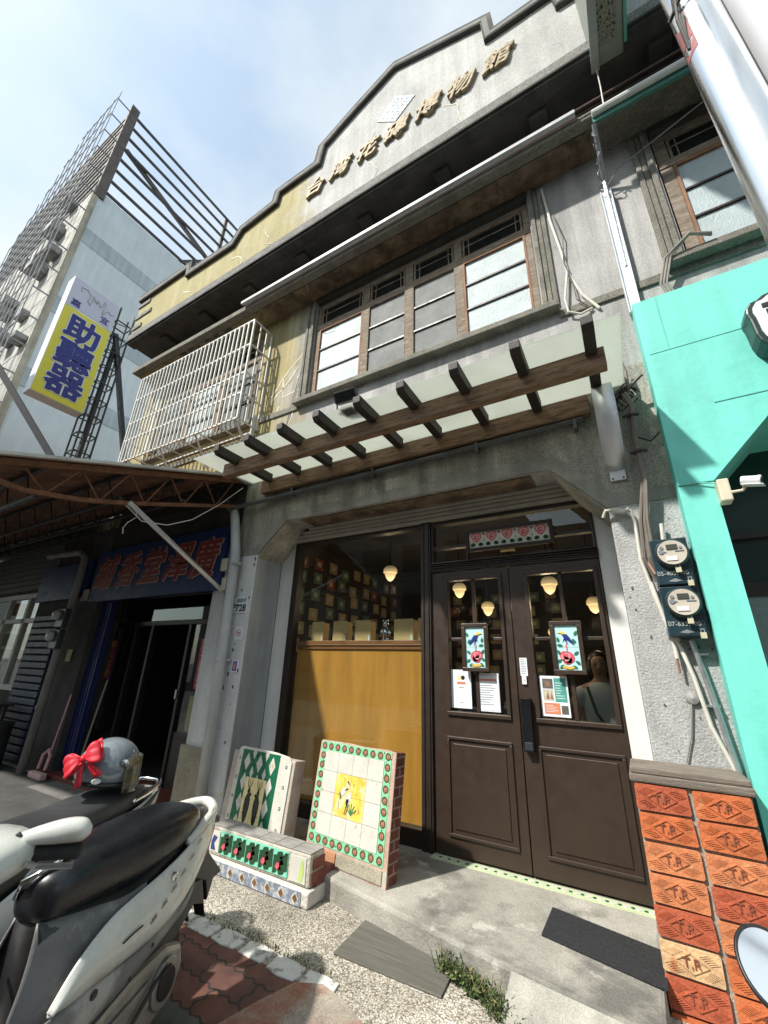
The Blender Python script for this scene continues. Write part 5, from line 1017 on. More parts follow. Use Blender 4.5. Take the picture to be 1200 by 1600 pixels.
# plinth with oak leaf tiles
PC = thing('tiled_plinth', (-2.45, 2.65, 0), 'low broken plinth with oak leaf tiles above blue grey star tiles', 'tiled plinth')
mb = MB(); mb.box(-2.95, -2.0, 2.575, 2.725, .088, .262); mb.build('upper_block', mat('chipped_plaster', (.50, .46, .39), .9, .25, 9, bump=.9, bscale=40, c2=(.33, .30, .26), c2pos=(.5, .6), c2scale=9), PC, bevel=.012)
mb = MB(); mb.box(-2.98, -1.975, 2.545, 2.90, 0, .085); mb.build('base_block', mat('chipped_base', (.55, .52, .47), .9, .2, 9, bump=.9, bscale=40), PC, bevel=.012)
mb = MB(); mb.prism([(-1.974, .1), (-1.974, .0)], 'xz', 2.6, 2.6) if False else None; mb.box(-1.999, -1.992, 2.59, 2.715, .10, .165); mb.box(-1.999, -1.992, 2.6, 2.72, .175, .235)
mb.prism([(2.62, .086), (2.88, .086), (2.86, .13), (2.80, .16), (2.735, .165), (2.66, .12)], 'yz', -2.06, -1.985); mb.build('broken_brick', mat('broken_brick', (.19, .06, .045), .9, .3, 20, bump=.9, bscale=50), PC, bevel=.008)
mb = MB(); mb.mi = 0
for k in range(6): mb.box(-2.948+k*.158, -2.794+k*.158, 2.578, 2.722, .2625, .268)
mb.build('top_tile', mat('slate_top', (.26, .25, .235), .8, .35, 8, bump=.5, stretch=(1, 5, 1)), PC, bevel=.004)
mb = MB(); mb.mi = 0; tx0 = -2.84; tw = .132
for k in range(5):
    x = tx0+k*tw; mb.mi = 0; mb.box(x, x+tw-.002, 2.569, 2.5748, .108, .243); cx, cz = x+tw/2, .175
    for s in (-1, 1):
        mb.mi = 1; pts = []
        for q in range(9):
            t = q/8; a = .052-.10*t; wv = .040*math.sin(math.pi*min(1, t*1.02))**.7*(1.35 if q % 2 else .8); pts.append((t, wv))
        A_ = [(cx+.042-.08*t+s*.031, .238-.126*t) for t, _ in pts]
        L_ = [(p[0]-wv*1.0, p[1]+wv*.35) for p, (t, wv) in zip(A_, pts)]; R_ = [(p[0]+wv*1.0, p[1]-wv*.35) for p, (t, wv) in zip(A_, pts)]
        L_ = [(min(max(a, x+.003), x+tw-.005), min(max(b, .111), .24)) for a, b in L_]; R_ = [(min(max(a, x+.003), x+tw-.005), min(max(b, .111), .24)) for a, b in R_]
        for q in range(8): mb.prism([L_[q], R_[q], R_[q+1], L_[q+1]], 'xz', 2.5672, 2.5688)
    mb.mi = 2; mb.prism([(cx-.045, .15), (cx-.02, .135), (cx-.005, .155), (cx-.01, .18), (cx-.03, .172)], 'xz', 2.5655, 2.567); mb.mi = 3; mb.beam((cx-.01, 2.566, .175), (cx+.05, 2.566, .238), .0015, .005)
mb.build('leaf_tile', [T_mint2, T_dgreen, T_rose, T_blk], PC)
mb = MB(); mb.mi = 1
for k in range(8): 
    x = -2.93+k*.118; mb.mi = 0; mb.box(x-.045, x+.072, 2.540, 2.5445, .006, .078); mb.mi = 1; mb.prism([(x, .042), (x+.012, .022), (x+.03, .012), (x+.042, .028), (x+.058, .042), (x+.042, .056), (x+.03, .074), (x+.012, .058)], 'xz', 2.5383, 2.5398); mb.mi = 2; mb.prism([(x+.008, .042), (x+.03, .02), (x+.05, .042), (x+.03, .066)], 'xz', 2.5366, 2.538)
mb.build('star_tile', [T_bgrey, T_white, T_brown], PC)
mb = MB(); mb.box(-2.945, -2.85, 2.570, 2.5745, .11, .235); mb.mi = 1; mb.prism([(-2.93, .12), (-2.88, .12), (-2.9, .16), (-2.87, .2), (-2.91, .21), (-2.93, .17)], 'xz', 2.5685, 2.5695); mb.build('corner_tile', [T_white, T_navy], PC)
mb = MB(); mb.mi = 0; mb.box(-2.16, -2.03, 2.570, 2.5745, .105, .24); mb.mi = 1; mb.prism([(-2.09, .12), (-2.06, .11), (-2.045, .16), (-2.05, .22), (-2.07, .23), (-2.075, .18)], 'xz', 2.5685, 2.5695); mb.build('corner_tile', [T_white, mat('pale_leaf_green', (.42, .55, .18), .3)], PC)
# ------------------------------------------------------------------ mats
mb = MB(); mb.prism([(-1.60, 2.31), (-1.005, 2.33), (-1.03, 2.665), (-1.625, 2.72)], 'xy', .001, .012); tag(mb.build('door_mat', mat('olive_rubber', (.125, .12, .10), .85, .25, 3, stretch=(1, 18, 1), bump=.7, bscale=22), None, bevel=.004), 'olive grey ribbed mat lying on the gravel pavement', 'mat')
mb = MB(); mb.prism([(-.65, 2.825), (-.14, 2.71), (-.1, 2.71), (-.1, 3.02), (-.645, 3.14)], 'xy', .121, .131); tag(mb.build('door_mat', mat('black_bristle', (.028, .029, .033), .95, .4, 60, speck=.6, sscale=220, bump=1., bscale=180), None, bevel=.004), 'black bristle mat on the step before the brown doors', 'mat')
# weeds
mb = MB(); rnd = random.Random(21)
for c in range(44):
    t = rnd.random(); x0_ = -1.07+.42*t; y0_ = 2.535-.15*t-abs(rnd.gauss(0, .03)); top_ = rnd.uniform(.02, .085)*(1-.35*t)
    for k in range(34):
        x, y, z = x0_+rnd.gauss(0, .022), y0_+rnd.gauss(0, .018), rnd.uniform(.002, top_); a = rnd.uniform(0, 6.28); el = rnd.uniform(-.2, 1.1); ln = rnd.uniform(.010, .026)
        d = V((math.cos(a)*math.cos(el), math.sin(a)*math.cos(el), math.sin(el))); sd_ = d.cross(V((rnd.gauss(0, .5), rnd.gauss(0, .5), 1))).normalized()*ln*.26; b = V((x, y, z)); mb.mi = rnd.choice((0, 0, 0, 1, 1, 2))
        mb.f([mb.v(b), mb.v(b+d*ln*.5+sd_), mb.v(b+d*ln), mb.v(b+d*ln*.5-sd_)])
    for k in range(5):
        a = rnd.uniform(0, 6.28); d = V((math.cos(a), math.sin(a), 0)); b = V((x0_+rnd.gauss(0, .015), y0_+rnd.gauss(0, .015), 0)); h_ = rnd.uniform(.04, .11)*(1-.3*t); tip = b+d*h_*.6+V((0, 0, h_)); sd_ = V((-d.y, d.x, 0))*.0022; m = b*.5+tip*.5+V((0, 0, h_*.12)); mb.mi = rnd.choice((0, 1, 2))
        mb.f([mb.v(b-sd_), mb.v(b+sd_), mb.v(m+sd_), mb.v(m-sd_)]); mb.f([mb.v(m-sd_), mb.v(m+sd_), mb.v(tip)])
for k in range(240):
    x = rnd.uniform(-3.2, -1.5); y = 2.165+rnd.gauss(0, .015); hgt = rnd.uniform(.01, .035); a = rnd.uniform(0, 6.28); d = V((math.cos(a), math.sin(a), 0)); b = V((x, y, 0)); tip = b+d*hgt*.5+V((0, 0, hgt)); s = V((-d.y, d.x, 0))*.004; mb.mi = rnd.choice((0, 1, 2)); m = (b+tip)/2; mb.f([mb.v(b), mb.v(m+s), mb.v(tip), mb.v(m-s)])
tag(mb.build('weeds', [mat('weed_green', (.07, .11, .03), .8), mat('weed_dark', (.035, .06, .018), .8), mat('weed_dry', (.2, .17, .07), .8)]), 'green weeds sprouting along the step and kerb joints', 'weeds', None, 'stuff')
# ------------------------------------------------------------------ on the doors
def framed_bird(x, label, s):
    t = thing('framed_tile', (x, 3.44, 1.42), label, 'framed tile', 'bird and rose tiles on the doors'); z0, z1, w = 1.425, 1.74, .16
    mb = MB()
    for a, b, c, d in ((x-w/2-.03, x+w/2+.03, z0-.03, z0), (x-w/2-.03, x+w/2+.03, z1, z1+.03), (x-w/2-.03, x-w/2, z0, z1), (x+w/2, x+w/2+.03, z0, z1)): mb.box(a, b, 3.405, 3.436, c, d)
    mb.build('frame', M_brown, t, bevel=.003)
    mb = MB(); mb.mi = 0; zm = (z0+z1)/2; mb.box(x-w/2, x+w/2, 3.42, 3.434, z0, zm-.001); mb.box(x-w/2, x+w/2, 3.42, 3.434, zm+.001, z1); Y0 = 3.418
    def bl(pts, m, lay=0): mb.mi = m; mb.prism([(x+s*a, z0+b) for a, b in pts], 'xz', Y0-.0015*(lay+1), Y0-.0015*lay-.0003)
    for (a, b, r) in ((-.01, .075, .042), (.015, .085, .036), (.0, .06, .034)): bl(circ(a+.01, b+.01, r, 10), 1)
    for (a, b, r) in ((.0, .085, .026), (.022, .08, .02), (.005, .065, .018)): bl(circ(a+.01, b+.01, r, 9), 2, 1)
    for (a, b, r) in ((.002, .09, .012), (.02, .092, .009)): bl(circ(a+.01, b+.01, r, 8), 1, 2)
    for a, b, q in ((-.06, .05, 40), (-.055, .115, 140), (.062, .12, 60), (.065, .06, -30), (-.035, .02, 200), (.05, .022, -40), (-.05, .20, 60), (.05, .17, 10), (-.065, .255, 120), (.06, .21, 80)):
        c, d = math.cos(R(q)), math.sin(R(q)); bl([(a+c*u-d*v, b+d*u+c*v) for u, v in ((-.02, 0), (-.006, .011), (.01, .009), (.022, 0), (.01, -.009), (-.006, -.011))], 3)
    bl([(-.035, .015), (-.01, .004), (.03, .008), (.05, .02), (.04, .03), (.0, .022), (-.025, .028)], 4, 1)
    bl([(-.045, .19), (-.02, .23), (-.005, .25), (.025, .262), (.03, .25), (.02, .225), (-.005, .205), (-.03, .185), (-.05, .17)], 5, 1); bl([(-.005, .25), (.02, .275), (.045, .272), (.065, .262), (.04, .258), (.02, .25)], 6, 2); bl([(-.01, .165), (.005, .22), (.018, .215)], 5); bl([(.03, .19), (.01, .24), (.002, .225)], 5)
    bl([(-.0, .12), (.004, .12), (.012, .165), (.006, .19), (.002, .165)], 1)
    mb.build('tile_face', [T_pale, T_rose, T_lrose, mat('leaf_green', (.03, .16, .10), .3), mat('tile_gold', (.62, .42, .08), .3), T_navy, T_yel2], t)
framed_bird(cl+.01, 'framed bird and rose tile on the left brown door', 1); framed_bird(cr-.0, 'framed bird and rose tile on the right brown door', -1)
def poster(x0, x1, z0, z1, label, fn, mats, y=3.472):
    mb = MB(); mb.box(x0, x1, y-.001, y, z0, z1); fn(mb, x0, x1, z0, z1, y-.0016); return tag(mb.build('poster', mats), label, 'poster')
def lines(mb, x0, x1, z0, z1, y, n, mi, rag=.5, hgt=.3):
    mb.mi = mi; rnd = random.Random(int(x0*1000))
    for k in range(n): z = z1-(z1-z0)*(k+.5)/n; mb.box(x0, x1-(x1-x0)*rnd.random()*rag, y, y+.0004, z-(z1-z0)/n*hgt/2, z+(z1-z0)/n*hgt/2)
def pA(mb, a, b, c, d, y):
    w, h = b-a, d-c; mb.mi = 1; mb.prism(circ(a+w*.42, c+h*.78, w*.12, 10), 'xz', y, y+.0004); mb.mi = 2; mb.prism(circ(a+w*.6, c+h*.79, w*.10, 10), 'xz', y-.0006, y-.0002); mb.mi = 3; mb.box(a+w*.3, a+w*.72, y-.001, y-.0007, c+h*.62, c+h*.68); lines(mb, a+w*.38, b-w*.36, c+h*.5, c+h*.56, y, 1, 4, 0); lines(mb, a+w*.42, b-w*.4, c+h*.12, c+h*.17, y, 1, 4, 0)
poster(-1.362, -1.19, 1.115, 1.405, 'white poster with orange banner in left door glass', pA, [M_paper, T_yel, M_black, M_orink, M_ink])
def pB(mb, a, b, c, d, y):
    w, h = b-a, d-c; mb.mi = 1
    for k in range(10): mb.box(a+w*(.02+k*.1), a+w*(.06+k*.1), y, y+.0004, d-h*.05, d-h*.02); mb.box(a+w*(.02+k*.1), a+w*(.06+k*.1), y, y+.0004, c+h*.02, c+h*.05)
    for k in range(14): mb.box(a+w*.01, a+w*.04, y, y+.0004, c+h*(.06+k*.065), c+h*(.09+k*.065)); mb.box(b-w*.04, b-w*.01, y, y+.0004, c+h*(.06+k*.065), c+h*(.09+k*.065))
    mb.mi = 2; mb.box(a+w*.15, b-w*.12, y, y+.0004, d-h*.21, d-h*.15); lines(mb, a+w*.15, b-w*.15, c+h*.15, d-h*.3, y, 9, 3)
poster(-1.145, -.962, 1.105, 1.385, 'white notice with patterned border in left door glass', pB, [M_paper, mat('lilac_dots', (.4, .42, .62), .6), M_redink, M_ink])
def pC(mb, a, b, c, d, y):
    w, h = b-a, d-c; mb.mi = 1; mb.box(a+w*.52, b-w*.06, y, y+.0004, c+h*.36, d-h*.05); mb.mi = 2; mb.box(a+w*.1, a+w*.66, y, y+.0004, c+h*.06, c+h*.33); mb.mi = 3; mb.box(a+w*.1, a+w*.48, y, y+.0004, c+h*.68, d-h*.07); mb.box(a+w*.70, b-w*.06, y, y+.0004, c+h*.07, c+h*.28); mb.mi = 4; mb.box(a+w*.1, a+w*.48, y, y+.0004, c+h*.38, c+h*.66)
    mb.mi = 5; mb.prism(circ(a+w*.29, c+h*.80, w*.11, 7), 'xz', y-.0006, y-.0002); mb.prism([(a+w*.2, c+h*.42), (a+w*.27, c+h*.62), (a+w*.33, c+h*.42)], 'xz', y-.0006, y-.0002); mb.prism([(a+w*.36, c+h*.42), (a+w*.4, c+h*.62), (a+w*.45, c+h*.42)], 'xz', y-.0006, y-.0002)
    lines(mb, a+w*.56, b-w*.12, c+h*.42, d-h*.14, y-.0006, 7, 0, .5, .22); lines(mb, a+w*.15, a+w*.6, c+h*.1, c+h*.29, y-.0006, 5, 0, .4, .22)
poster(-.655, -.46, 1.105, 1.38, 'poster with teal and orange blocks in right door glass', pC, [M_paper, M_tealink, M_orink, mat('photo_dark', (.10, .10, .09), .5, .5, 60), mat('photo_cream', (.5, .45, .36), .5, .2, 40), mat('photo_brown', (.25, .13, .08), .5)])
def pD(mb, a, b, c, d, y): lines(mb, a+.008, b-.008, c+.05, d-.01, y, 9, 1, .4, .35)
poster(-.785, -.73, 1.375, 1.505, 'narrow white handwritten notice above the door lock', lambda m, a, b, c, d, y: lines(m, a+.006, b-.006, c+.01, d-.008, y, 9, 1, .4, .35), [M_paper, M_ink], 3.4535)
mb = MB(); mb.box(-.775, -.742, 3.44, 3.4545, 1.315, 1.372); mb.mi = 1; mb.prism(circ(-.758, 1.345, .004, 8), 'xz', 3.438, 3.4398); tag(mb.build('door_sensor', [M_signw, M_black], None, bevel=.004), 'small white plastic tab below the handwritten door notice', 'door sensor')
# rose tile frame over the doors
t = thing('framed_tile', (-.785, 3.41, 2.4), 'long dark framed row of five rose tiles over the doors', 'framed tile')
Mt = Matrix.Translation((-.785, 3.40, 2.485)) @ Matrix.Rotation(R(9), 4, 'X')
mb = MB(Mt); W2, H2 = .34, .068
for a, b, c, d in ((-W2-.03, W2+.03, -H2-.03, -H2), (-W2-.03, W2+.03, H2, H2+.03), (-W2-.03, -W2, -H2, H2), (W2, W2+.03, -H2, H2)): mb.box(a, b, -.018, .02, c, d)
mb.build('frame', M_brown2, t, bevel=.004)
mb = MB(Mt)
for k in range(5):
    x0_ = -W2+k*W2*.4; mb.mi = 0; mb.box(x0_+.001, x0_+W2*.4-.001, 0, .012, -H2, H2); cx = x0_+W2*.2
    def b2(pts, m, lay=0): mb.mi = m; mb.prism([(cx+a, b) for a, b in pts], 'xz', -.0015*(lay+1), -.0015*lay-.0003)
    b2([(-.045, .02), (-.05, .045), (-.03, .064), (.0, .06), (.028, .066), (.05, .048), (.046, .018), (.02, -.012), (.002, -.026), (-.02, -.01)], 1); b2([(-.03, .02), (-.034, .042), (-.01, .05), (.02, .05), (.034, .036), (.026, .012), (.002, -.01)], 2, 1); b2(circ(.0, .025, .018, 9), 3, 2); b2(circ(.003, .025, .008, 7), 0, 3)
    for s in (-1, 1):
        b2([(s*.012, -.038), (s*.03, -.022), (s*.052, -.03), (s*.058, -.048), (s*.04, -.058), (s*.02, -.054)], 4); b2([(s*.055, .05), (s*.066, .06), (s*.066, .035)], 4); b2([(s*.056, -.008), (s*.067, -.004), (s*.067, -.012)], 4)
mb.build('tile_face', [T_white, T_pink, T_lrose, mat('deep_rose', (.25, .03, .05), .3), T_dgreen], t)
mb = MB(); mb.box(-.86, -.74, 3.425, 3.433, 2.36, 2.385); tag(mb.build('name_plate', mat('brass_plate', (.5, .33, .13), .4)), 'tiny brass plate under the framed rose tiles', 'name plate')
# ------------------------------------------------------------------ inside the window
def lamp(x, y, z, r, label):
    t = thing('pendant_lamp', (x, y, z), label, 'pendant lamp', 'lit globe lamps hanging inside the shop')
    mb = MB(); mb.lathe([(.0, -1.25), (.35, -1.08), (.62, -.75), (.80, -.25), (.84, -.1), (.90, -.08), (1.0, -.03), (1.02, .12), (1.0, .2), (1.0, .45), (.95, .52), (.92, .58), (.75, .85), (.45, 1.0), (.0, 1.02)], M=Matrix.Translation((x, y, z)) @ Matrix.Diagonal((r, r, r, 1))); mb.build('lamp_shade', M_lamp, t, smooth=True)
    mb = MB(); mb.tube([(x, y, z+r), (x, y, 2.9)], .006, 6); mb.lathe([(.036, -.012), (.036, .03), (.018, .05), (.0, .05)], (x, y, z+r)); mb.build('cord', M_black, t)
    pl_ = bpy.data.lights.new('bulb', 'POINT'); pl_.energy = 1.5; pl_.color = (1, .72, .42); pl_.shadow_soft_size = .06; po_ = bpy.data.objects.new('bulb', pl_); COL.objects.link(po_); po_.parent = t; po_.location = (0, 0, -r*1.25-.10)
for q in ((-2.385, 4.2, 2.47, .082, 'globe lamp hanging in the left shop window'), (-.61, 4.2, 2.20, .075, 'globe lamp behind the top of right door glass'), (-1.56, 4.3, 2.23, .072, 'globe lamp at left top corner of left door glass'), (-1.46, 5.0, 2.12, .075, 'globe lamp lower in the left door glass'), (-1.2, 5.4, 2.06, .07, 'globe lamp behind right edge of left door glass'), (-.28, 4.8, 2.08, .075, 'globe lamp half hidden at right edge of door glass'), (-.86, 5.8, 1.88, .065, 'smallest globe lamp deep in right door glass')): lamp(*q)
for k, (x, w) in enumerate(((-2.96, .16), (-2.66, .18), (-2.37, .19), (-1.90, .21), (-1.67, .15))):
    mb = MB(); z0, hgt, y0 = 1.617, .235, 3.63
    xs = [x-w/2, x+w/2]; n = 12
    mb.box(x-w/2, x+w/2, y0, y0+.10, z0, z0+hgt-.008); mb.prism([(x-w/2, z0+hgt-.008)]+[(x+w/2, z0+hgt-.008)]+[(x+w/2-w*q/n, z0+hgt+(.006 if q % 2 else 0)) for q in range(n+1)], 'xz', y0, y0+.002)
    mb.mi = 1; mb.box(x+w*.36, x+w*.44, y0-.002, y0-.0005, z0+.03, z0+.09)
    tag(mb.build('paper_bag', [M_kraft, M_paper]), ('leftmost', 'second from left', 'middle', 'fourth, widest', 'rightmost, cut by the frame,')[k]+' kraft paper bag on the display shelf', 'paper bag', 'kraft bags on the display shelf')
mb = MB(); x, y, z = -2.13, 3.68, 1.615
mb.sphere((x, y, z+.20), .034); mb.sphere((x-.027, y, z+.232), .012); mb.sphere((x+.027, y, z+.232), .012); mb.sphere((x, y-.02, z+.192), .014, .014, .01)
mb.tube([(x, y, z+.07), (x, y, z+.12), (x, y, z+.165)], [.034, .033, .02], 12); mb.tube([(x-.035, y, z+.155), (x-.05, y, z+.11), (x-.05, y-.01, z+.075)], [.012, .011, .010], 8); mb.tube([(x+.035, y, z+.155), (x+.05, y, z+.11), (x+.05, y-.01, z+.075)], [.012, .011, .010], 8)
mb.tube([(x-.018, y, z+.08), (x-.02, y, z+.012)], .016, 8); mb.tube([(x+.018, y, z+.08), (x+.02, y, z+.012)], .016, 8); mb.sphere((x-.02, y-.008, z+.012), .018, .024, .012); mb.sphere((x+.02, y-.008, z+.012), .018, .024, .012)
tag(mb.build('toy_figure', M_silver, None, smooth=True), 'small shiny silver toy bear standing among the paper bags', 'figurine')
# ------------------------------------------------------------------ person set inside the right door in place of a reflection
def skin_figure(name, verts, edges, radii, m, parent, sub=2):
    me = bpy.data.meshes.new(name); me.from_pydata([V(v)-parent.location for v in verts], edges, []); o = bpy.data.objects.new(name, me); COL.objects.link(o); o.parent = parent
    sk = o.modifiers.new('skin', 'SKIN'); sk.use_smooth_shade = True
    for i, r in enumerate(radii): me.skin_vertices[0].data[i].radius = (r if isinstance(r, tuple) else (r, r)); me.skin_vertices[0].data[i].use_root = i == 0
    sb = o.modifiers.new('sub', 'SUBSURF'); sb.levels = sb.render_levels = sub; me.materials.append(m); return o
px, py = -.285, 4.25
PR = thing('person', (px, py, .118), 'person in a white T-shirt set behind the right door glass for a reflection', 'person')
Msk = mat('skin', (.42, .24, .16), .5, .06, 20); Mj = mat('reflected_dark_trousers', (.03, .035, .05), .8, .2, 10); Msh = mat('reflected_white_tshirt', (.62, .64, .62), .85, .06, 8, bump=.2, bscale=20); Mhair = mat('reflected_black_hair', (.012, .010, .009), .45, .2, 30)  # materials of the figure that stands in for a reflection
vs = [(px, py, .86), (px, py, 1.02), (px, py, 1.18), (px, py+.01, 1.31), (px, py, 1.37), (px, py-.005, 1.44), (px, py-.01, 1.50), (px, py, 1.56),
      (px-.16, py, 1.27), (px-.20, py-.02, 1.03), (px-.13, py-.16, .93), (px+.16, py, 1.27), (px+.21, py-.03, 1.04), (px+.12, py-.18, 1.0), (px-.09, py, .80), (px-.10, py-.01, .48), (px-.10, py+.01, .19), (px+.09, py, .80), (px+.10, py-.01, .48), (px+.10, py+.01, .19), (px-.10, py-.12, .15), (px+.10, py-.12, .15)]
es = [(0, 1), (1, 2), (2, 3), (3, 4), (4, 5), (5, 6), (6, 7), (3, 8), (8, 9), (9, 10), (3, 11), (11, 12), (12, 13), (0, 14), (14, 15), (15, 16), (0, 17), (17, 18), (18, 19), (16, 20), (19, 21)]
skin_figure('body', vs, es, [(.14, .10), (.125, .09), (.13, .095), (.07, .06), .048, (.07, .085), (.075, .09), (.06, .07), .048, .038, .028, .048, .038, .028, .082, .056, .038, .082, .056, .038, .03, .03], Msk, PR)
for s, (hx, hy, hz), dr_ in ((-1, (px-.13, py-.16, .93), V((.5, -.8, -.1))), (1, (px+.12, py-.18, 1.0), V((-.5, -.7, .3)))):
    d = dr_.normalized(); side = d.cross(V((0, 0, 1))).normalized(); vv = [(hx, hy, hz), tuple(V((hx, hy, hz))+d*.05)]; ee = [(0, 1)]; rr = [(.024, .018), (.034, .016)]
    for q, ln in zip((-1.5, -.5, .5, 1.5), (.055, .068, .064, .05)):
        b = len(vv); p0 = V(vv[1])+side*q*.016+d*.015; vv += [tuple(p0), tuple(p0+d*ln*.5), tuple(p0+d*ln*.85+V((0, 0, -.02)))]; ee += [(1, b), (b, b+1), (b+1, b+2)]; rr += [.010, .0085, .007]
    b = len(vv); p0 = V(vv[0])-side*s*.024+d*.02; vv += [tuple(p0), tuple(p0+d*.035-side*s*.012)]; ee += [(0, b), (b, b+1)]; rr += [.011, .008]
    skin_figure('reflection_hand', vv, ee, rr, Msk, PR)
mb = MB(); rings = []
for z, a, b in ((.84, .185, .125), (1.0, .165, .115), (1.15, .175, .12), (1.26, .185, .11), (1.315, .13, .085), (1.345, .075, .065)): rings.append([mb.v((px+a*math.cos(2*math.pi*k/20), py+b*math.sin(2*math.pi*k/20), z)) for k in range(20)])
mb.loft(rings)
for s in (-1, 1): mb.tube([(px+s*.12, py, 1.28), (px+s*.185, py-.005, 1.22), (px+s*.215, py-.012, 1.12)], [.075, .07, .066], 14)
mb.build('reflection_tshirt', Msh, PR, smooth=True, sub=1)
mb = MB(); mb.loft([[mb.v((px+a*math.cos(2*math.pi*k/20), py+b*math.sin(2*math.pi*k/20), z)) for k in range(20)] for z, a, b in ((.74, .18, .12), (.88, .172, .118))])
for s in (-1, 1): mb.tube([(px+s*.09, py, .80), (px+s*.10, py-.01, .48), (px+s*.10, py+.01, .2)], [.098, .072, .058], 14)
mb.build('reflection_trousers', Mj, PR, smooth=True)
mb = MB(); mb.sphere((px, py+.022, 1.505), .088, .088, .095); mb.tube([(px-.07, py+.03, 1.5), (px-.08, py+.035, 1.4), (px-.075, py+.04, 1.31)], [.035, .034, .02], 10); mb.tube([(px+.07, py+.03, 1.5), (px+.08, py+.035, 1.4), (px+.075, py+.04, 1.31)], [.035, .034, .02], 10); mb.sphere((px, py+.05, 1.42), .075, .045, .12); mb.build('hair', Mhair, PR, smooth=True)
mb = MB(); mb.mi = 0
for s in (-1, 1): mb.sphere((px+s*.028, py-.083, 1.475), .009, .006, .006, 8)
mb.mi = 1; mb.tube([(px, py-.085, 1.48), (px, py-.103, 1.447), (px, py-.09, 1.44)], [.006, .011, .008], 8); mb.mi = 2; mb.sphere((px, py-.083, 1.415), .018, .006, .006, 8); mb.mi = 0
for s in (-1, 1): mb.beam((px+s*.016, py-.085, 1.49), (px+s*.042, py-.078, 1.492), .004, .004)
mb.build('reflection_face', [Mhair, Msk, mat('reflected_lips', (.35, .1, .09), .5)], PR, smooth=True)
mb = MB(); mb.tube([(px-.11, py-.10, 1.30), (px-.06, py-.135, 1.1), (px+.05, py-.14, .92), (px+.16, py-.10, .80)], .012, 8); mb.build('strap', mat('reflected_green_strap', (.05, .12, .09), .6), PR)
# ------------------------------------------------------------------ scooters
def cat(pts, n):
    out = []
    for i in range(len(pts)-1):
        p0, p1, p2, p3 = [V(pts[max(0, min(len(pts)-1, k))]) for k in (i-1, i, i+1, i+2)]
        for k in range(n):
            t = k/n; out.append(.5*((2*p1)+(p2-p0)*t+(2*p0-5*p1+4*p2-p3)*t*t+(3*p1-p0-3*p2+p3)*t**3))
    out.append(V(pts[-1])); return out
def sloft(mb, secs, n=20, sub=5, ex=2.6, off=0.):
    """secs (u, z centre, half width, half height); super-elliptic rings along u"""
    rings = []
    for q in cat([(*s,) for s in secs], sub) if False else catn(secs, sub):
        u, z, hw, hh = q; ring = []
        for k in range(n):
            a = 2*math.pi*k/n; c, s = math.cos(a), math.sin(a)
            ring.append(mb.v((u, off+hw*math.copysign(abs(c)**(2/ex), c), z+hh*math.copysign(abs(s)**(2/ex), s))))
        rings.append(ring)
    mb.loft(rings)
def catn(pts, n):
    out = []; N_ = len(pts[0])
    for i in range(len(pts)-1):
        P = [pts[max(0, min(len(pts)-1, k))] for k in (i-1, i, i+1, i+2)]
        for k in range(n):
            t = k/n; out.append(tuple(.5*(2*b+(c-a)*t+(2*a-5*b+4*c-d)*t*t+(3*b-a-3*c+d)*t**3) for a, b, c, d in zip(*P)))
    out.append(tuple(pts[-1])); return out
def panel(mb, rows, bulge, nk=8, side=1):
    """rows: (u_top,z_top,v_top,u_bot,z_bot,v_bot) along the panel; bows outward"""
    rr = catn(rows, 5); grid = []
    for q in rr:
        ln = []
        for k in range(nk+1):
            t = k/nk; ln.append(mb.v((q[0]+(q[3]-q[0])*t, side*(q[2]+(q[5]-q[2])*t+bulge*math.sin(math.pi*t)), q[1]+(q[4]-q[1])*t)))
        grid.append(ln)
    for a, b in zip(grid, grid[1:]):
        for k in range(nk): mb.f([a[k], a[k+1], b[k+1], b[k]])
Mseat = mat('black_vinyl', (.011, .012, .015), .27, .1, 5, bump=.08, bscale=300); Mseat2 = mat('grey_vinyl', (.042, .043, .045), .55, .25, 5, bump=.12, bscale=260)
Mpearl = mat('dusty_white_paint', (.56, .57, .53), .28, .12, 4, coat=.5, c2=(.40, .34, .25), c2pos=(.56, .72), c2scale=5); Mgp = mat('faded_grey_plastic', (.15, .15, .155), .5, .3, 4, c2=(.34, .335, .32), c2pos=(.52, .64), c2scale=5, bump=.15, bscale=90)
Mblk = mat('satin_black', (.014, .014, .015), .35, .3, 8); Mrub = mat('tyre_rubber', (.018, .018, .018), .8, .2, 20, bump=.3, bscale=80); Mrim = mat('dull_alloy', (.34, .33, .31), .4, .25, 10, metal=.7); Mred = mat('red_lens', (.30, .008, .01), .12, .1, 8, coat=.6)
Mchr = mat('chrome', (.7, .7, .7), .12, .05, 8, metal=1.); Mmir = mat('mirror_glass', (.92, .94, .95), .015, .0, 5, metal=1.)
def wheel(root, MS, u, steer=0., r=.215):
    Mw = MS @ Matrix.Translation((u, 0, r)) @ Matrix.Rotation(steer, 4, 'Z') @ Matrix.Rotation(R(90), 4, 'X')
    mb = MB(); mb.lathe([(r-.055, -.045), (r-.02, -.05), (r-.004, -.03), (r, 0), (r-.004, .03), (r-.02, .05), (r-.055, .045)], M=Mw, n=36); w = mb.build('wheel', Mrub, root, smooth=True)
    mb = MB(); mb.lathe([(r-.052, -.036), (r-.075, -.03), (r-.08, 0), (r-.075, .03), (r-.052, .036), (r-.052, -.036)], M=Mw, n=36)
    for k in range(5): a = 2*math.pi*k/5; mb2 = Mw @ Matrix.Rotation(a, 4, 'Z'); o_ = mb.M; mb.M = mb2; mb.box(.02, r-.07, -.018, .018, -.014, .014); mb.M = o_
    mb.lathe([(0, -.045), (.035, -.045), (.035, .045), (0, .045)], M=Mw); mb.build('rim', Mrim, w)
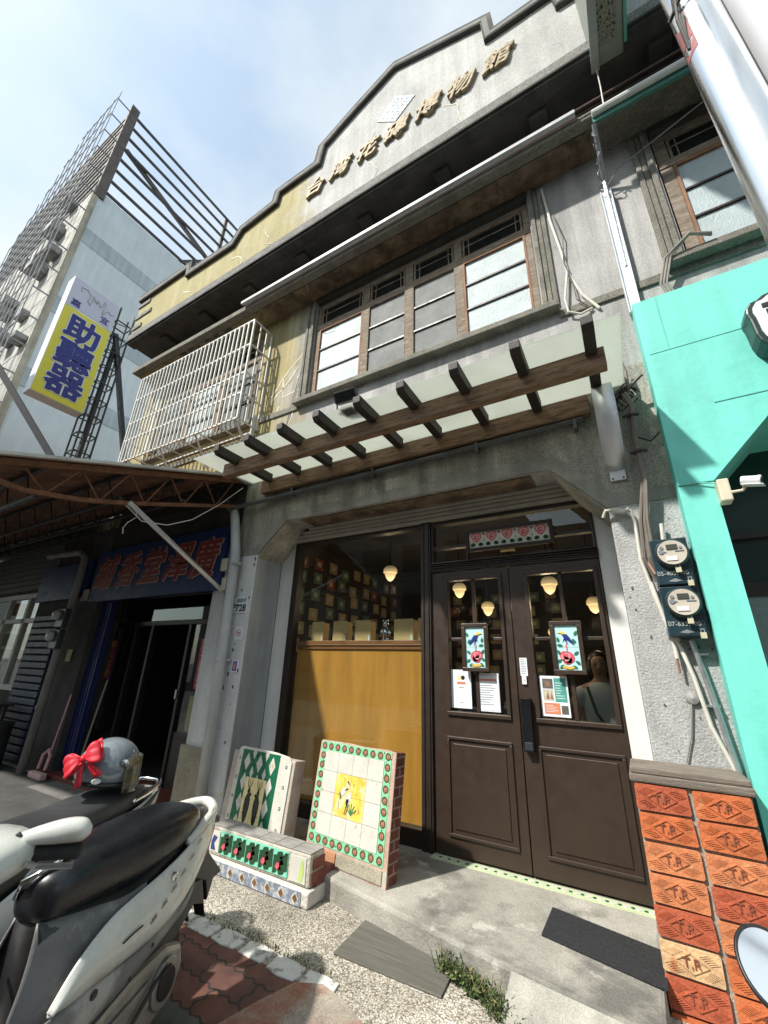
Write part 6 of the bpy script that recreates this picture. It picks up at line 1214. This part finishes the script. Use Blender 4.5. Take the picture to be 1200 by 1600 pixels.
def scooter(O, d, label, style):
    d = V((*d, 0)).normalized(); L_ = V((-d.y, d.x, 0)); MS = Matrix(((d.x, L_.x, 0, O[0]), (d.y, L_.y, 0, O[1]), (0, 0, 1, 0), (0, 0, 0, 1)))
    t = thing('scooter', (O[0], O[1], 0), label, 'scooter', 'scooters parked on the red paving'); one = style == 1
    paint = Mpearl if one else mat('silver_white_paint', (.52, .55, .56), .2, .1, 4, coat=.6); gp = Mgp if one else Mblk
    wheel(t, MS, 0.02); wheel(t, MS, 1.17, R(28))
    # seat
    mb = MB(MS)
    secs = [(.615, .695, .02, .02), (.605, .695, .055, .05), (.57, .70, .085, .072), (.49, .708, .108, .085), (.38, .71, .126, .092), (.26, .712, .142, .095), (.13, .718, .147, .088), (.02, .722, .140, .078), (-.07, .722, .118, .066), (-.13, .718, .080, .048), (-.165, .712, .02, .016)]
    if not one: secs = [(.66, .68, .03, .03), (.64, .68, .08, .05), (.52, .68, .11, .06), (.36, .68, .13, .06), (.22, .685, .14, .06), (.1, .695, .145, .06), (-.02, .70, .135, .058), (-.13, .70, .11, .05), (-.18, .70, .06, .03), (-.19, .70, .02, .01)]
    sloft(mb, secs, 24, 5, 2.7); mb.build('seat', Mseat if one else Mseat2, t, smooth=True)
    if one: mb = MB(MS); mb.tube([(.61, -.05, .70), (.63, -.02, .75), (.575, .03, .782), (.52, .03, .795)], .008, 8); mb.build('seat_hook', Mchr, t, smooth=True)
    # inner body
    mb = MB(MS); sloft(mb, [(.60, .50, .07, .16), (.50, .50, .11, .17), (.3, .50, .13, .15), (.1, .56, .13, .13), (-.1, .63, .11, .09), (-.25, .68, .07, .045), (-.33, .69, .03, .02)], 20, 4, 3.2); mb.build('body', Mblk, t, smooth=True)
    if one:
        # gap filler between seat and panel, sweeping down to the floorboard
        for s in (1, -1):
            mb = MB(MS); panel(mb, [(.60, .65, .04, .65, .43, .065), (.53, .64, .08, .57, .40, .115), (.44, .63, .105, .47, .38, .14), (.34, .615, .12, .36, .44, .148), (.24, .62, .128, .24, .5, .15)], .012, 8, s); mb.build('seat_cowl', gp, t, smooth=True, solid=.006)
            # long leaf shaped side panel
            rows = [(.600, .462, .150, .598, .455, .150), (.53, .535, .150, .555, .448, .160), (.42, .590, .148, .44, .452, .168), (.31, .612, .150, .30, .452, .172), (.18, .630, .150, .16, .455, .170), (.05, .655, .146, .05, .475, .163), (-.07, .685, .134, -.06, .515, .145), (-.18, .702, .110, -.15, .565, .118), (-.29, .712, .06, -.235, .62, .07)]
            mb = MB(MS); panel(mb, rows, .018, 10, s); mb.build('side_panel', paint, t, smooth=True, solid=.008)
            # grey skirt under the leaf
            rows = [(.66, .45, .155, .70, .30, .165), (.58, .450, .163, .60, .33, .172), (.44, .448, .166, .46, .355, .172), (.30, .446, .168, .32, .37, .17), (.14, .455, .164, .16, .40, .16), (-.0, .48, .158, .0, .445, .152), (-.06, .53, .146, -.05, .52, .143)]
            mb = MB(MS); panel(mb, rows, .008, 6, s); mb.build('side_skirt', gp, t, smooth=True, solid=.006)
            mb = MB(MS); panel(mb, [(-.285, .66, .055, -.235, .60, .07), (-.25, .655, .095, -.20, .57, .10), (-.21, .645, .112, -.16, .555, .12)], .004, 6, s); mb.build('tail_light', Mred, t, smooth=True, solid=.006)
        mb = MB(MS); mb.tube([V(p) for p in cat([(.02, .132, .675), (-.10, .122, .70), (-.22, .095, .722), (-.30, .0, .732), (-.22, -.095, .722), (-.10, -.122, .70), (.02, -.132, .675)], 6)], [.016+.008*math.sin(math.pi*q/36) for q in range(37)], 12); mb.build('grab_rail', paint, t, smooth=True)
        mb = MB(MS); mb.prism([(-.10, .0), (-.20, .09), (-.29, .075), (-.33, .0), (-.29, -.075), (-.20, -.09)], 'xy', .672, .70); mb.build('tail_cap', paint, t, bevel=.01)
        mb = MB(MS)
        for q in ((.60, .40), (.52, .395), (.40, .40), (.30, .385), (.20, .425), (.05, .455)): mb.lathe([(0, 0), (.007, 0), (.006, .003), (0, .002)], M=Matrix.Translation((q[0], .176 if q[0] > .1 else .165, q[1])) @ Matrix.Rotation(R(-90), 4, 'X'), n=8)
        mb.lathe([(0, 0), (.013, 0), (.012, .003), (0, .002)], M=Matrix.Translation((.46, .178, .43)) @ Matrix.Rotation(R(-90), 4, 'X'), n=10)
        mb.tube([(.38, .186, .515), (.34, .190, .525), (.30, .191, .527)], .003, 5); mb.build('screw', Mblk, t)
        mb = MB(MS)
        for a, b in ((.02, .05), (-.03, .02), (.05, -.03), (0, .06)): mb.tube([(.88, .1+a, .88), (.84, .06+a*.5, .74), (.90, .02+b*.4, .62), (1.0, b*.4, .55)], .005, 6)
        mb.tube([(.66, -.08, .62), (.8, -.06, .66), (.92, -.04, .74)], .006, 6); mb.build('control_cable', Mblk, t)
        mb = MB(MS); mb.lathe([(0, 0), (.016, 0), (.016, .006), (.011, .008), (.0, .006)], M=Matrix.Translation((.13, .170, .60)) @ Matrix.Rotation(R(-90), 4, 'X'), n=18); mb.build('seat_latch', Mchr, t)
        mb = MB(MS)
        for k in range(9): u = .25-.05*k; z = .508+.022*k+.0018*k*k; mb.beam((u, .187-.0006*k*k, z), (u-.03, .186-.0006*k*k, z+.010), .002, .0035); mb.beam((u-.004, .187-.0006*k*k, z+.010), (u-.026, .186-.0006*k*k, z+.019), .002, .003)
        mb.build('side_script', mat('worn_gold_script', (.20, .15, .08), .4), t)
        mb = MB(MS); mb.prism([(-.14, .56), (-.26, .60), (-.31, .52), (-.45, .40), (-.38, .395), (-.345, .32), (-.31, .41), (-.20, .46), (-.08, .44)], 'xz', -.06, .06) ; mb.build('rear_fender', Mblk, t, bevel=.006)
    else:
        for s in (1, -1):
            mb = MB(MS); panel(mb, [(.62, .46, .12, .66, .30, .13), (.45, .55, .14, .46, .33, .155), (.25, .60, .15, .25, .37, .165), (.05, .645, .15, .05, .42, .16), (-.14, .68, .125, -.12, .52, .13), (-.30, .705, .07, -.27, .61, .07)], .015, 8, s); mb.build('side_panel', paint, t, smooth=True, solid=.006)
            mb = MB(MS); panel(mb, [(.02, .645, .168, .03, .61, .172), (-.14, .672, .14, -.13, .632, .145), (-.33, .705, .06, -.31, .65, .06)], .004, 4, s); mb.build('trim_strip', Mblk, t, smooth=True, solid=.006)
            mb = MB(MS); panel(mb, [(-.24, .665, .095, -.22, .575, .10), (-.33, .69, .04, -.31, .595, .04)], .006, 4, s); mb.build('tail_light', Mred, t, smooth=True, solid=.006)
        mb = MB(MS); mb.tube(cat([(-.05, .13, .70), (-.2, .12, .725), (-.30, .07, .74), (-.32, 0, .74), (-.30, -.07, .74), (-.2, -.12, .725), (-.05, -.13, .70)], 5), .012, 8); mb.build('grab_rail', Mchr, t, smooth=True)
        mb = MB(MS); mb.prism([(-.20, .60), (-.32, .62), (-.44, .42), (-.38, .36), (-.22, .5)], 'xz', -.06, .06); mb.build('rear_fender', Mblk, t, bevel=.006)
    # engine, swing arm, hugger, exhaust
    mb = MB(MS); mb.prism([(.42, .20), (.40, .29), (.20, .33), (.02, .335), (-.08, .30), (-.11, .22), (-.06, .13), (.06, .11), (.26, .14)], 'xz', .065, .125); mb.build('engine_cover', Mrim, t, bevel=.02)
    mb = MB(MS); mb.prism(circ(.02, .225, .075, 16), 'xz', .1255, .14); mb.prism([(.32, .2), (.30, .26), (.12, .28), (.1, .2)], 'xz', .1255, .137); mb.mi = 1; mb.prism(circ(.02, .225, .05, 14), 'xz', .1405, .147); mb.tube([(.34, .14, .17), (.22, .15, .2), (.10, .15, .27), (.02, .15, .28)], .008, 6); mb.build('clutch_case', [Mrim, Mblk], t, bevel=.004)
    mb = MB(MS); rr = []
    for k in range(9):
        a = R(20+k*17); rr.append([mb.v((.02+(.235)*math.cos(a), v, .215+.235*math.sin(a))) for v in (-.07, -.05, .05, .07)])
    mb.loft(rr, cap=False, closed=False); mb.prism([(-.02, .30), (-.16, .39), (-.24, .36), (-.27, .30), (-.20, .46), (.10, .50), (.26, .42), (.22, .33)], 'xz', .05, .10); mb.build('hugger', Mblk, t, solid=.006)
    mb = MB(MS); mb.tube([(.3, -.13, .2), (.1, -.15, .22), (-.15, -.16, .28), (-.28, -.16, .31)], [.03, .05, .055, .045], 12); mb.build('exhaust', Mblk, t, smooth=True)
    # floorboard, leg shield, front
    mb = MB(MS); mb.box(.60, .98, -.15, .16, .30, .36); mb.mi = 1; mb.box(.60, .98, .161, .172, .27, .40); mb.build('floorboard', [gp, paint], t, bevel=.02)
    mb = MB(MS); rings = []
    for z, u, hw in ((.30, 1.0, .17), (.42, 1.02, .19), (.55, 1.0, .20), (.68, .96, .18), (.80, .92, .13), (.88, .90, .08)): rings.append([mb.v((u-.05*(abs(k-4)/4)**2, hw*(k-4)/4, z)) for k in range(9)]+[mb.v((u+.07-.09*(abs(4-k)/4)**2, hw*(4-k)/4, z)) for k in range(9)])
    mb.loft(rings); ls_ = mb.build('leg_shield', mat('peeling_yellow_paint', (.34, .34, .32), .5, .2, 8, c2=(.50, .34, .07), c2pos=(.42, .47), c2scale=11) if one else Mblk, t, smooth=True)
    mb = MB(MS); mb.tube([(.93, 0, .85), (1.05, 0, .55), (1.14, 0, .38)], .04, 10); mb.tube([(1.12, .07, .5), (1.17, .07, .215)], .02, 8); mb.tube([(1.12, -.07, .5), (1.17, -.07, .215)], .02, 8); mb.build('fork', Mblk, t)
    mb = MB(MS); rr = []
    for k in range(9):
        a = R(5+k*20); rr.append([mb.v((1.17+.245*math.cos(a), v, .215+.245*math.sin(a))) for v in (-.06, -.04, .04, .06)])
    mb.loft(rr, cap=False, closed=False); mb.build('front_fender', paint, t, solid=.006)
    # turned handlebar
    HB_ = MS @ Matrix.Translation((.90, .05, .895 if one else .84)) @ Matrix.Rotation(R(30 if one else 26), 4, 'Z')
    mb = MB(HB_); mb.tube([(0, -.26, .01), (0, -.15, .015), (0, 0, .0), (0, .15, .015), (0, .26, .01)], .012, 8); hb_ = mb.build('handlebar', Mblk, t)
    for s in (1, -1): mb = MB(HB_); mb.tube([(0, s*.145, .014), (0, s*.15, .014), (0, s*.265, .009), (0, s*.27, .009)], [.012, .019, .019, .014], 14); mb.build('grip', Mrub, hb_)
    for s in (1, -1): mb = MB(HB_); mb.tube([(.03, s*.12, .01), (.06, s*.19, .0), (.055, s*.27, -.005)], .007, 6); mb.build('brake_lever', Mchr, hb_)
    mb = MB(HB_)
    secs = [(-.13, .0, .02, .015), (-.115, .005, .10, .045), (-.04, .01, .16, .062), (.06, .015, .155, .06), (.14, .0, .10, .05), (.18, -.01, .03, .02)]; sloft(mb, secs, 20, 4, 2.4); mb.build('headset_cowl', paint, hb_, smooth=True)
    for s in (1, -1) if one else ():
        mb = MB(HB_); mb.tube([(.02, s*.10, .02), (.03, s*.11, .05), (.02, s*.125, .062)], .010, 8); sm = mb.build('mirror_stem', Mblk, hb_)
        # white shell: flattened drop, glass on the rider side
        mb = MB(HB_); rr = []
        for q in catn([(.10, .008, .008, -.006), (.115, .015, .012, -.004), (.16, .022, .022, .004), (.22, .029, .028, .010), (.265, .027, .024, .010), (.285, .010, .010, .007)], 4):
            rr.append([mb.v((.015+q[2]*math.cos(2*math.pi*k/14), s*q[0], .052+q[3]+q[1]*math.sin(2*math.pi*k/14))) for k in range(14)])
        mb.loft(rr); mb.build('mirror_shell', paint, hb_, smooth=True)
    return t
scooter((-1.93, 1.42), (.325, -.945), 'nearest white scooter with black seat and worn grey plastic', 1)
scooter((-2.53, 1.47), (.27, -.963), 'silver scooter with grey seat carrying a helmet', 2)
# helmet with a red bow on the far scooter
hx, hy, hz = -2.50, 1.43, .875
HE = thing('helmet', (hx, hy, .82), 'grey open face helmet with red bow resting on the silver scooter seat', 'helmet')
fw = V((.42, .90, 0)).normalized(); sd = V((fw.y, -fw.x, 0)); MH = Matrix(((fw.x, sd.x, 0, hx), (fw.y, sd.y, 0, hy), (0, 0, 1, hz), (0, 0, 0, 1))) @ Matrix.Rotation(R(4), 4, 'Y')
mb = MB(MH); rings = []
for i in range(15):
    th = R(3+i*8.2); rings.append([mb.v((.142*math.sin(th)*math.cos(a)*(1.02)+.0, .125*math.sin(th)*math.sin(a), .135*math.cos(th))) for a in [2*math.pi*k/32 for k in range(32)]])
mb.loft(rings); mb.build('shell', mat('grey_helmet', (.17, .20, .225), .14, .06, 6, coat=.8), HE, smooth=True)
mb = MB(MH); mb.tube([(.128*math.cos(a), .114*math.sin(a), -.066) for a in [2*math.pi*k/32 for k in range(33)]], .010, 8); mb.build('rubber_edge', Mblk, HE, smooth=True)
mb = MB(MH); vr = []
for i in range(9):
    a = R(-62+i*15.5); vr.append([mb.v(((.150+.018*t)*math.cos(a), (.135+.016*t)*math.sin(a), .055-.155*t)) for t in (0, .25, .5, .75, 1)])
mb.loft(vr, cap=False, closed=False); mb.build('visor', glassmat('tinted_visor', (.45, .42, .33), .02, 1.6, ((.5, .47, .38), .25)), HE, smooth=True, solid=.003)
mb = MB(MH); 
for s in (-1, 1): mb.lathe([(0, 0), (.02, 0), (.016, .012), (0, .014)], M=Matrix.Translation((.06, s*.125, .035)) @ Matrix.Rotation(R(-90*s), 4, 'X'))
mb.build('visor_pivot', Mchr, HE)
mb = MB(MH); mb.lathe([(0, 0), (.016, 0), (.014, .003), (0, .003)], M=Matrix.Translation((-.045, .1235, -.045)) @ Matrix.Rotation(R(-84), 4, 'X') @ Matrix.Diagonal((1.3, .8, 1, 1))); mb.build('badge', M_signw, HE)
mb = MB(MH); mb.tube([(.10, -.10, -.06), (.06, -.09, -.13), (-.02, -.05, -.135)], .006, 6); mb.build('chin_strap', Mblk, HE)
Mbow = mat('red_satin', (.62, .015, .035), .5, .2, 9, bump=.2, bscale=30)
MBW = MH @ Matrix.Translation((-.118, .085, .045)) @ V((-.62, .75, .32)).normalized().to_track_quat('Z', 'Y').to_matrix().to_4x4() @ Matrix.Rotation(R(55), 4, 'Z') @ Matrix.Scale(.80, 4)
mb = MB(MBW)
for s in (1, -1):
    for hgt, spread in ((.0, .02), (.028, -.01)):
        rr = []
        for q in range(7):
            t = q/6; w_ = .014+.045*math.sin(t*1.75); b_ = .012*math.sin(t*math.pi)*1.6
            rr.append([mb.v((k/4*w_*(1+.25*math.sin(3*t))+spread*t, s*(.012+.095*t), hgt+b_*(1 if hgt else -.2)+.006*math.cos(k*2.)*t)) for k in range(-4, 5)])
        mb.loft(rr, cap=False, closed=False)
    rr = []
    for q in range(6): t = q/5; rr.append([mb.v((-.015-.12*t, s*(.012+.05*t)+k*(.010+.016*t), -.005+.01*math.sin(t*5)+.004*k)) for k in (-1, 0, 1)])
    mb.loft(rr, cap=False, closed=False)
mb.tube([(-.02, 0, .012), (0, 0, .022), (.02, 0, .012)], [.012, .018, .012], 10); mb.build('bow', Mbow, HE, smooth=True, solid=.003)
# ------------------------------------------------------------------ mirror of another scooter, lower right; steel poles, upper right
mr = thing('handlebar_mirror', (.12, .82, .8), 'round black rimmed scooter mirror reflecting overhead wires at the lower right', 'mirror')
mc = V((.0765, .732, 1.4-.297)); nrm = V((.22, -1.0, .90)).normalized(); Q = nrm.to_track_quat('Z', 'Y').to_matrix().to_4x4()
MM = Matrix.Translation(mc) @ Q @ Matrix.Diagonal((.58, .70, .7, 1))
mb = MB(); mb.lathe([(0, -.03), (.030, -.026), (.052, -.008), (.0555, .002), (.0535, .006), (.0495, .004)], M=MM, n=40); mb.build('mirror_shell', Mblk, mr, smooth=True)
mb = MB(); mb.lathe([(.0, .0042), (.0493, .0042), (.0493, .0030), (0, .003)], M=MM, n=40); mb.build('mirror_glass', Mmir, mr)
mb = MB(); mb.tube([mc-nrm*.025, mc-nrm*.06+V((.05, .02, -.04)), mc+V((.13, .06, -.16)), mc+V((.14, .05, -.26))], .006, 8); mb.build('mirror_stem', Mblk, mr)
mb = MB(); mb.tube([mc+V((.10, .05, -.27)), mc+V((.30, .10, -.26)), mc+V((.55, .12, -.24))], .012, 8); mb.tube([mc+V((.10, .05, -.27)), mc+V((.22, .08, -.265))], .019, 10); mb.build('handlebar', Mblk, mr)
pl = thing('steel_pole', (.45, .95, 0), 'shiny stainless pole rising close at the upper right corner', 'pole')
mb = MB(); mb.tube([(.449, .95, -.02), (.449, .95, 6)], .0525, 40); mb.build('pole_tube', mat('satin_steel', (.78, .79, .80), .22, .04, 2, metal=1.), pl, smooth=True)
mb = MB(); a0 = [R(178+k*6) for k in range(9)]
for z0_, z1_ in ((3.02, 3.06), (3.08, 3.19)): 
    lo_ = [mb.v((.449+.0533*math.cos(a), .95+.0533*math.sin(a), z0_)) for a in a0]; hi_ = [mb.v((.449+.0533*math.cos(a), .95+.0533*math.sin(a), z1_+.03*math.sin(a*5))) for a in a0]
    for k in range(8): mb.f([lo_[k], lo_[k+1], hi_[k+1], hi_[k]])
mb.build('red_reflection', mat('red_reflection', (.36, .12, .12), .5), pl, smooth=True)  # red patches painted on the pole as a reflection
mb = MB()
for k in range(3): mb.tube([(.41+.004*k, .905-.01*k, 3.5), (.398+.005*k, .90, 3.35), (.402, .90+.012*k, 3.25), (.394+.006*k, .91, 3.17), (.40, .93, 3.05)], .0045, 6)
mb.tube([(.385, .93, 3.22), (.41, .892, 3.23), (.46, .89, 3.225)], .006, 6); mb.build('cable_tie', M_dwire, pl)
p2 = thing('signal_post', (.62, .95, 0), 'broad white painted post standing right behind the shiny steel pole', 'post')
mb = MB(); mb.tube([(.625, .97, -.02), (.625, .97, 6)], .105, 40); mb.build('post_tube', mat('white_post_paint', (.70, .73, .78), .35, .05, 3), p2, smooth=True)
mb = MB(); mb.tube([(.625, .97, -.02), (.625, .97, .06)], .15, 24); mb.build('base_flange', M_steel, p2)
# ------------------------------------------------------------------ street behind the viewer (seen only as reflections)
ob = thing('opposite_building', (-3, -14, 0), 'row of grey shop buildings across the street reflected in glass', 'building')
mb = MB(); mb.box(-30, -4, -24, -15, 0, 9.5); mb.box(-4, 6, -24, -15.4, 0, 7.2); mb.box(6, 30, -24, -15, 0, 11); mb.build('wall', mat('street_grey', (.22, .21, .19), .9, .2, .5, streak=.2), ob)
mb = MB()
for i in range(20):
    for j in range(3): mb.box(-29+i*2.9, -27+i*2.9, -14.99+(0 if True else 0), -14.9, 1.+j*3., 2.6+j*3.)
mb.build('window', M_dark, ob)
ow_ = thing('overhead_wires', (0, -4, 6), 'black overhead street wires reflected in the scooter mirror', 'wires')
mb = MB()
for x0_, z0_, x1_, z1_, y_ in ((-12, 6.6, 14, 6.2, -3.0), (-12, 6.9, 14, 7.1, -3.1), (-12, 7.2, 14, 6.9, -3.6)): mb.tube([(x0_, y_, z0_), ((x0_+x1_)/2, y_, (z0_+z1_)/2-.35), (x1_, y_, z1_)], .018, 6)
mb.tube([(.2, -1.2, 6.6), (5, -2.6, 6.9)], .03, 6); mb.tube([(.5, -3.0, 6.9), (4.2, -.6, 6.7)], .022, 6); mb.tube([(1.2, -3.5, 7.2), (2.2, .4, 7.0)], .022, 6); mb.tube([(1.0, -3.2, 6.5), (2.9, .2, 6.3)], .05, 6); mb.tube([(-3, -8, 8), (2.6, 1.5, 6.4)], .014, 6); mb.tube([(3.4, -8, 8), (-1, -2.5, 6.5)], .014, 6); mb.build('cable', M_dwire, ow_)
flush_text()
